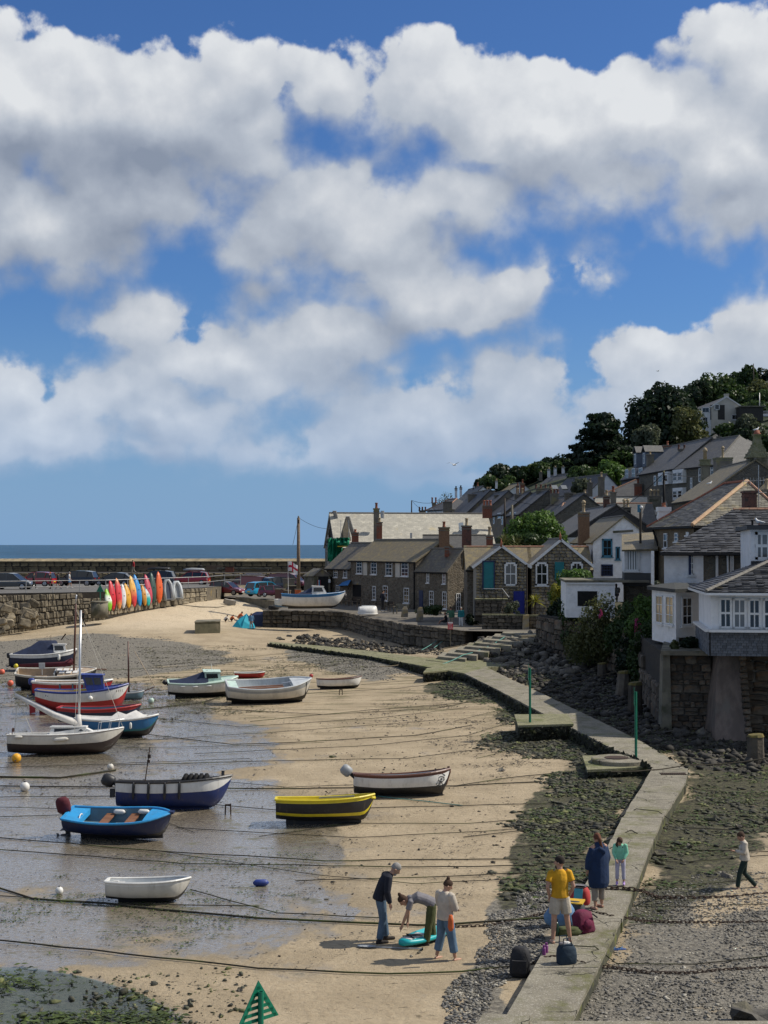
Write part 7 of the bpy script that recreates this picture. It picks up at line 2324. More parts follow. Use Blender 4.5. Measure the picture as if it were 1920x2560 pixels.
# boats on the quay
t,h=boat('white boat with blue trim and a small cuddy chocked on the quay edge',784,1521,158,6,(.34,.2),lift=.08,d=71.5,tw=.7,rb=.25,rake=.2)
hull_mesh(t,h,[(.2,'p_black'),(.86,'p_white'),(1.0,'p_midblue')],'p_lgrey','p_midblue');keelp(t,h,.1,.8,.1,'p_black')
deck(t,h,.55,.99,'p_white');cabin(t,h,.46,.72,h.H*.72,h.B*.29,'p_white',.08,.28,wins=1,zb=.95)
cover(t,h,[(.12,.02,.9),(.25,.1,.95),(.4,h.H*.4,.8),(.47,h.H*.6,.65)],'canvas_navy')
t,h=boat('old white open boat with a blue bottom behind the blue-trimmed quay boat',722,1520,66,-20,(.42,.26),lift=.05,d=72.3,tw=.7,rb=.35)
hull_mesh(t,h,[(.35,'p_midblue'),(1.0,'p_white')],'p_brown','p_white')
p=Q(921,1535,68)
t=thing('dinghy','upturned small white dinghy on the quay wall','dinghy',(p.x,p.y,p.z+.72),rot=(math.pi+.1,0,.15))
h=Hull(1.75,1.25,.62,tw=.75,rb=.1)
hull_mesh(t,h,[(1.0,'p_white')],'p_lgrey','p_white',gw=.04)
MB().tube([(-.62,0,-.02),(.55,0,-.02)],.03,5).build('keel_strip',MATS['p_lgrey'],t)
# ---------------------------------------------------------------- kayaks leaning on the railing
def z1p(x,y):return x/2.592,1340+y/2.592
def kmat(name,c1,c2=None,at=.5,w=.12,c3=None,at3=.0):
 m,g=newmat(name)
 g('SeparateXYZ',{0:g('TexCoord',out=0)})
 zc=g.last.outputs[2]
 col=c1
 if c2:
  n=g.noise(g('TexCoord',out=3),3,3)
  f=g.step(g.math('MULTIPLY_ADD',g.math('SUBTRACT',n,.5),.25,zc),at-w,at+w)
  col=g.mix(f,c1,c2)
  if c3:
   f=g.step(g.math('MULTIPLY_ADD',g.math('SUBTRACT',n,.5),.25,zc),at3-w,at3+w)
   col=g.mix(f,col,c3)
 if not c2:
  n=g.noise(g('TexCoord',out=3),2,5)
  col=g.mix(g('MapRange',{0:n,3:0,4:.35}),c1,tuple(x*.6 for x in c1))
 g('OutputMaterial',{0:g('BsdfPrincipled',{'Base Color':col,'Roughness':.45})})
 return m
KY=[((715,485),(688,335),.62,'lime green and white',kmat('k_lime',(.22,.50,.02),(.75,.78,.7),.36,.1,(.22,.50,.02),.62)),((738,482),(715,283),.62,'plain red',kmat('k_red',(.62,.02,.035))),((778,476),(757,270),.62,'red fading to orange',kmat('k_redor',(.72,.28,.08),(.62,.04,.05),.22,.12,(.72,.30,.12),.86)),((803,472),(795,308),.5,'white',kmat('k_white',(.72,.73,.74))),((840,466),(813,303),.6,'plain golden yellow',kmat('k_gold',(.70,.36,.02))),((875,461),(847,254),.65,'yellow above red',kmat('k_yelred',(.62,.05,.05),(.75,.42,.08),.45,.22)),((912,457),(873,246),.62,'sky blue',kmat('k_blue',(.02,.26,.62))),((944,452),(920,308),.55,'dark orange',kmat('k_orange',(.60,.26,.03))),((966,452),(940,307),.6,'turquoise and white',kmat('k_turq',(.02,.42,.38),(.55,.66,.66),.38,.12,(.05,.34,.55),.7)),((980,441),(943,246),.62,'pinkish red',kmat('k_pink',(.56,.07,.11))),((1000,439),(982,234),.62,'dark green',kmat('k_green',(.035,.085,.07))),((1035,438),(1028,229),.70,'bright orange-red',kmat('k_orred',(.75,.12,.025)))]
def wally(px):
 k=(px-960)/F
 t=(cB[0]-k*cB[1])/(k*(cC[1]-cB[1])-(cC[0]-cB[0]))
 return cB[1]+(cC[1]-cB[1])*t
for i,(b,tp,w,cn,mk)in enumerate(KY):
 bx,by=z1p(*b);tx,ty=z1p(*tp)
 dd=wally(bx)-.85
 if i in(7,3):dd+=.2
 pb=Qn(bx,by,dd);pt_=Qn(tx,ty,dd+.6)
 L=(pt_-pb).length
 ax=(pt_-pb).normalized()
 yb=V((.72,-.69,0));yb=(yb-ax*yb.dot(ax)).normalized()
 xx=yb.cross(ax)
 t=thing('kayak',f'{cn} kayak stood on end in the row against the railing','kayak',pb,group='kayaks stood on end along the wall')
 t.rotation_euler=Matrix((xx,yb,ax)).transposed().to_euler()
 rings=[]
 for k in range(17):
  f=k/16
  wd=w*.62*max(.03,math.sin(math.pi*f**.92)**.62)
  dp=.16*max(.08,math.sin(math.pi*f)**.4)
  rc=.10*(2*f-1)**2
  rings.append([(wd*math.cos(a)*(1.0),dp*math.sin(a)*(1.0 if math.sin(a)>0 else .8)-rc,L*f)for a in[q*math.pi/6 for q in range(12)]])
 MB().loft(rings).build('hull',mk,t,True)
 ln=MB()
 for sx in(-.18,0,.18):
  ln.tube([(sx*w,.155*math.sin(math.pi*f)**.4*(1 if sx==0 else .93)-.10*(2*f-1)**2+.008,L*f)for f in(.12,.3,.5,.7,.88)],.014,4)
 ln.build('keel_lines',mk,t)
 MB().box((0,.17,L*.5),(.10,.03,.05)).build('scupper',MATS['black'],t)
for k,(x0,x1,y0,y1,lb)in enumerate(((1060,1120,285,425,'dark blue-grey inflatable dinghy with a pale rim stood on end by the kayaks'),(1118,1180,297,416,'grey inflatable tender with a solid floor stood on end right of the kayaks'))):
 dd=wally((x0+x1)/2/2.592)-.8
 a,b=z1p((x0+x1)/2+6,y1),z1p((x0+x1)/2-8,y0)
 pb,pt_=Qn(*a,dd),Qn(*b,dd+.5)
 L=(pt_-pb).length
 W=(x1-x0)/2.592*dd/F*.5
 ax=(pt_-pb).normalized()
 yb=V((.45,-.9,0));yb=(yb-ax*yb.dot(ax)).normalized()
 t=thing('inflatable_dinghy',lb,'dinghy',pb)
 t.rotation_euler=Matrix((yb.cross(ax),yb,ax)).transposed().to_euler()
 pts=[(-W*.8,0,.1),(-W*.86,0,L*.5),(-W*.7,0,L*.8),(-W*.3,0,L*.97),(W*.3,0,L*.97),(W*.7,0,L*.8),(W*.86,0,L*.5),(W*.8,0,.1)]
 MB().tube(pts,.19,8).build('tube_rim',MATS['p_grey' if k==0 else 'p_lgrey'],t,True)
 MB().slab([(-W*.75,.02-k*.1,.1),(W*.75,.02-k*.1,.1),(W*.7,.02-k*.1,L*.75),(W*.25,.02-k*.1,L*.93),(-W*.25,.02-k*.1,L*.93),(-W*.7,.02-k*.1,L*.75)],.04).build('floor_panel',M('pvc_navy',(.05,.065,.10),(.035,.05,.085),3,.5)if k==0 else MATS['p_grey'],t)
 MB().box((0,0,.22),(W*1.5,.35,.05)).build('transom',MATS['p_grey'],t)
 # ---------------------------------------------------------------- buoys
def buoy(px,py,r,mat,label,z=0.0,band=None):
 p=G_(px,py)
 t=thing('mooring_buoy',label,'buoy',(p.x,p.y,p.z+r*.9))
 MB().ball((0,0,0),r,14).build('float',MATS[mat],t,True)
 MB().lathe([(r*.22,0),(r*.22,r*.22),(r*.1,r*.3)],(0,-r*.72 if band else 0,-r*.55 if band else r*.9),8).build('buoy_eye',MATS[band or 'p_black'],t)
 return t
M('b_orange',(.75,.16,.09),(.62,.13,.075),4,.5);M('b_yellow',(.75,.38,.02),(.65,.32,.02),4,.5)
buoy(41,1906,.19,'b_yellow','yellow-orange buoy in front of the white sailing boat',band='p_deep')
buoy(26,1715,.19,'b_orange','pinkish orange buoy beside the black gaffer stern')
buoy(5,1686,.19,'b_orange','orange buoy at the very left edge of the sand')
buoy(378,1758,.16,'p_mint','pale yellow-green buoy left of the mint cabin boat')
buoy(276,1925,.13,'p_offwhite','white buoy with dark weed between the sailing boat and the workboat')
buoy(62,1978,.17,'p_white','white buoy with a dark weedy base on a chain at left')
buoy(148,2236,.10,'p_white','small white pick-up buoy on the ropes left of the white dinghy')
buoy(778,1694,.13,'p_red','small red buoy between the grey boat and the white rowing boat')
p=G_(652,2216)
t=thing('fender_buoy','lone dark blue cylindrical fender lying on the wet sand','fender',(p.x,p.y,.09),rz=.1)
MB().tube([(-.2,0,0),(-.16,0,0),(-.12,0,0),(.12,0,0),(.16,0,0),(.2,0,0)],[.02,.06,.085,.085,.06,.02],12).build('fender',paint('p_fender',(.015,.04,.22)),t,True)
for px,py,lb in((570,2036,'short dark iron post standing in the sand right of the bright blue boat'),(852,1738,'pair of thin rusty stakes in front of the white rowing boat')):
 p=G_(px,py)
 t=tag(MB().tube([(-.09,0,-.1),(-.08,0,.3)],.025,6).tube([(.09,0,-.1),(.08,0,.34)],.025,6).bar((-.09,0,.3),(.09,0,.3),.05).build('iron_stake',MATS['rust']),lb,'stake')
 t.location=p
 # ---------------------------------------------------------------- cars
def carpaint(name,c,metal=.0):
 if name in MATS:return MATS[name]
 m,g=newmat(name)
 n=g.noise(g('TexCoord',out=3),1.5,3)
 g('OutputMaterial',{0:g('BsdfPrincipled',{'Base Color':g.mix(n,c,tuple(x*.85 for x in c)),'Roughness':.28,'Metallic':metal,'Coat Weight':.8,'Coat Roughness':.05})})
for nm,c in(('c_grey',(.045,.052,.055)),('c_red',(.36,.012,.022)),('c_black',(.010,.011,.016)),('c_maroon',(.18,.012,.022)),('c_blue',(.02,.34,.56)),('c_slate',(.03,.045,.065)),('c_wine',(.13,.012,.035)),('c_silver',(.5,.5,.5))):
 carpaint(nm,c)
M('tyre',(.013,.013,.013),(.02,.02,.02),8,.85)
M('rim',(.45,.45,.46),(.35,.35,.36),8,.3,metal=.8)
M('lamp_red',(.35,.01,.012),(.28,.01,.01),8,.2)
M('lamp_clear',(.7,.7,.68),(.6,.6,.6),8,.15)
M('plate_w',(.75,.75,.72),(.65,.65,.62),8,.4);M('plate_y',(.7,.5,.03),(.62,.45,.03),8,.4)
glassmat('car_glass',(.035,.04,.045),.03)
def car(label,px,py,d,head,L,Hh,col,kind='suv',box=None,rack=False,roof=None,name='parked_car',group='cars parked on the quay'):
 """head: degrees, 0 = nose to the right, 90 = nose away from the camera"""
 b=Q(px,py,d)
 t=thing(name,label,'van' if kind=='van' else 'car',b,rz=R(head),group=group)
 W=L*.205
 van=kind=='van'
 belt=Hh*(.60 if not van else .58)
 st=[(-.5,.52,.84),(-.485,.86,.93),(-.44,1.0,.985),(-.25,1.0,1),(0,.99,1),(.2,.97,1),(.30,.93,.985),(.40,.84 if not van else .92,.95),(.465,.74 if not van else .84,.88),(.5,.55,.74)]
 rings=[]
 for x,zt,wf in st:
  w=W*wf
  z0=Hh*(.155 if-.46<x<.46 else .22)
  zt=belt*zt
  rings.append([(x*L,-w*.9,z0),(x*L,-w,z0+.12),(x*L,-w,z0+(zt-z0)*.6),(x*L,-w*.94,zt),(x*L,0,zt+.03),(x*L,w*.94,zt),(x*L,w,z0+(zt-z0)*.6),(x*L,w,z0+.12),(x*L,w*.9,z0)])
 o=MB().loft(rings).build('body',MATS[col],t,False)
 if van:pr=[(-.49,belt),(-.48,Hh*.97),(-.3,Hh),(.1,Hh),(.21,Hh*.93),(.36,belt*.93)]
 elif kind=='saloon':pr=[(-.46,belt*.98),(-.30,Hh*.95),(-.12,Hh),(.02,Hh*.985),(.27,belt*.94)]
 else:pr=[(-.475,belt*.96),(-.42,Hh*.93),(-.25,Hh*.99),(-.02,Hh),(.08,Hh*.97),(.28,belt*.94)]
 rr=[]
 for x,z in pr:
  f=(z-belt)/(Hh-belt)
  w=W*(.93-.17*max(0,f))
  rr.append((x*L,w,z))
  # greenhouse: glass sides with painted roof and pillars
 gb=MB()
 n=len(rr)
 vs=[(x,-w,z)for x,w,z in rr]+[(x,w,z)for x,w,z in rr]
 gb.add(vs,[tuple(range(n-1,-1,-1)),tuple(range(n,2*n))]+[(i,i+1,n+i+1,n+i)for i in range(n-1)])
 gb.build('windows',MATS['car_glass'],t)
 rb=MB()
 i0,i1=1,n-2
 for i in range(i0,i1):
  a,c=rr[i],rr[i+1]
  rb.slab([(a[0],-a[1]-.012,a[2]+.02),(c[0],-c[1]-.012,c[2]+.02),(c[0],c[1]+.012,c[2]+.02),(a[0],a[1]+.012,a[2]+.02)],.07)
 rb.build('roof',MATS[roof or col],t)
 pb=MB()
 for s in(-1,1):
  pb.bar((rr[0][0],s*rr[0][1],rr[0][2]),(rr[1][0],s*(rr[1][1]+.01),rr[1][2]),.1,.1)
  pb.bar((rr[-2][0],s*(rr[-2][1]+.005),rr[-2][2]),(rr[-1][0],s*rr[-1][1],rr[-1][2]),.06,.06)
  for fx in((-.06,)if not van else(.12,)):
   w1=W*.93
   pb.bar((fx*L,s*w1*1.0,belt*.98),(fx*L-.05,s*W*.775,Hh*.97),.07,.03)
  if not van:pb.bar((-.30*L,s*W*.94,belt*.98),(-.34*L,s*W*.79,Hh*.96),.12,.04)
 pb.build('pillars',MATS[col],t)['kind']='stuff'
 if van:
  pn=MB()
  for s in(-1,1):
   pn.slab([V((-.485*L,s*(W*.945),belt*.97)),V((.1*L,s*W*.945,belt*.97)),V((.08*L,s*W*.79,Hh*.96)),V((-.47*L,s*W*.79,Hh*.96))][::(-s)],.02)
  pn.build('side_panel',MATS[col],t)['kind']='stuff'
 wr=Hh*(.205 if not van else .175)
 for x in(-.315,.315):
  for s in(-1,1):
   y=s*W*.9
   w=MB().lathe([(wr*.6,-.1),(wr,-.09),(wr,.09),(wr*.6,.1)],(x*L,y,wr),16,axis='Y').build('wheel',MATS['tyre'],t)
   rm=MB().lathe([(wr*.66,0),(wr*.62,.012*s),(wr*.2,.02*s)],(x*L,y+s*.1,wr),16,axis='Y')
   for k in range(5):
    a=k*1.2566
    rm.bar((x*L,y+s*.115,wr),(x*L+wr*.6*math.cos(a),y+s*.115,wr+wr*.6*math.sin(a)),.06,.02)
   rm.build('rim',MATS['rim'],w)
 for s in(-1,1):
  MB().box((.462*L,s*W*.62,belt*.70),(.14,W*.42,.12),0).build('headlight',MATS['lamp_clear'],t)
  MB().box((-.485*L,s*W*.70,belt*.84),(.08,W*.34,.13)).build('tail_light',MATS['lamp_red'],t)
  MB().box((.21*L,s*(W*1.06),belt*1.02),(.12,.16,.12)).build('mirror',MATS[col],t)
 MB().box((.497*L,0,belt*.42),(.05,.5,.11)).build('number_plate',MATS['plate_w'],t)
 MB().box((-.502*L,0,belt*.58),(.03,.5,.11)).build('number_plate',MATS['plate_y'],t)
 MB().box((.488*L,0,belt*.50),(.03,W*1.1,.16)).build('grille',MATS['black'],t)
 MB().box((0,0,Hh*.19),(L*.9,W*1.93,.09)).build('sill_trim',MATS['black'],t)
 if box:
  mb=MB().loft([[(x*L,y*W*wd,Hh+z0+.12)for y,z0 in((-.5,.02),(-.5,.14),(-.4,hh),(.4,hh),(.5,.14),(.5,.02))]for x,wd,hh in((-.36,.7,.16),(-.32,1,.28),(0,1.05,.34),(.1,1,.3),(.2,.75,.18))])
  mb.build('roof_box',MATS[box],t,True)
  MB().bar((-.2*L,-W*.6,Hh+.08),(-.2*L,W*.6,Hh+.08),.05).bar((.05*L,-W*.6,Hh+.08),(.05*L,W*.6,Hh+.08),.05).build('roof_bars',MATS['black'],t)['kind']='stuff'
 if rack:
  mb=MB()
  for x in(-.4,-.25,-.1,.04):mb.bar((x*L,-W*.8,Hh+.14),(x*L,W*.8,Hh+.14),.05)
  for y in(-.75,-.3,.3,.75):mb.bar((-.44*L,y*W,Hh+.2),(.08*L,y*W,Hh+.2),.05)
  mb.tube([(-.44*L,W*.4,Hh+.32),(.0,W*.4,Hh+.32)],.06,6)
  mb.build('roof_rack',MATS['galv'],t)
 return t
car('dark grey-green SUV at the far left of the car park',30,1474,78,-8,4.6,1.68,'c_grey')
car('bright red hatchback next to the dark SUV at left',92,1466,84,168,4.2,1.6,'c_red','hatch')
car('black SUV in the middle of the row behind the railing',192,1465,86,172,4.8,1.72,'c_black')
car('low black saloon with a silver roof line between the SUV and the kayaks',285,1464,85,172,4.6,1.44,'c_black','saloon')
car('dark navy estate with a black roof box behind the kayaks',390,1462,92,175,4.8,1.7,'c_slate',box='p_black')
car('red SUV with a grey roof box',478,1463,92,176,4.5,1.64,'c_red',box='p_grey')
car('maroon hatchback with a dark roof at the end of the barrier',568,1487.5,84,-24,4.0,1.46,'c_maroon','hatch',roof='c_black')
car('dark red van with a ladder roof rack behind the small maroon car',618,1480,92,158,5.0,1.9,'c_maroon','van',rack=True,name='parked_van')
car('bright blue SUV seen from behind',664,1491,82,40,4.4,1.6,'c_blue')
car('dark blue-grey estate car parked beyond the bright blue SUV',700,1478,91,35,4.5,1.7,'c_slate')
car('wine red people carrier beyond the estate near the tall pole',722,1472,95,-20,4.7,1.9,'c_wine','van')
car('small dark maroon car mostly hidden in front of the bright blue SUV',690,1492,80,5,3.8,1.2,'c_wine','hatch')
car('pale car glimpsed behind the wooden hut',826,1460,95,170,4.3,1.6,'c_slate','hatch')
car('silver car on the road high on the hill at right edge',1912,1046,158,180,4.4,1.5,'c_silver','hatch',group='cars on the hilltop road')
# ---------------------------------------------------------------- people
for nm,c in(('skin',(.46,.26,.175)),('skin_dark',(.30,.16,.10)),('h_dark',(.022,.015,.011)),('h_brown',(.06,.032,.018)),('h_auburn',(.12,.045,.022)),('h_grey',(.30,.285,.265)),('h_black',(.012,.010,.010)),('t_navy',(.010,.012,.022)),('t_jeans',(.075,.125,.185)),('t_jeans2',(.10,.17,.25)),('t_grey',(.20,.19,.20)),('t_olive',(.075,.085,.03)),('t_cream',(.50,.44,.36)),('t_yellow',(.60,.31,.012)),('t_beige',(.50,.43,.33)),('t_robe',(.008,.026,.075)),('t_trouser',(.30,.26,.21)),('t_mint',(.22,.56,.38)),('t_lilac',(.46,.44,.55)),('t_clog',(.42,.28,.55)),('t_hoodie',(.50,.45,.37)),('t_green',(.012,.03,.025)),('t_boot',(.03,.024,.02)),('t_red',(.36,.02,.025)),('t_orange',(.62,.14,.04)),('t_white',(.62,.61,.58)),('t_teal',(.01,.15,.17)),('t_dgreen',(.06,.16,.10)),('t_black',(.014,.014,.016)),('t_blue',(.10,.22,.38))):
 M(nm,c,tuple(x*.78 for x in c),9 if nm[0]!='t' else 5,.55 if nm[:4]=='skin' else .88,0 if nm[:4]=='skin' else .012,14)
BASE=dict(pelvis=(0,0,.95),waist=(0,0,1.08),chest=(0,0,1.28),neck=(0,0,1.47),head=(0,.02,1.62),shL=(-.19,0,1.42),shR=(.19,0,1.42),elL=(-.25,-.01,1.14),elR=(.25,-.01,1.14),wrL=(-.25,.08,.90),wrR=(.25,.08,.90),hiL=(-.095,0,.93),hiR=(.095,0,.93),knL=(-.11,.02,.50),knR=(.11,.02,.50),anL=(-.12,-.02,.085),anR=(.12,-.02,.085),gaze=(0,1,-.1))
def ringchain(mb,pts,rad,lat,n=12):
 rings=[]
 lat=V(lat).normalized()
 P_=[V(p)for p in pts]
 for i,p in enumerate(P_):
  t=(P_[min(i+1,len(P_)-1)]-P_[max(0,i-1)]).normalized()
  x=(lat-t*lat.dot(t)).normalized()
  y=t.cross(x)
  rx,ry=rad[i]
  rings.append([p+x*rx*math.cos(a)+y*ry*math.sin(a)for a in[k*2*math.pi/n for k in range(n)]])
 mb.loft(rings)
def person(label,px,py,d,h,face,pose=None,top=None,bottom=None,shoes=None,hair=('h_dark','short'),skin='skin',fine=True,z=None,group=None,robe=None,build=1.0,head_k=1.0):
 J={k:V(v)for k,v in BASE.items()}
 for k,v in(pose or{}).items():J[k]=V(v)
 k=h/1.75
 b=Q(px,py,d)if z is None else P(px,py,z)
 t=thing('person',label,'person',b,rz=R(face),group=group)
 S=lambda v:V(v)*k
 J={a:(S(v)if a!='gaze' else v.normalized())for a,v in J.items()}
 B_=build*k
 vb,vc=(.0085*k+.001,.012)if fine else(.02,.024)
 lat=J['shR']-J['shL']
 pl=J['hiR']-J['hiL']
 up=(J['neck']-J['chest']).normalized()
 mb=MB()
 ringchain(mb,[J['pelvis']-up*.06*k,J['pelvis'],J['waist'],J['chest'],(J['shL']+J['shR'])/2-up*.02*k,J['neck']],[(.13*B_,.09*B_),(.155*B_,.105*B_),(.135*B_,.09*B_),(.155*B_,.105*B_),(.15*B_,.085*B_),(.06*k,.06*k)],lat)
 mb.tube([J['neck']-up*.06*k,J['neck'],J['head']-V((0,0,.03*k))],[.062*k,.056*k,.056*k],10)
 g=J['gaze']
 side=g.cross(V((0,0,1)))
 side=side.normalized()if side.length>.1 else V((1,0,0))
 hup=side.cross(g).normalized()
 hk=k*head_k
 def hp_(a,b2,c):return J['head']+side*a*hk+g*b2*hk+hup*c*hk
 rings=[]
 for zz,rx,ry,oy in((-.125,.035,.04,.035),(-.105,.052,.062,.022),(-.06,.066,.085,.008),(0,.075,.096,0),(.05,.075,.098,-.004),(.09,.06,.08,-.006),(.118,.025,.035,-.006)):
  rings.append([hp_(rx*math.cos(a),oy+ry*math.sin(a),zz)for a in[q*math.pi/6 for q in range(12)]])
 mb.loft(rings)
 mb.tube([hp_(0,.09,.02),hp_(0,.118,-.03),hp_(0,.09,-.045)],[.012*hk,.018*hk,.012*hk],6)
 for s in(-1,1):mb.ball(hp_(s*.078,-.005,-.015),.026*hk,6)
 for s in 'LR':
  sh,el,wr=J['sh'+s],J['el'+s],J['wr'+s]
  mb.tube([sh.lerp(J['neck'],.3),sh,sh.lerp(el,.5),el,el.lerp(wr,.45),wr],[.055*B_,.056*B_,.047*B_,.038*B_,.038*B_,.026*k],9)
  f=(wr-el).normalized()
  cx=f.cross(V((0,1,0)))
  cx=cx.normalized()if cx.length>.2 else V((1,0,0))
  cy=f.cross(cx)
  pm=wr+f*.045*k
  mb.tube([wr-f*.02*k,pm,wr+f*.095*k],[.027*k,.036*k,.034*k],8,flat=.55)
  for q in range(4):
   o_=cx*(-.027+.018*q)*k
   ln=(.062,.072,.068,.052)[q]*k
   k0=wr+f*.088*k+o_
   mb.tube([k0,k0+f*ln*.5+cy*.006*k,k0+f*ln*.85+cy*.022*k],[.0095*k,.009*k,.0075*k],5)
  mb.tube([wr+f*.03*k-cx*.03*k,wr+f*.06*k-cx*.052*k,wr+f*.095*k-cx*.056*k],[.011*k,.011*k,.009*k],5)
  hi,kn,an=J['hi'+s],J['kn'+s],J['an'+s]
  mb.tube([hi+V((0,0,.03*k)),hi.lerp(kn,.35),kn,kn.lerp(an,.35),an],[.088*B_,.078*B_,.056*B_,.056*B_,.036*k],10)
  ft=J.get('ft'+s)
  fd=(V(ft)*1.0-an).normalized()if ft is not None else V((0.05*(-1 if s=='L' else 1),1,0)).normalized()
  fd=V((fd.x,fd.y,0)).normalized()if ft is None else fd
  hz_=an-V((0,0,.05*k))
  mb.tube([hz_-fd*.05*k,hz_+fd*.03*k,hz_+fd*.12*k-V((0,0,.008*k)),hz_+fd*.18*k-V((0,0,.012*k))],[.034*k,.04*k,.038*k,.022*k],8,flat=.8)
 body=remesh(mb,'body',MATS[skin],t,vb,4)
 if shoes:
  sm=MB()
  for s in 'LR':
   an=J['an'+s]
   fd=V((0.05*(-1 if s=='L' else 1),1,0)).normalized()
   ft=J.get('ft'+s)
   if ft is not None:fd=(V(ft)-an).normalized()
   hz_=an-V((0,0,.045*k))
   s1=MB()
   s1.tube([hz_-fd*.07*k,hz_+fd*.03*k,hz_+fd*.13*k,hz_+fd*.20*k],[.045*k,.052*k,.048*k,.032*k],9,flat=.85)
   s1.tube([an+V((0,0,.05*k)),hz_],[.048*k,.05*k],9)
   remesh(s1,'shoe',MATS[shoes],t,vc,4)
 if bottom:
  mt,ln,lo=bottom
  bm_=MB()
  ringchain(bm_,[J['pelvis']-(J['waist']-J['pelvis']).normalized()*.07*k,J['pelvis'],J['waist'].lerp(J['pelvis'],.25)],[(.15*B_,.115*B_),(.17*B_,.12*B_),(.15*B_,.105*B_)],pl)
  for s in 'LR':
   hi,kn,an=J['hi'+s],J['kn'+s],J['an'+s]
   if ln=='long':pts,rs=[hi,hi.lerp(kn,.4),kn,kn.lerp(an,.45),an+(kn-an).normalized()*.02*k],[.102,.094+lo,.074+lo,.072+lo,.066+lo]
   elif ln=='crop':pts,rs=[hi,hi.lerp(kn,.4),kn,kn.lerp(an,.4),kn.lerp(an,.72)],[.102,.094+lo,.076+lo,.074+lo,.072+lo]
   else:pts,rs=[hi,hi.lerp(kn,.4),hi.lerp(kn,.78)],[.105,.104+lo,.10+lo]
   bm_.tube(pts,[r*B_ for r in rs],10)
  remesh(bm_,'trousers' if ln!='short' else 'shorts',MATS[mt],t,vc,5)
 if top:
  mt,sl,hem,lo=top
  tm=MB()
  axis=(J['pelvis']-J['waist']).normalized()
  end=J['pelvis']+axis*hem*k
  mid=(J['shL']+J['shR'])/2
  ringchain(tm,[end,J['pelvis'],J['waist'],J['chest'],mid-up*.02*k,J['neck']-up*.005*k,J['neck']+up*.015*k],[(.175*B_+lo,.125*B_+lo),(.175*B_+lo,.125*B_+lo),(.158*B_+lo,.112*B_+lo*.8),(.175*B_+lo*.6,.122*B_+lo*.5),(.165*B_,.10*B_),(.088*k,.082*k),(.07*k,.068*k)],lat)
  for s in 'LR':
   sh,el,wr=J['sh'+s],J['el'+s],J['wr'+s]
   if sl=='l':tm.tube([sh.lerp(J['neck'],.3),sh,sh.lerp(el,.5),el,el.lerp(wr,.5),el.lerp(wr,.95)],[.07*B_,.072*B_+lo*.3,.066*B_+lo*.5,.058*B_+lo*.5,.054*B_+lo*.4,.042*B_+lo*.3],10)
   elif sl=='s':tm.tube([sh.lerp(J['neck'],.3),sh,sh.lerp(el,.62)],[.06*B_,.064*B_,.060*B_+lo],10)
  remesh(tm,'top',MATS[mt],t,vc,5)
 if robe:
  rm=MB()
  ringchain(rm,[V((0,0,.50*k)),V((0,0,.62*k)),V((0,-.01,.9*k)),V((0,-.02,1.2*k)),V((0,-.02,1.38*k)),V((0,-.01,1.46*k)),V((0,0,1.53*k))],[(.24*k,.18*k),(.27*k,.21*k),(.26*k,.19*k),(.25*k,.165*k),(.21*k,.13*k),(.12*k,.10*k),(.085*k,.085*k)],(1,0,0),16)
  for s in(-1,1):rm.tube([(s*.18*k,0,1.40*k),(s*.27*k,.02,1.15*k),(s*.24*k,.08*k,.92*k)],[.085*k,.09*k,.085*k],8)
  rm.tube([(-.1*k,-.12*k,1.42*k),(0,-.17*k,1.33*k),(.1*k,-.12*k,1.42*k)],[.05*k,.07*k,.05*k],8)
  remesh(rm,'robe',MATS[robe],t,.014,5)
 if hair:
  hm_,stl=hair
  hb=MB()
  rings=[]
  lowz=-.03 if stl!='long' else-.10
  for zz,rx,ry,oy in((lowz,.078,.075,-.035),(.0,.085,.088,-.022),(.045,.088,.105,-.008),(.09,.073,.094,-.006),(.125,.038,.05,-.008)):
   rings.append([hp_(rx*math.cos(a),oy+ry*math.sin(a),zz)for a in[q*math.pi/6 for q in range(12)]])
  hb.loft(rings)
  if stl=='bun':hb.ball(hp_(0,-.06,.14),.045*hk,8)
  if stl=='pony':hb.tube([hp_(0,-.09,.05),hp_(0,-.14,-.02),J['neck']+V((0,-.11*k,-.06*k)),J['chest']+V((0,-.17*k,.02*k))],[.035*k,.04*k,.035*k,.012*k],8)
  if stl=='long':hb.tube([hp_(0,-.07,.0),hp_(0,-.08,-.12),J['neck']+V((0,-.07*k,-.12*k))],[.075*k,.08*k,.045*k],8,flat=.6)
  if stl=='longf':
   for s in(-1,1):hb.tube([hp_(s*.06,.0,.03),hp_(s*.075,.01,-.12),J['neck'].lerp(J['chest'],.6)+V((s*.09*k,.10*k,0))],[.04*k,.045*k,.02*k],7)
  if stl=='beard':
   hb2=MB().ball(hp_(0,.055,-.1),.058*hk,8,sz=(1,.8,.8))
   remesh(hb2,'beard',MATS[hm_],t,vb*1.3,3)
  remesh(hb,'hair',MATS[hm_],t,vb*1.4,3)
  # face: eyes and mouth
 if fine:
  for s in(-1,1):MB().ball(hp_(s*.03,.088,.012),.009*hk,6).build('eye',MATS['h_black'],t)
  MB().box(hp_(0,.096,-.068),(.03*hk,.006,.007)).build('mouth',M('lips',(.30,.10,.08),(.25,.08,.07),5,.5),t)
 return t
SIT=dict(pelvis=(0,0,.48),waist=(0,-.04,.62),chest=(0,-.04,.82),neck=(0,.0,1.0),head=(0,.05,1.14),shL=(-.19,-.02,.95),shR=(.19,-.02,.95),elL=(-.24,.06,.68),elR=(.24,.06,.68),wrL=(-.14,.28,.58),wrR=(.14,.28,.58),hiL=(-.095,.03,.47),hiR=(.095,.03,.47),knL=(-.12,.44,.50),knR=(.12,.44,.50),anL=(-.12,.42,.085),anR=(.12,.42,.085))
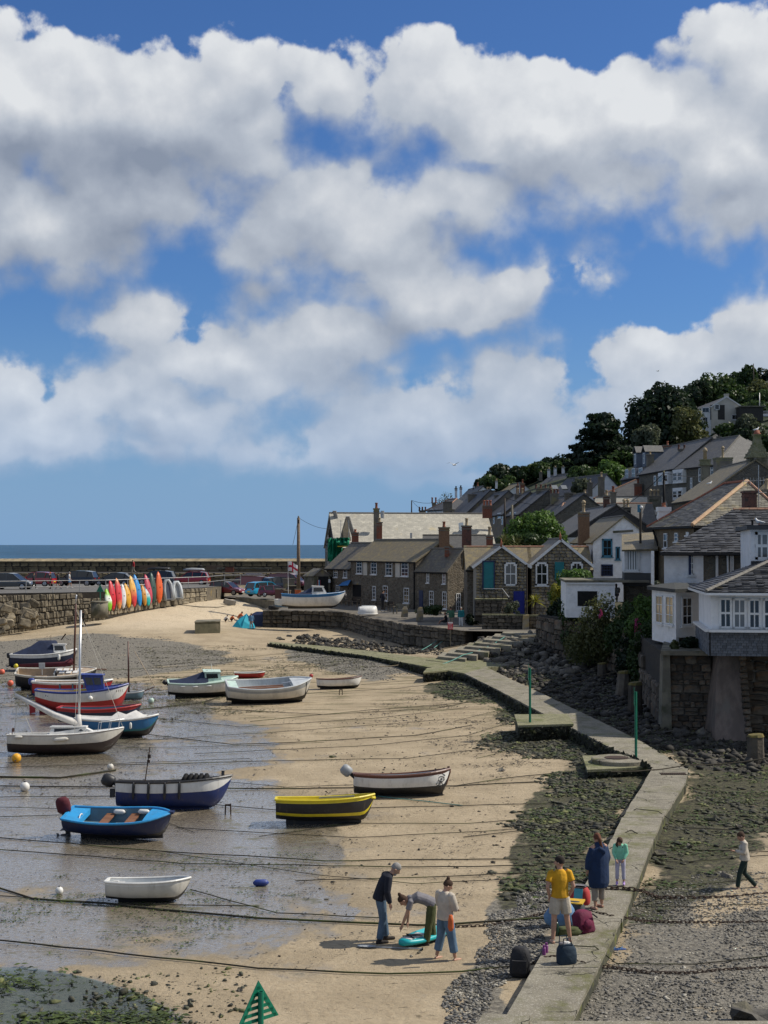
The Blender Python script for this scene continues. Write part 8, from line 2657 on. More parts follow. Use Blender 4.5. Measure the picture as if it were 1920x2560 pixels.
CROUCH=dict(pelvis=(0,-.1,.30),waist=(0,-.04,.42),chest=(0,.08,.58),neck=(0,.2,.70),head=(0,.28,.80),shL=(-.18,.16,.66),shR=(.18,.16,.66),elL=(-.22,.34,.45),elR=(.22,.34,.45),wrL=(-.1,.46,.22),wrR=(.1,.46,.22),hiL=(-.1,-.08,.28),hiR=(.1,-.08,.28),knL=(-.16,.26,.42),knR=(.16,.26,.42),anL=(-.14,.0,.085),anR=(.14,.0,.085),gaze=(0,1,-.7))
WALK=dict(knL=(-.1,.16,.52),anL=(-.1,.22,.10),knR=(.1,.0,.50),anR=(.1,-.28,.13),wrL=(-.26,-.10,.92),elL=(-.25,-.10,1.14),wrR=(.25,.2,.95),elR=(.25,.04,1.14))
# the group round the paddle board
person('grey-haired man in a navy jacket and jeans looking down at the board',957,2356,None,1.80,-78,dict(pelvis=(0,-.06,.95),waist=(0,-.03,1.08),chest=(0,.05,1.27),neck=(0,.17,1.43),head=(0,.28,1.53),gaze=(.1,.75,-.65),shL=(-.19,.09,1.38),shR=(.19,.09,1.38),elL=(-.26,.06,1.10),elR=(.26,.04,1.10),wrL=(-.24,.16,.86),wrR=(.25,.10,.86),hiL=(-.095,-.05,.93),hiR=(.095,-.05,.93),knL=(-.12,.04,.50),anL=(-.14,.10,.085),knR=(.1,-.02,.50),anR=(.12,-.10,.085)),('t_navy','l',.06,.03),('t_jeans','long',.008),'t_boot',('h_grey','beard'),z=0)
person('woman in grey t-shirt and olive trousers bending down to the paddle board',1068,2362,None,1.68,88,dict(pelvis=(0,-.12,.92),waist=(0,.02,1.0),chest=(0,.22,1.06),neck=(0,.42,1.04),head=(0,.54,.99),gaze=(0,.55,-.83),shL=(-.18,.36,1.0),shR=(.18,.36,1.0),elL=(-.2,.46,.72),elR=(.2,.42,.72),wrL=(-.16,.56,.46),wrR=(.2,.44,.46),hiL=(-.095,-.10,.9),hiR=(.095,-.10,.9),knL=(-.12,-.04,.48),anL=(-.13,.02,.085),knR=(.12,-.1,.48),anR=(.14,-.14,.085)),('t_grey','s',.04,.012),('t_olive','long',.012),'t_boot',('h_brown','bun'),z=0)
person('barefoot woman in a cream sweater and rolled jeans seen from behind',1113,2402,None,1.69,-48,dict(head=(.02,.06,1.60),gaze=(.45,.75,-.45),elL=(-.26,.06,1.16),elR=(.25,.06,1.14),wrL=(.0,.24,1.08),wrR=(.02,.26,1.12),knL=(-.13,.0,.5),anL=(-.2,-.06,.085),knR=(.14,.06,.5),anR=(.18,.12,.085)),('t_cream','l',.06,.035),('t_jeans2','crop',.02),None,('h_brown','bun'),z=0)
t=thing('dry_bag','orange cloth hanging from the arms of the cream-sweater woman','cloth',Q(1127,2300,15.6))
MB().loft([[(.09*f*math.cos(a),.035*math.sin(a),zz)for a in[q*math.pi/4 for q in range(8)]]for f,zz in((.4,.10),(.6,.0),(.7,-.15),(.4,-.22))]).build('cloth',MATS['t_orange'],t,True)
person('barefoot man in a mustard t-shirt and beige shorts with his back to us',1400,2358,None,1.80,8,dict(gaze=(-.8,.6,-.1),elL=(-.27,-.06,1.14),elR=(.27,-.06,1.14),wrL=(-.2,.04,.92),wrR=(.2,.04,.92),knL=(-.12,.0,.5),anL=(-.15,-.03,.085),knR=(.15,.02,.5),anR=(.22,.05,.085)),('t_yellow','s',.03,.012),('t_beige','short',.012),None,('h_dark','beard'),z=.36)
person('woman in a long dark blue hooded changing robe with a red-brown ponytail',1497,2272,None,1.72,32,dict(gaze=(.3,.9,-.3),head=(0,.05,1.6),anL=(-.13,-.04,.085),anR=(.13,.05,.085)),None,('t_trouser','crop',.004),None,('h_auburn','pony'),z=.39,robe='t_robe')
person('young girl in a mint cardigan and pale leggings looking down on the path',1551,2212,None,1.17,170,dict(head=(.02,.08,1.57),gaze=(-.35,.7,-.6),wrL=(-.12,.18,.95),wrR=(.14,.2,.93),elL=(-.24,.04,1.14),elR=(.24,.04,1.14)),('t_mint','l',.03,.01),('t_lilac','crop',.0),'t_clog',('h_brown','longf'),z=.42,build=.95,head_k=1.22)
person('child in a beige hooded top walking barefoot over the gravel at right',1862,2226,None,1.45,82,dict(WALK,head=(0,.1,1.6),chest=(0,.04,1.28),neck=(0,.07,1.46),gaze=(0,.9,-.4),anR=(.1,-.34,.12),wrL=(-.2,.30,1.2),elL=(-.25,.05,1.16),wrR=(.24,.02,1.0)),('t_hoodie','l',.05,.025),('t_green','long',.0),None,('h_brown','short'),z=.06,head_k=1.1)
# far figures
def far(label,px,py,d,h,face,pose,top,bottom,shoes,hair,**k):return person(label,px,py,d,h,face,pose,top,bottom,shoes,hair,fine=False,**k)
p_=G_(208,1566)
far('boy in a black wetsuit standing on the sand below the wall',208,1566,p_.y/K,1.45,70,WALK,('t_black','l',.03,.0),('t_black','long',0),None,('h_brown','short'))
far('man in a red jacket walking on the upper terrace against the sea wall',334,1434,99,1.8,90,dict(WALK,head=(0,.1,1.58),gaze=(0,.7,-.7)),('t_red','l',.1,.03),('t_trouser','long',0),'t_boot',('h_dark','short'))
far('walker in black with a pinkish cap on the car park',126,1472,77,1.7,100,None,('t_black','s',.03,0),('t_black','short',0),'t_boot',('t_orange','short'))
far('walker with a black backpack on the car park',146,1473,77,1.7,80,WALK,('t_black','l',.03,.04),('t_black','short',0),'t_white',('h_dark','short'))
far('walker in a pale top and blue shorts on the car park',173,1471,77,1.7,-80,WALK,('t_white','s',.03,0),('t_blue','short',0),'t_white',('h_grey','short'))
far('walker in dark clothes by the red hatchback',84,1473,76.5,1.65,-90,WALK,('t_black','l',.03,0),('t_black','long',0),'t_white',('h_brown','short'))
for px,py,lb,mt,bt in((563,1555,'small child in white crouching on the sand left of the tent','t_white','t_black'),(578,1554,'child in an orange-red top digging in the sand','t_orange','t_black'),(598,1552,'adult in a red-brown top kneeling beside the tent','t_orange','t_trouser')):
 p_=G_(px,py)
 far(lb,px,py,p_.y/K,1.3 if px<590 else 1.75,-70,CROUCH,(mt,'l',.02,.01),(bt,'long',0),None,('h_dark','short'))
p_=G_(628,1573)
far('person in a grey-blue hooded top standing in front of the blue tent',628,1573,p_.y/K,1.5,10,None,('t_blue','l',.1,.02),None,None,('h_dark','short'))
far('man in a flat cap and grey jacket seated by the blue awning',862,1508,74,1.75,100,SIT,('t_grey','l',.03,.02),('t_olive','long',0),'t_boot',('h_grey','short'))
far('person in a dark navy coat standing by the cottage benches',957,1528,67,1.85,-60,dict(wrR=(.1,.12,1.02),elR=(.36,-.04,1.14),wrL=(-.1,.12,1.02),elL=(-.36,-.04,1.14)),('t_navy','l',.12,.03),('t_black','long',0),'t_white',('h_dark','short'))
far('man in a green checked shirt standing behind the red sign',1127,1573,60.5,1.78,0,dict(elL=(-.34,.02,1.2),wrL=(-.2,.15,1.42)),('t_dgreen','l',.05,.015),('t_trouser','long',0),'t_boot',('h_dark','short'))
far('grey-haired woman in a teal top and white trousers by the steps',1153,1571,60.0,1.7,150,None,('t_teal','l',.06,.02),('t_white','long',.01),'t_boot',('h_grey','short'))
far('seated woman in black with bare legs at the edge of the quay',1114,1568,61.0,1.65,70,dict(SIT,anL=(-.12,.62,.3),anR=(.12,.62,.26),knL=(-.1,.42,.58),knR=(.1,.42,.58)),('t_black','s',.03,.01),('t_black','short',0),None,('h_auburn','short'))
far('person in a pale shirt sitting outside the blue doors of the annexe',1541,1505,50.5,1.7,160,SIT,('t_white','s',.03,.02),('t_grey','long',0),'t_boot',('h_grey','short'))
# ---------------------------------------------------------------- things people brought
ZP=.37
def at(px,py,z=ZP):return P(px,py,z)
def blobbag(name,label,p,sz,mat,cat='bag',rz=0.0,strap=None,lean=0.0,seed=1,wr=.12,parts=()):
 t=thing(name,label,cat,p,rz=rz)
 mb=MB()
 r=random.Random(seed)
 rings=[]
 for zz,f in((0,.86),(.12,1),(.45,1.02),(.75,.95),(.93,.78),(1,.5)):
  rings.append([(sz[0]/2*f*(abs(math.cos(a))**.6*math.copysign(1,math.cos(a)))*(1+r.uniform(-wr,wr)),sz[1]/2*f*(abs(math.sin(a))**.6*math.copysign(1,math.sin(a)))*(1+r.uniform(-wr,wr))+lean*zz,sz[2]*zz)for a in[q*math.pi/6 for q in range(12)]])
 mb.loft(rings)
 mb.build('bag_body',MATS[mat],t,True)
 return t
M('bag_navy',(.018,.035,.055),(.012,.026,.042),5,.85,.02,10);M('bag_maroon',(.15,.010,.045),(.10,.008,.032),5,.8,.02,10);M('bag_black',(.012,.012,.014),(.02,.02,.022),5,.75,.02,10)
M('bag_red',(.42,.045,.045),(.36,.035,.035),5,.8);M('bag_cyan',(.10,.42,.50),(.08,.36,.44),5,.8);M('bag_sky',(.13,.25,.42),(.10,.20,.35),3,.85,.03,6);M('bag_yel',(.62,.38,.03),(.52,.32,.03),5,.8);M('bag_grey',(.06,.065,.07),(.045,.05,.05),5,.85)
t=blobbag('tote_bag','navy tote bag with handles standing on the path in the foreground',at(1416,2412,.33),(.38,.26,.42),'bag_navy',rz=.3,seed=2,wr=.06)
for s in(-1,1):MB().tube([(-.12,s*.08,.36),(-.1,s*.1,.54),(.04,s*.1,.55),(.1,s*.08,.36)],.012,5).build('handle',MATS['bag_navy'],t)
for k in range(4):MB().ball((rnd.uniform(-.1,.1),rnd.uniform(-.06,.06),.42),.06,7,sz=(1,1,.5)).build('contents',MATS['t_white' if k%2 else 't_grey'],t)
t=blobbag('backpack','black backpack leaning on the left edge of the path',at(1300,2440,.05),(.40,.28,.56),'bag_black',rz=-.2,seed=3,wr=.08,lean=.06)
MB().box((0,-.15,.22),(.28,.06,.24)).build('front_pocket',MATS['bag_black'],t);MB().tube([(.12,-.14,.5),(.2,-.16,.3),(.16,-.15,.1)],.015,5).build('strap',MATS['bag_black'],t)
t=blobbag('backpack','maroon rucksack lying on the path behind the man',at(1462,2330),(.44,.34,.44),'bag_maroon',rz=.5,seed=4,lean=.1)
MB().ball((-.04,-.17,.2),.12,8,sz=(1,.45,1)).build('front_pocket',MATS['bag_maroon'],t,True);MB().tube([(.1,-.14,.4),(.25,-.1,.3),(.3,-.02,.28)],.018,5).build('strap',MATS['bag_black'],t)
t=blobbag('backpack','dark grey rucksack with a yellow flap between the maroon one and the cool bag',at(1438,2305),(.42,.30,.46),'bag_grey',rz=-.3,seed=5)
MB().slab([(-.18,-.12,.44),(.18,-.14,.44),(.2,.12,.48),(-.2,.12,.48)],.03).build('bag_flap',MATS['bag_yel'],t)
t=blobbag('beach_bag','open red and turquoise beach bag beside the robe woman',at(1450,2262),(.46,.30,.42),'bag_red',rz=-.35,seed=6,wr=.05)
MB().slab([(-.12,-.155,.06),(.08,-.16,.06),(.10,-.15,.40),(-.1,-.15,.40)],.015).build('side_panel',MATS['bag_cyan'],t);MB().lathe([(.15,.41),(.17,.44),(.13,.42)],n=12).build('bag_mouth',MATS['t_grey'],t)
t=blobbag('gear_bundle','large crumpled pale blue bundle half hidden behind the man in mustard',at(1400,2312),(.62,.36,.46),'bag_sky',cat='bundle',rz=.1,seed=7,wr=.2)
t=blobbag('towel_heap','heap of olive-grey towels at the feet of the man in mustard',at(1420,2336),(.55,.32,.16),'leafcloth' if 'leafcloth' in MATS else 't_olive',cat='towels',rz=.2,seed=8,wr=.25)
for k,(px,py,lb)in enumerate(((1360,2392,'purple water bottle in front'),(1366,2386,'purple water bottle just behind the other'))):
 t=thing('water_bottle',lb,'bottle',at(px,py,.33),group='two purple bottles')
 MB().lathe([(.035,0),(.038,.02),(.038,.17),(.03,.19)],n=12).build('bottle',M('purple',(.20,.05,.19),(.16,.04,.15),4,.4),t,True);MB().lathe([(.026,.19),(.026,.235)],n=10).build('cap',MATS['purple'],t)
t=thing('wine_bottle','dark green bottle standing on the path between the bare legs','bottle',at(1391,2340))
MB().lathe([(.05,0),(.055,.02),(.055,.24),(.03,.30)],n=12).build('bottle',M('bottle_green',(.012,.04,.025),(.01,.03,.02),4,.25),t,True);MB().lathe([(.03,.30),(.03,.36)],n=10).build('cap',MATS['black'],t)
t=thing('sandals','pair of blue flip-flops lying on the gravel right of the path','sandals',P(1536,2376,.06))
for k in range(2):
 MB().loft([[(k*.16+x*.3-.05,y*.055+k*.04,0)for x,y in((-.5,-.7),(-.2,-1),(.4,-1),(.5,0),(.4,1),(-.2,1),(-.5,.7))],[(k*.16+x*.3-.05,y*.055+k*.04,.025)for x,y in((-.5,-.7),(-.2,-1),(.4,-1),(.5,0),(.4,1),(-.2,1),(-.5,.7))]]).build('sole',M('flip',(.03,.09,.28),(.025,.07,.22),5,.6),t)
 MB().tube([(k*.16-.05,-.045+k*.04,.02),(k*.16+.02,k*.04,.07),(k*.16-.05,.045+k*.04,.02)],.01,5).build('strap',MATS['bag_sky'],t)
 # paddle board and paddle
p=P(1042,2368,0)
t=thing('paddle_board','turquoise and white inflatable paddle board lying on the sand','paddle board',(p.x+.22,p.y+.45,.14),rz=R(52))
rings=[]
Lb=1.75
for i in range(15):
 f=i/14
 w=.31*max(.05,math.sin(math.pi*(f*.93+.04))**.55)
 rings.append([(-Lb/2+Lb*f,w*math.cos(a),.065*(abs(math.sin(a))**.4)*math.copysign(1,math.sin(a))+.10*max(0,.25-f)**1.2)for a in[q*math.pi/6 for q in range(12)]])
MB().loft(rings).build('board',M('sup_teal',(.01,.36,.38),(.01,.31,.34),4,.4),t,True)
mb=MB()
for i in range(12):
 f0,f1=.08+i*.07,.08+(i+1)*.07
 mb.slab([(-Lb/2+Lb*f0,-.13,.07+.10*max(0,.25-f0)**1.2),(-Lb/2+Lb*f1,-.13,.07+.10*max(0,.25-f1)**1.2),(-Lb/2+Lb*f1,.13,.07+.10*max(0,.25-f1)**1.2),(-Lb/2+Lb*f0,.13,.07+.10*max(0,.25-f0)**1.2)],.012)
mb.build('deck_stripe',MATS['t_white'],t)
MB().slab([(-.15,-.2,.075),(.5,-.2,.075),(.5,.2,.075),(-.15,.2,.075)],.02).build('deck_pad',M('pad',(.06,.46,.50),(.05,.42,.46),5,.7),t)
MB().tube([(-.65,-.16,.09),(-.5,.18,.1),(-.35,-.18,.1),(-.65,.16,.09)],.012,5).build('bungee',MATS['black'],t)
a,b=P(940,2368,.03),P(1056,2372,.05)
t=thing('paddle','dark grey paddle lying on the sand before the board','paddle',a)
dd_=(b-a);u_=dd_.normalized()
MB().tube([u_*-.05,u_*.35,dd_],[.016,.016,.016],7).build('shaft',MATS['p_grey'],t)
n_=V((-u_.y,u_.x,0))
MB().loft([[u_*s+n_*w*math.cos(q)+V((0,0,.02+.012*math.sin(q)))for q in[k*math.pi/4 for k in range(8)]]for s,w in((-.42+.02,.05),(-.33,.09),(-.15,.10),(.0,.04))]).build('blade',MATS['p_grey'],t,True)
MB().box(dd_,(.03,.12,.03)).build('grip',MATS['black'],t)
# ---------------------------------------------------------------- quay furniture
p_=G_(612,1570)
t=thing('beach_tent','turquoise beach tent at the end of the quay wall','tent',p_)
def tentpts(s):return V(s)
ap=V((.15,.3,1.35))
base=[V((-1.25,-.3,0)),V((-.2,-.75,0)),V((.95,-.5,0)),V((1.0,.8,0)),V((-.8,.9,0))]
mb=MB()
for i in range(5):
 a,b=base[i],base[(i+1)%5]
 m_=(a+b)/2*.72+V((0,0,.62 if i!=1 else .7))
 m2=a*.62+ap*.38+V((0,0,.18));m3=b*.62+ap*.38+V((0,0,.18))
 mb.add([a,b,m3,ap,m2],[(0,1,2,3,4)])
mb.build('tent_fabric',M('tent',(.02,.36,.46),(.015,.30,.40),3,.7),t)
MB().tube([base[0],base[0]*.62+ap*.38+V((0,0,.18)),ap,base[2]*.62+ap*.38+V((0,0,.18)),base[2]],.018,5).build('tent_pole',MATS['p_bright'],t)
p_=G_(646,1566)
t=thing('beach_shelter','darker blue pop-up shelter tucked behind the turquoise tent','tent',(p_.x,p_.y+1.0,p_.z))
MB().loft([[(x*1.1,y*.7,z)for x,y,z in((-1,-1,0),(1,-1,0),(1,1,0),(-1,1,0))],[(x*.9,y*.55,1.1)for x,y in((-1,-1),(1,-1),(1,1),(-1,1))],[(x*.3,y*.2,1.4)for x,y in((-1,-1),(1,-1),(1,1),(-1,1))]]).build('shelter_fabric',MATS['p_blue'],t)
# benches
def bench(label,px,py,d,rz,mat,w=1.7):
 p=Q(px,py,d)
 t=thing('bench',label,'bench',p,rz=rz,group='benches in front of the cottages')
 for k in range(3):MB().box((0,-.12+k*.13,.44),(w,.11,.035)).build('seat_slat',MATS[mat],t)
 for k in range(3):MB().box((0,.22+k*.03,.58+k*.13),(w,.03,.1)).build('back_slat',MATS[mat],t)
 for sx in(-1,1):
  for sy in(-.15,.2):MB().box((sx*w*.46,sy,.22 if sy<0 else .42),(.07,.07,.44 if sy<0 else .86)).build('leg',MATS[mat],t)
  MB().box((sx*w*.46,.0,.64),(.07,.4,.05)).build('armrest',MATS[mat],t)
 return t
bz=math.atan2(-11,6.49)
bench('dark bench with the seated man by the porch',858,1512,73,bz,'darkwood');bench('dark bench right of the porch beside the boat',886,1516,71.5,bz,'darkwood')
bench('black bench where the navy-coated person stands',946,1528,68.5,bz,'darkwood');bench('dark bench end right of the navy-coated person',972,1529,67,bz,'darkwood',1.0)
bench('pale weathered wooden bench beside the downpipe',1000,1536,65.8,bz,'oldconcrete',1.9)
for px,py,d,hgt,lb in((1049,1548,63,1.0,'leaning rough standing stone on the quay'),(1011,1540,65,.8,'stubby granite block beside the pale bench')):
 t=thing('standing_stone',lb,'stone post',Q(px,py,d))
 MB().loft([[(x*.3,y*.25,-.1)for x,y in((-1,-1),(1,-1),(1,1),(-1,1))],[(x*.26+.05,y*.22,hgt*.7)for x,y in((-1,-1),(1,-1),(1,1),(-1,1))],[(x*.14+.08,y*.14,hgt)for x,y in((-1,-1),(1,-1),(1,1),(-1,1))]]).build('stone',MATS['granite'],t)
 # red warning sign at the steps
p=Q(1126,1613,57.6)
t=thing('warning_sign','red and white notice on a pale post beside the steps','sign',p)
top_=Q(1126,1555,57.6).z-p.z
MB().box((0,0,top_/2),(.06,.05,top_)).build('sign_post',MATS['oldconcrete'],t)
MB().box((0,-.04,top_-.28),(.40,.03,.56)).build('sign_panel',M('sign_red',(.55,.03,.045),(.5,.03,.04),5,.5),t)
MB().box((0,-.058,top_-.06),(.36,.01,.11)).build('sign_header',MATS['white_paint'],t)
mb=MB()
for k in range(4):
 x=-.15
 while x<.13:
  w_=rnd.uniform(.02,.07)
  mb.box((x+w_/2,-.058,top_-.20-k*.10),(w_,.008,.03));x+=w_+.015
mb.build('sign_lettering',MATS['white_paint'],t)['kind']='stuff'
# hut, flag, lockers, barrier
hA_,hB_=Q(757,1487,79.5),Q(806,1490,78.5)
t=thing('hut','small grey wooden hut with a pitched roof and open front on the quay','hut',hA_)
W_=(hB_-hA_).length
MB().prism([(0,2.2),(W_*.42,0),(W_,.1),(W_,2.4)],-.2,2.0).build('wall',MATS['oldconcrete'],t)
MB().box((W_*.75,-.0,.95),(W_*.36,.12,1.9)).build('opening',MATS['black'],t)  # black box on the front stands in for the shade inside the hut
MB().slab([(-.2,2.0,1.9),(W_*.38,-.25,1.95),(W_*.70,-.2,2.75),(W_*.35,2.3,2.75)],.06).slab([(W_*.70,-.2,2.75),(W_+.2,-.1,1.95),(W_+.15,2.5,1.95),(W_*.35,2.3,2.75)],.06).slab([(W_*.44,-.03,1.95),(W_*.98,.02,1.95),(W_*.70,-.03,2.7)],.05).build('roof',MATS['grey_render'],t)
for k in range(4):MB().box((W_*(.55+.03*k),-.12,.9),(.06,.05,1.3)).build('stored_oar',MATS[('t_red','t_white','p_bright','p_darkred')[k]],t)
MB().box((W_*.97,-.03,1.45),(.25,.02,.35)).build('notice',MATS['white_paint'],t)
p=Q(721,1500,76)
t=thing('flagpole','thin white flagpole with a white flag bearing a red cross','flag',p)
tz=Q(719,1398,76).z-p.z
MB().tube([(0,0,0),(-.05,0,tz)],[.03,.02],6).build('pole',MATS['white_paint'],t)
m,g=newmat('flag_cross')
g('SeparateXYZ',{0:g('TexCoord',out=2)})
ux,uy=g.last.outputs[0],g.last.outputs[1]
cx_=g.math('LESS_THAN',g.math('ABSOLUTE',g.math('SUBTRACT',ux,.45)),.085)
cy_=g.math('LESS_THAN',g.math('ABSOLUTE',g.math('SUBTRACT',uy,.5)),.12)
g('OutputMaterial',{0:g('BsdfPrincipled',{'Base Color':g.mix(g.math('MAXIMUM',cx_,cy_),(.72,.70,.70),(.45,.02,.05)),'Roughness':.8})})
vs,fs,uv=[],[],[]
n1,n2=9,6
for j in range(n2):
 for i in range(n1):
  a,b=i/(n1-1),j/(n2-1)
  vs.append((.0+.92*a,.16*math.sin(a*5+b),tz-.25-.95*(1-b)-.35*a*a+.06*math.sin(a*6)))
for j in range(n2-1):
 for i in range(n1-1):
  q=[j*n1+i,j*n1+i+1,(j+1)*n1+i+1,(j+1)*n1+i]
  fs.append(tuple(q))
  for v_ in q:uv+=[(v_%n1)/(n1-1),(v_//n1)/(n2-1)]
meshobj('flag_cloth',vs,fs,m,t,True,uv=uv)
GL='fish boxes and lockers by the tall pole'
for k,(px,py,d,w_,h_,mt,lb)in enumerate(((700,1498,77.5,.9,1.0,'p_brown','brown locker nearest the bright blue SUV'),(716,1499,77.5,.8,.9,'wood','pale timber crate beside the brown locker'),(732,1497,78,1.0,1.3,'darkwood','tall dark store box behind the crates'),(722,1488,80,1.2,1.7,'grey_render','grey box with barrels stacked behind the lockers'),(745,1496,77,.5,.9,'t_orange','orange life-buoy post at the foot of the tall pole'))):
 p=Q(px,py,d)
 t=thing('locker',lb,'locker',p,rz=rnd.uniform(-.3,.3),group=GL)
 MB().box((0,0,h_/2),(w_,.7,h_)).build('box_body',MATS[mt],t);MB().box((0,0,h_+.03),(w_+.08,.78,.06)).build('lid',MATS['oldconcrete'],t)
for px,py,d,lb,col in((509,1492,80.2,'red and white traffic cone at the barrier','t_red'),):
 p=Q(px,py,d)
 t=thing('traffic_cone',lb,'cone',p)
 MB().lathe([(.22,0),(.18,.05),(.05,.75)],n=12).build('cone_body',MATS['t_red'],t,True);MB().lathe([(.145,.26),(.11,.44)],n=12).build('band',MATS['white_paint'],t)
t=thing('sign_board','small white notice on the barrier beside the traffic cone','sign',Q(502,1482,79.8));MB().box((0,0,.3),(.4,.03,.6)).build('board',MATS['white_paint'],t)
t=thing('barrier','thin low barrier rail with dark cloth across the lane','barrier',Q(510,1490,80))
MB().tube([Q(505,1476,80)-t.location,Q(542,1481,82)-t.location],.04,6).build('rail',MATS['galv'],t);MB().box(Q(537,1484,81.8)-t.location,(.4,.1,.9)).build('cloth',MATS['black'],t)
t=thing('tyre','old black tyre lying at the corner of the quay wall','tyre',Q(684,1524,73.6),rz=0)
MB().lathe([(.32,-.02),(.5,.02),(.52,.2),(.5,.36),(.32,.4),(.3,.2),(.32,-.02)],n=18,cap=False).build('tyre_ring',MATS['tyre'],t,True)
t=thing('bucket','white and red bucket on the sand at the foot of the wall','bucket',G_(147,1552))
MB().lathe([(.2,0),(.26,.42)],n=12).build('pail',MATS['white_paint'],t,True);MB().lathe([(.225,.12),(.24,.26)],n=12).build('band',MATS['t_red'],t)
for px,lb in((368,'wooden seat against the sea wall right of the red-jacketed man'),(536,'grey slatted shelter bench on the upper terrace')):
 t=thing('bench',lb,'bench',Q(px,1434,101),group='benches on the upper terrace')
 MB().box((0,0,.5),(2.2,.5,.08)).build('seat',MATS['wood'],t);MB().box((0,.25,.85),(2.2,.06,.5)).build('backrest',MATS['wood'],t)
 for s in(-.9,.9):MB().box((s,0,.25),(.1,.45,.5)).build('leg',MATS['darkwood'],t)
t=thing('bin','black litter bin on the upper terrace','bin',Q(500,1434,101));MB().lathe([(.3,0),(.33,1.0)],n=10).build('bin_body',MATS['black'],t);MB().lathe([(.36,1.0),(.2,1.15)],n=10).build('lid',MATS['black'],t)
t=thing('long_boat_spars','long pale spars lying along the upper terrace','spars',Q(610,1430,101));MB().box((0,0,.5),(7.2,.3,.22)).build('spar',MATS['oldconcrete'],t);MB().box((0,.35,.32),(6.4,.2,.2)).build('spar',MATS['granite'],t)
t=thing('storage_box','rust-red box on the upper terrace left of the spars','box',Q(574,1433,101));MB().box((0,0,.4),(1.1,.7,.8)).build('box_body',MATS['brick'],t);MB().box((0,0,.83),(1.18,.78,.06)).build('lid',MATS['rust'],t)
t=thing('gear_pile','small pile of black and white clothes under the green kayak','bags',G_(274,1532));MB().ball((0,0,.12),.28,8,sz=(1.2,.7,.6)).build('cloth',MATS['t_black'],t,True);MB().ball((.05,-.12,.22),.15,8,sz=(1.4,.6,.6)).build('cloth',MATS['t_white'],t,True)
p=Q(253,1500,70.9)
t=thing('channel_marker','thin green pole with a small triangle against the car park wall','marker post',(p.x,p.y-.5,2.0));MB().tube([(0,0,0),(0,0,2.7)],.05,6).build('pole',MATS['green_metal'],t);MB().slab([(-.35,-.06,2.2),(.35,-.06,2.2),(0,-.06,2.9)],.04).build('triangle_topmark',MATS['green_metal'],t)
t=thing('hilltop_car','dark car roof among shrubs at the right edge of the hill','car',Q(1912,1088,140))if False else None
# ---------------------------------------------------------------- gulls
def gull(label,p,rz,s=.5,fly=False):
 t=thing('gull',label,'gull',p,rz=rz)
 mb=MB()
 if fly:
  mb.tube([(-.5*s,0,0),(-.2*s,0,0),(.2*s,0,.02),(.45*s,0,.03)],[.03*s,.12*s,.13*s,.03*s],8)
 else:
  mb.tube([(-.55*s,0,.22*s),(-.2*s,0,.25*s),(.15*s,0,.32*s),(.3*s,0,.5*s),(.34*s,0,.62*s),(.44*s,0,.64*s)],[.03*s,.14*s,.17*s,.1*s,.1*s,.04*s],8)
 mb.build('body',MATS['white_paint'],t,True)
 for sd in(-1,1):
  if fly:MB().add([(.15*s,sd*.08*s,.04),(-.15*s,sd*.08*s,.04),(-.05*s,sd*.8*s,.35*s),(.12*s,sd*.75*s,.36*s),(-.2*s,sd*1.4*s,.15*s)],[(0,1,2,3),(2,4,3)]).build('wing',MATS['p_grey'],t)
  else:MB().tube([(-.6*s,sd*.1*s,.24*s),(-.1*s,sd*.15*s,.32*s),(.15*s,sd*.13*s,.36*s)],[.02*s,.1*s,.06*s],7).build('wing',MATS['p_lgrey'],t,True)
 if not fly:
  MB().tube([(.42*s,0,.635*s),(.58*s,0,.61*s)],[.035*s,.012*s],6).build('beak',MATS['b_yellow'],t)
  for sd in(-1,1):MB().tube([(.0,sd*.06*s,0),(.0,sd*.06*s,.2*s)],.015*s,5).build('leg',MATS['b_orange'],t)
 return t
gull('gull standing on the flat dormer roof at right',Q(1898,1312,36.5),2.6,.48)
gull('gull perched on the tiered ornamental chimney',Q(1891,1079,67),.3,.6)
gull('gull perched on a chimney behind the granite house ridge',Q(1774,1213,62),.3,.5)
gull('gull flying over the village against the clouds',Q(1136,1162,80),.9,.75,True)
gull('tiny distant gull in the clouds at right',Q(1645,928,150),.3,.6,True)
MB_=thing('roof_vent','short black vent pipe beside the gull on the dormer','vent pipe',Q(1881,1314,36.6));MB().lathe([(.05,0),(.055,.25),(.05,.26)],n=8).build('pipe',MATS['black'],MB_)
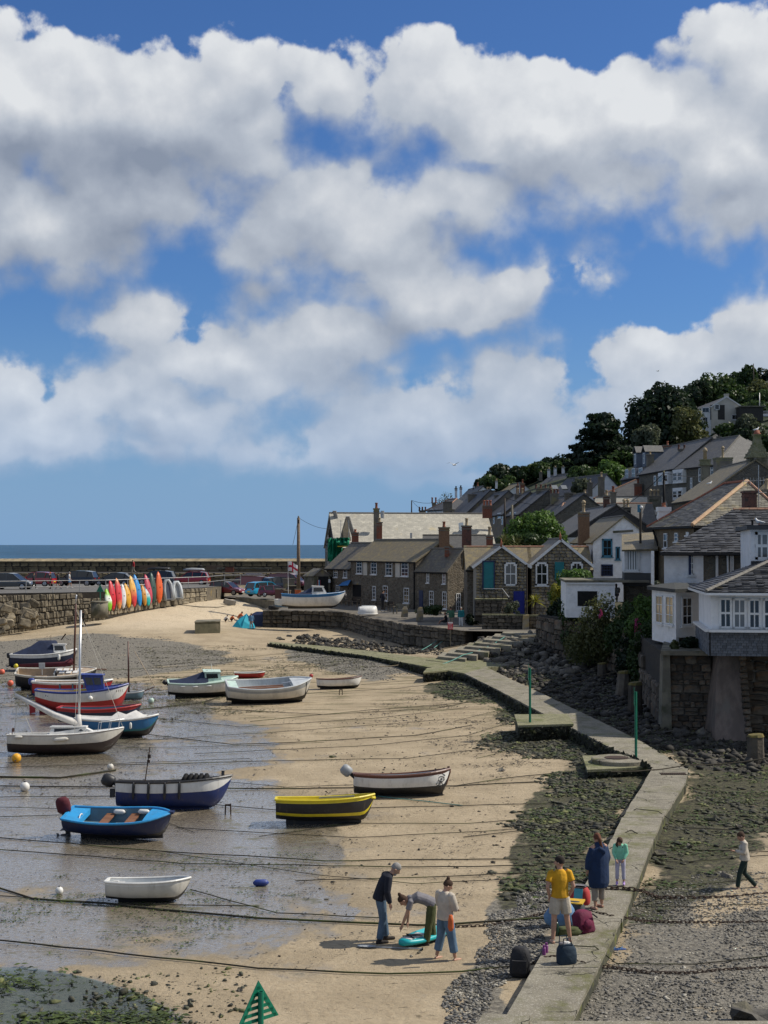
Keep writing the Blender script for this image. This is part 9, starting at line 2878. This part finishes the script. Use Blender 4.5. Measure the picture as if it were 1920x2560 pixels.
# ---------------------------------------------------------------- stones of the foreshore
bm=bmesh.new();bmesh.ops.create_icosphere(bm,subdivisions=1,radius=1.0)
ICO_V=np.array([v.co[:]for v in bm.verts]);ICO_F=np.array([[v.index for v in f.verts]for f in bm.faces]);bm.free()
def rocks(name,label_kind,poly,n,smin,smax,mats,zone_edge=.8,flat=.55,sink=.25,seed=1,zoff=0.0,density=None,parent=None,cover=.0):
 """many stones as one mesh: each its own squashed, dented lump"""
 r=np.random.default_rng(seed)
 A=np.array(poly)
 x0,x1,y0,y1=A[:,0].min(),A[:,0].max(),max(8,A[:,1].min()),A[:,1].max()
 X=r.uniform(x0,x1,n*6);Y=r.uniform(y0,y1,n*6)
 jx=X+(vnoise(X,Y,.5,seed)-.5)*2*zone_edge;jy=Y+(vnoise(X,Y,.5,seed+5)-.5)*2*zone_edge
 ok=inpoly(jx,jy,poly)&~inpath(X,Y)
 if cover:ok&=r.random(len(X))<np.clip((vnoise(X,Y*.6,.45,seed+40,4)-cover)*8,.12,1)
 if density is not None:ok&=r.random(len(X))<density(X,Y)
 X,Y=X[ok][:n],Y[ok][:n]
 k=len(X)
 s=smin*(smax/smin)**(r.random(k)**2.0)
 Z=hbeach(X,Y)+zoff
 sc=np.stack([s*r.uniform(.9,1.7,k),s*r.uniform(.6,1.1,k),s*r.uniform(.25,.7,k)*flat/.55],1)
 an=r.uniform(0,6.28,k);tl=r.uniform(-.5,.5,k)
 V_=ICO_V[None]*(1+r.uniform(-.38,.25,(k,len(ICO_V),1)))
 V_=V_*sc[:,None,:]*.5
 ca,sa,ct,st_=np.cos(an)[:,None],np.sin(an)[:,None],np.cos(tl)[:,None],np.sin(tl)[:,None]
 x,y,z=V_[...,0],V_[...,1],V_[...,2]
 y,z=y*ct-z*st_,y*st_+z*ct
 x,y=x*ca-y*sa,x*sa+y*ca
 W=np.stack([x+X[:,None],y+Y[:,None],z+(Z+sc[:,2]*(.5-sink))[:,None]],-1).reshape(-1,3)
 Fm=(ICO_F[None]+(np.arange(k)*len(ICO_V))[:,None,None]).reshape(-1,3)
 o=npmesh(name,W,Fm,MATS[mats])
 tag(o,kind='stuff')
 return o
PATHPOLY=[(p.x,p.y)for p in lp]+[(p.x,p.y)for p in lp2[1:]]+[(p.x,p.y)for p in reversed(rp2)]+[(p.x,p.y)for p in reversed(rp[:-1])]
def inpath(x,y):return inpoly(x,y,PATHPOLY)
M('pebble',(.16,.152,.135),(.088,.085,.078),6,.85,0,10,isl=.65,c3=(.25,.232,.19),s3=3,t3=(.5,.62))
M('weedrock',(.058,.057,.036),(.035,.034,.025),4,.8,.02,14,isl=.6,c3=(.105,.112,.04),s3=1.1,t3=(.50,.62))
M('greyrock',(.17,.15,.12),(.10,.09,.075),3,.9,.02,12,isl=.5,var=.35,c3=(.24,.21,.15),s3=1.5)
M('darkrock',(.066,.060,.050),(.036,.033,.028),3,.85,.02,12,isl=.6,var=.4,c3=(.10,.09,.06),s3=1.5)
rocks('shingle','',Z_GRAV3,26000,.025,.085,'pebble',.8,seed=11)
rocks('shingle','',Z_GRAV4,11000,.025,.10,'pebble',.7,seed=12)
rocks('rubble','',Z_WEED1,10000,.04,.27,'weedrock',1.8,seed=13,cover=.45,flat=.42)
rocks('rubble','',Z_WEED2,13000,.04,.25,'weedrock',1.6,seed=14,cover=.44,flat=.42)
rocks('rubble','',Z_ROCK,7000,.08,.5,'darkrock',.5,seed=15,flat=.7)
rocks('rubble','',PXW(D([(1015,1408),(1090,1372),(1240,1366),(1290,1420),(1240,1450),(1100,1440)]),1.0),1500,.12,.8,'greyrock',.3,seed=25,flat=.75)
rocks('shingle','',Z_GRAVEL1,5000,.05,.16,'pebble',1.6,seed=16)
rocks('shingle','',Z_GRAVEL2,2500,.05,.16,'pebble',1.2,seed=17)
rocks('rubble','',PXW(D([(640,1388),(800,1404),(960,1424),(960,1412),(800,1385),(650,1372)]),.5),900,.12,.5,'darkrock',.4,seed=18,flat=.8)
ZS=PXW(D([(560,2120),(800,2060),(1000,2000),(1100,1850),(1120,1600),(1000,1480),(700,1560),(760,1800),(500,2060)]))
rocks('scattered_stones','',ZS,900,.025,.12,'darkrock',2,seed=19,density=lambda x,y:.35+.65*(vnoise(x,y,.25,5)>.55))
rocks('scattered_stones','',PXW(D([(150,2130),(420,2090),(560,2110),(540,2212),(300,2300),(100,2260)])),500,.03,.14,'weedrock',1,seed=20)
rocks('pool_stones','',Z_POOL,500,.06,.36,'weedrock',.6,seed=21,zoff=-.03)
# the stones one can pick out, each an object of its own
RM={}
def rockmesh(mat):
 if mat not in RM:
  RM[mat]=[]
  for s_ in range(7):
   r=np.random.default_rng(100+s_)
   b2=bmesh.new();bmesh.ops.create_icosphere(b2,subdivisions=2,radius=.5)
   k0=r.normal(size=(9,3))
   for v in b2.verts:
    c_=np.array(v.co)
    f=1.0
    for q in k0:
     q=q/np.linalg.norm(q)
     f=min(f,(.36+.1*abs(q[0]))/max(1e-3,(c_/.5)@q)if(c_/.5)@q>.75 else f)
    v.co=v.co*(f*r.uniform(.95,1.05))
   me=bpy.data.meshes.new('rock');b2.to_mesh(me);b2.free()
   me.materials.append(MATS[mat])
   RM[mat].append(me)
 return RM[mat]
def rock(px,py,wpx,label,group=None,mat='darkrock',asp=.6,y=None):
 p=G_(px,py)if y is None else Q(px,py,y)
 s=wpx*p.y/F
 o=bpy.data.objects.new('rock',rnd.choice(rockmesh(mat)))
 o.location=(p.x,p.y,p.z+s*asp*.18)
 o.scale=(s*rnd.uniform(1.05,1.35),s*rnd.uniform(.65,1.0),s*asp*rnd.uniform(.6,1.1))
 o.rotation_euler=(rnd.uniform(-.25,.25),rnd.uniform(-.25,.25),rnd.uniform(0,6.28))
 link(o)
 return tag(o,label,'rock',group)
for px,py,w_,mt,lb in((1880,2556,110,'darkrock','large grey boulder cut by the bottom right corner'),(1770,2545,26,'greyrock','small stone left of the corner boulder'),(1645,2140,40,'darkrock','dark boulder beside the path level with the girl'),(1822,2195,34,'greyrock','round grey boulder left of the walking child'),(1832,2145,26,'weedrock','green-topped round stone above the walking child'),(1845,2072,36,'darkrock','dark pile of stone just behind the head of the walking child'),(1772,2052,32,'weedrock','long dark slab on the weedy rubble at right'),(1720,2122,26,'darkrock','flat-topped block on the weedy rubble'),(1255,1928,20,'darkrock','lone dark stone on the sand left of the weedy rubble'),(1262,2148,17,'darkrock','upright dark stone on sand left of the man in mustard'),(1234,2158,14,'darkrock','smaller stone beside the upright dark one'),(1298,2055,16,'darkrock','pointed black stone at the edge of the weed'),(1315,2095,14,'weedrock','green stone below the pointed black one'),(952,1870,0,'weedrock',''),(475,2514,32,'weedrock','green weed-covered stone at the rim of the pool'),(555,2542,22,'weedrock','small weedy stone left of the green topmark'),(600,2478,20,'darkrock','group-like dark stone above the green topmark'),(1046,2384,18,'darkrock','dark square stone in front of the paddle board'),(1030,2392,15,'greyrock','long stone next to the square one before the board'),(1180,2436,20,'darkrock','dark stone near the barefoot woman'),(1205,2432,18,'greyrock','pale round stone near the black backpack'),(1712,1838,56,'darkrock','big smooth dark boulder at the foot of the bastion'),(1762,1842,60,'darkrock','second big dark boulder under the buttress'),(1670,1834,26,'darkrock','small dark boulder left of the big one'),(1276,1628,20,'greyrock','pale boulder on the slope under the low dark wall'),(1355,1612,24,'greyrock','pale squarish boulder beside the low dark wall'),(832,1894,20,'weedrock','dark weedy lump on the sand in the middle'),(865,1893,0,'darkrock',''),(838,1900,0,'darkrock','')):
 if w_:rock(px,py,w_,lb,None,mt,.75)
def scatter(poly,n,w0,w1,mat,label,group,seed,asp=.6,zlevel=0.0):
 r=random.Random(seed)
 xs_,ys_=[p[0]for p in poly],[p[1]for p in poly]
 c=0
 while c<n:
  x,y=r.uniform(min(xs_),max(xs_)),r.uniform(min(ys_),max(ys_))
  if not bool(inpoly(np.array([x]),np.array([y]),poly)[0]):continue
  p=P(x,y,zlevel)
  if bool(inpath(np.array([p.x]),np.array([p.y]))[0]):continue
  rock(x,y,r.uniform(w0,w1),label,group,mat,asp)
  c+=1
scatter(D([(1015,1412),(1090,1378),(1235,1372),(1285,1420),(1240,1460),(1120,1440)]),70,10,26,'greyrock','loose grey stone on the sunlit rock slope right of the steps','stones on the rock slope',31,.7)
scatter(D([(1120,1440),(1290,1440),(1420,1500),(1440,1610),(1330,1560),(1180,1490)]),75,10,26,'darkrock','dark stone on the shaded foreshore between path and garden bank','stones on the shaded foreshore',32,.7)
scatter(D([(1500,1600),(1659,1600),(1659,1700),(1520,1660)]),30,10,24,'weedrock','dark weedy stone in the shade below the sea wall','stones below the sea wall',33,.6)
scatter(D([(1060,1600),(1230,1605),(1240,1640),(1110,1640),(1020,1620)]),30,9,20,'weedrock','weedy stone piled round the far mooring block','stones round the far mooring block',34,.6)
scatter(D([(1180,1700),(1290,1660),(1380,1710),(1300,1850),(1200,1960),(1120,1950),(1150,1800)]),60,10,24,'weedrock','green weed-covered stone in the rubble left of the near path','weedy stones left of the path',35,.6)
scatter(D([(580,1388),(720,1398),(860,1412),(900,1400),(720,1378),(600,1370)]),30,10,22,'darkrock','dark rounded boulder at the foot of the quay wall','boulders below the quay wall',36,.75,.5)
# ---------------------------------------------------------------- weed: clumps and streaks on the sand
def weedmesh(name,poly,n,smin,smax,mat,seed,edge=1.0,stretch=1.8,sparse=False):
 r=np.random.default_rng(seed)
 A=np.array(poly)
 X=r.uniform(A[:,0].min(),A[:,0].max(),n*8);Y=r.uniform(max(8,A[:,1].min()),A[:,1].max(),n*8)
 ok=inpoly(X+(vnoise(X,Y,.4,seed)-.5)*edge,Y+(vnoise(X,Y,.4,seed+2)-.5)*edge,poly)&~inpath(X,Y)
 ok&=r.random(len(X))<np.clip((vnoise(X,Y*1.6,.55,seed+3,4)-(.40 if sparse else .46))*(3 if sparse else 7),.08 if sparse else .04,1)
 X,Y=X[ok][:n],Y[ok][:n]
 k=len(X)
 s=r.uniform(smin,smax,k)
 Z=hbeach(X,Y)
 # each scrap: a crumpled low fan of 3 leaves
 vs,fs=[],[]
 c=np.stack([X,Y,Z],1)
 allv=[]
 for q in range(3):
  cc=c+np.stack([r.normal(0,.5,k)*s*stretch,r.normal(0,.3,k)*s,r.uniform(.01,.05,k)],1)
  v,f=cards(cc,np.tile(np.array([[0,0,3.2]]),(k,1)),s*r.uniform(.4,.9,k),.42,.08)
  allv.append(v)
 v=np.concatenate(allv)
 f=np.arange(len(v)).reshape(-1,4)
 v[:,2]=np.maximum(v[:,2],hbeach(v[:,0],v[:,1])+.004)
 return tag(npmesh(name,v,f,MATS[mat]),kind='stuff')
M('weed_green',(.06,.085,.016),(.035,.05,.012),6,.6,isl=.5)
M('weed_olive',(.10,.095,.04),(.06,.058,.028),6,.7,isl=.5)
M('weed_brown',(.035,.026,.015),(.02,.016,.01),6,.55,isl=.5)
weedmesh('seaweed',Z_WEED1,2800,.05,.15,'weed_green',51)
weedmesh('seaweed',Z_WEED2,3400,.05,.15,'weed_green',52)
weedmesh('seaweed',PXW(D([(0,1960),(200,1850),(420,1840),(560,1830),(700,1850),(640,1960),(400,2060),(0,2090),(-300,2050)])),1700,.025,.07,'weed_green',53,stretch=3)
weedmesh('seaweed',PXW(D([(-200,1560),(300,1500),(620,1520),(760,1640),(700,1750),(0,1720)])),1500,.04,.10,'weed_brown',54,stretch=3)
weedmesh('seaweed',PXW(D([(-100,1465),(250,1462),(480,1452),(660,1452),(620,1520),(420,1560),(100,1530),(-200,1520)]),.1),3000,.06,.17,'weed_olive',55,stretch=3)
weedmesh('seaweed',PXW(D([(300,1400),(560,1395),(820,1420),(900,1450),(560,1450),(330,1440)]),.3),1800,.06,.16,'weed_olive',56,stretch=3)
weedmesh('seaweed',PXW(D([(-300,1560),(500,1560),(560,1640),(760,1760),(760,1990),(300,2060),(-300,2080)])),3200,.02,.06,'weed_brown',60,stretch=3,edge=.5,sparse=True)
weedmesh('seaweed',ZS,1500,.02,.07,'weed_brown',57,stretch=2.5)
weedmesh('seaweed',PXW(D([(-300,2120),(60,2080),(240,2100),(400,2212),(300,2500),(-300,2400)])),1500,.05,.16,'weed_green',58,stretch=2)
weedmesh('seaweed',PXW(D([(880,1490),(1060,1560),(1200,1660),(1120,1760),(980,1640),(780,1540)])),900,.04,.1,'weed_brown',59,stretch=2.5)
# weed skirts hanging on the faces of the path and blocks
def skirt(line,zt,drop,n,seed,out=.05):
 r=np.random.default_rng(seed)
 pts=np.array([(p.x,p.y)for p in line])
 seg=np.hypot(*np.diff(pts,axis=0).T)
 cs=np.r_[0,np.cumsum(seg)]
 d=r.uniform(0,cs[-1],n)
 x=np.interp(d,cs,pts[:,0]);y=np.interp(d,cs,pts[:,1])
 z=zt-drop*r.random(n)**.8
 cen=np.stack([x-out*r.random(n),y-out*r.random(n)*2,z],1)
 v,f=cards(cen,np.tile(np.array([[-.5,-.8,.35]]),(n,1)),r.uniform(.06,.15,n),.55,.25)
 return v,f
vs_,k_=[],0
for line,zt,dr,n_,sd in((lp2,.62,.75,5200,61),(lp3,.58,.5,2200,62),([V((p.x,p.y,0))for p in(P(1297,1862,0),P(1432,1858,0))],.7,.75,1200,63),([P(1060,1709,0),P(1158,1700,0)],.55,.6,900,64),([P(1470,1952,0),P(1632,1944,0)],.25,.4,700,65),(rp2,.55,.4,1500,66)):
 v,f=skirt(line,zt,dr,n_,sd)
 vs_.append(v)
v=np.concatenate(vs_);tag(npmesh('hanging_weed',v,np.arange(len(v)).reshape(-1,4),MATS['weed']),kind='stuff')
# ---------------------------------------------------------------- mooring ropes and chains
def rope(pts,r,mat,label,zoff=.03,name='mooring_rope',group='mooring ropes across the harbour bed',wob=.02,hang=False):
 w=[]
 for q in pts:
  a,b=q[0]*D2S,q[1]*D2S
  if len(q)>2:w.append(Q(a,b,q[2]))
  else:
   p=G_(a,b)
   w.append(V((p.x,p.y,p.z+zoff)))
 out=[]
 for i in range(len(w)-1):
  L=(w[i+1]-w[i]).length
  n=max(2,int(L/.7))
  for k in range(n):
   f=k/n
   p=w[i].lerp(w[i+1],f)
   if hang:p.z-=.22*L*.12*4*f*(1-f)
   else:
    q2=bool(inpath(np.array([p.x]),np.array([p.y]))[0])
    p.z=max(p.z,hz(p.x,p.y)+zoff,0.50 if q2 and p.y>38 else(.40 if q2 else-1))
    p+=V((rnd.uniform(-wob,wob),rnd.uniform(-wob,wob)*2,rnd.uniform(0,.015)))
   out.append(p)
 out.append(w[-1])
 o=MB().tube(out,r,5,cap=False).build(name,MATS[mat],None,True)
 return tag(o,label,'rope',group)
RP=[([(0,2035),(560,2095),(840,2108),(1000,2102),(1105,2090)],.026,'dark rope crossing the near sand above the green topmark'),([(0,1922),(70,1944),(230,1955),(560,1987),(900,2003),(1010,1998),(1180,1985)],.036,'thick weedy rope passing in front of the white dinghy'),([(0,1938),(240,1955),(420,1958),(560,1960)],.018,'thin rope running under the white dinghy'),([(0,1812),(300,1838),(700,1862),(900,1860),(1120,1858)],.022,'rope between the bright blue boat and the white dinghy'),([(0,1838),(400,1868),(900,1876),(1160,1872)],.02,'rope just behind the white dinghy'),([(0,1767),(140,1762)],.016,'short rope at left reaching the maroon-covered outboard'),([(0,1680),(130,1682),(250,1665)],.05,'weed-laden rope left of the workboat'),([(0,1700),(600,1706),(980,1700),(1170,1690)],.03,'green weedy rope passing behind the yellow boat'),([(0,1724),(240,1722),(600,1752),(1000,1742),(1180,1738)],.018,'rope running behind the bright blue boat'),([(240,1655),(600,1645),(880,1640),(1200,1600)],.018,'rope beyond the workboat mast'),([(0,1660),(240,1652),(540,1640)],.014,'thin rope at the left of the wet sand'),([(320,1588),(500,1610),(620,1606),(900,1590),(1020,1568)],.024,'rope leading from the blue covered boat'),([(0,1592),(330,1600),(640,1580),(960,1556)],.014,'thin rope behind the white sailing boat'),([(300,1548),(520,1572),(820,1552),(1010,1530)],.016,'rope beyond the wet patch'),([(410,1530),(700,1545),(940,1532),(1110,1500)],.02,'rope in front of the grey boat'),([(420,1630),(800,1612),(1010,1590),(1110,1560)],.016,'rope across the brown sand at middle height'),([(560,1810),(760,1780),(1000,1782),(1180,1768)],.016,'rope below the yellow boat'),([(380,1790),(760,1812),(1000,1800),(1200,1788)],.016,'rope right of the bright blue boat'),([(640,1905),(900,1898),(1130,1888)],.018,'rope over the heads of the paddle board group'),([(330,1840),(700,1895),(900,1912),(1140,1900)],.014,'thin rope right of the white dinghy'),([(410,1925),(600,1975),(820,1985)],.018,'chain-like rope from the white dinghy bow'),([(0,1462),(400,1440),(700,1415),(900,1400)],.02,'far rope over the gravel band'),([(0,1500),(330,1470),(640,1440),(860,1416)],.018,'far rope behind the small sailing dinghy'),([(0,1530),(300,1500),(480,1490)],.022,'dark rope at the stern of the wheelhouse boat'),([(200,1545),(430,1520),(500,1500)],.04,'heavy weed-hung rope left of the grey boat'),([(540,1560),(800,1535),(1000,1520)],.02,'rope right of the wet patch'),([(780,1480),(900,1470),(1000,1460)],.016,'rope from the white rowing boat to the path block'),([(640,1500),(860,1488),(950,1478)],.018,'rope in front of the white rowing boat'),([(560,1452),(760,1434),(830,1420)],.018,'rope behind the red dinghy'),([(330,1440),(620,1412),(800,1398)],.014,'faint rope high on the beach'),([(120,1620),(560,1612),(700,1605)],.012,'thin rope in front of the sailing boat'),([(0,1746),(280,1752),(420,1800)],.014,'thin rope under the bright blue boat'),([(480,1690),(620,1702),(800,1696)],.014,'thin rope between workboat and yellow boat'),([(980,1700),(1100,1682),(1240,1668)],.022,'rope from the eye boat up to the weed'),([(1000,1810),(1180,1790),(1330,1772),(1470,1790),(1659,1800)],.018,'rope crossing the path below the drain grating'),([(1100,1832),(1300,1822),(1490,1838),(1659,1842)],.018,'rope crossing the path above the robe woman'),([(1130,1870),(1330,1862),(1480,1864),(1659,1850)],.016,'rope crossing the path behind the girl'),([(1250,1720),(1400,1700),(1560,1712),(1659,1720)],.014,'thin rope crossing the path at its bend'),([(1150,1902),(1330,1918),(1480,1915),(1659,1900)],.014,'thin rope over the path at the girl’s feet'),([(1240,2080),(1330,2085),(1500,2086),(1659,2070)],.018,'rope crossing the gravel at lower right'),([(1370,1960),(1500,1962),(1659,1955)],.012,'thin rope between the two chains'),([(980,1560),(1100,1530),(1180,1512)],.016,'rope rising to the path beside the far pole'),([(1030,1640),(1200,1600),(1300,1562)],.014,'rope to the far mooring block')]
for pts,r_,lb in RP:
 if pts[0][0]==0 and pts[0][1]>1550:pts=[(-420,pts[0][1]+(pts[0][1]-pts[1][1])*.4)]+pts
 if pts[-1][0]==1659:pts=pts+[(1860,pts[-1][1]+4)]
 rope(pts,r_*.72,'rope_dark',lb)
RQ=[([(680,1438,53),(900,1400,60),(945,1372,60.2)],.03,'rope_brown','brown rope sagging from the quay wall over the dark rubble'),([(840,1428,54),(960,1372,60)],.03,'rope_teal','left of two teal ropes dropping from the quay corner'),([(876,1428,54),(972,1370,60)],.03,'rope_teal','right of two teal ropes dropping from the quay corner'),([(930,1440,50),(1000,1415,52),(1090,1376,55)],.035,'rope_teal','long teal rope stretched across the steps'),([(820,1440,50),(960,1400,56),(1100,1365,57)],.03,'rope_brown','brown rope running up to the head of the steps'),([(1120,1502,41),(1280,1462,44),(1420,1422,44)],.022,'rope_brown','brown rope stretched from the far pole to the garden wall'),([(1180,1470,44),(1330,1420,48)],.018,'rope_brown','thin rope above the shaded rocks'),([(1320,1667,27.5),(1490,1652,27.2),(1659,1637,26.5)],.022,'rope_brown','pale rope from the round cap to the right edge')]
for pts,r_,mt,lb in RQ:rope(pts,r_,mt,lb,name='shore_rope',group=None,hang=True)
rope([(815,1722),(1000,1742)],.016,'rope_teal','teal rope at the bow of the yellow boat',group=None)
def chain(pts,link,label):
 w=[V((*P(a*D2S,b*D2S,zz).xy,zz))for a,b,zz in pts]
 t=thing('chain',label,'chain',w[0])
 me=MB().tube([(link*.5*math.cos(a)*1.0+(link*.28 if math.cos(a)>0 else-link*.28),link*.33*math.sin(a),0)for a in[k*math.pi/5 for k in range(11)]],link*.13,5,cap=False).build('chain_link',MATS['rust'])
 src=me.data
 bpy.data.objects.remove(me)
 k=0
 carry=0.0
 for i in range(len(w)-1):
  d=w[i+1]-w[i]
  L=d.length
  x=carry
  while x<L:
   if k>=290:break
   p=w[i]+d*(x/L)
   o=bpy.data.objects.new('chain_link',src)
   o.location=p-t.location+V((0,0,rnd.uniform(-.01,.01)))
   e=d.to_track_quat('X','Z').to_euler()
   o.rotation_euler=(e.x+(math.pi/2 if k%2 else .25),e.y,e.z+rnd.uniform(-.06,.06))
   link_(o,t)
   k+=1
   x+=link*1.12
  carry=x-L
 return t
def link_(o,p):
 COL.objects.link(o);o.parent=p
chain([(1448/D2S,2222/D2S,.42),(1300,1918,.44),(1345,1918,.45),(1390,1925,.43),(1420,1938,.12),(1500,1940,.1),(1580,1938,.1),(1670,1930,.1)],.125,'heavy rusty chain crossing the path behind the robe woman')
chain([(950,2003,.04),(1050,2000,.04),(1110,1990,.05),(1165,1975,.08),(1240,1962,.38),(1320,1978,.4),(1400,1990,.12),(1500,1993,.1),(1670,1992,.1)],.085,'thinner rusty chain crossing the path by the rucksacks')
chain([(1130,2092,.1),(1180,2068,.36),(1210,2066,.36),(1260,2080,.36),(1305,2088,.14),(1400,2100,.1),(1480,2102,.1),(1560,2095,.1),(1670,2090,.1)],.085,'rusty chain crossing the path by the purple bottles')
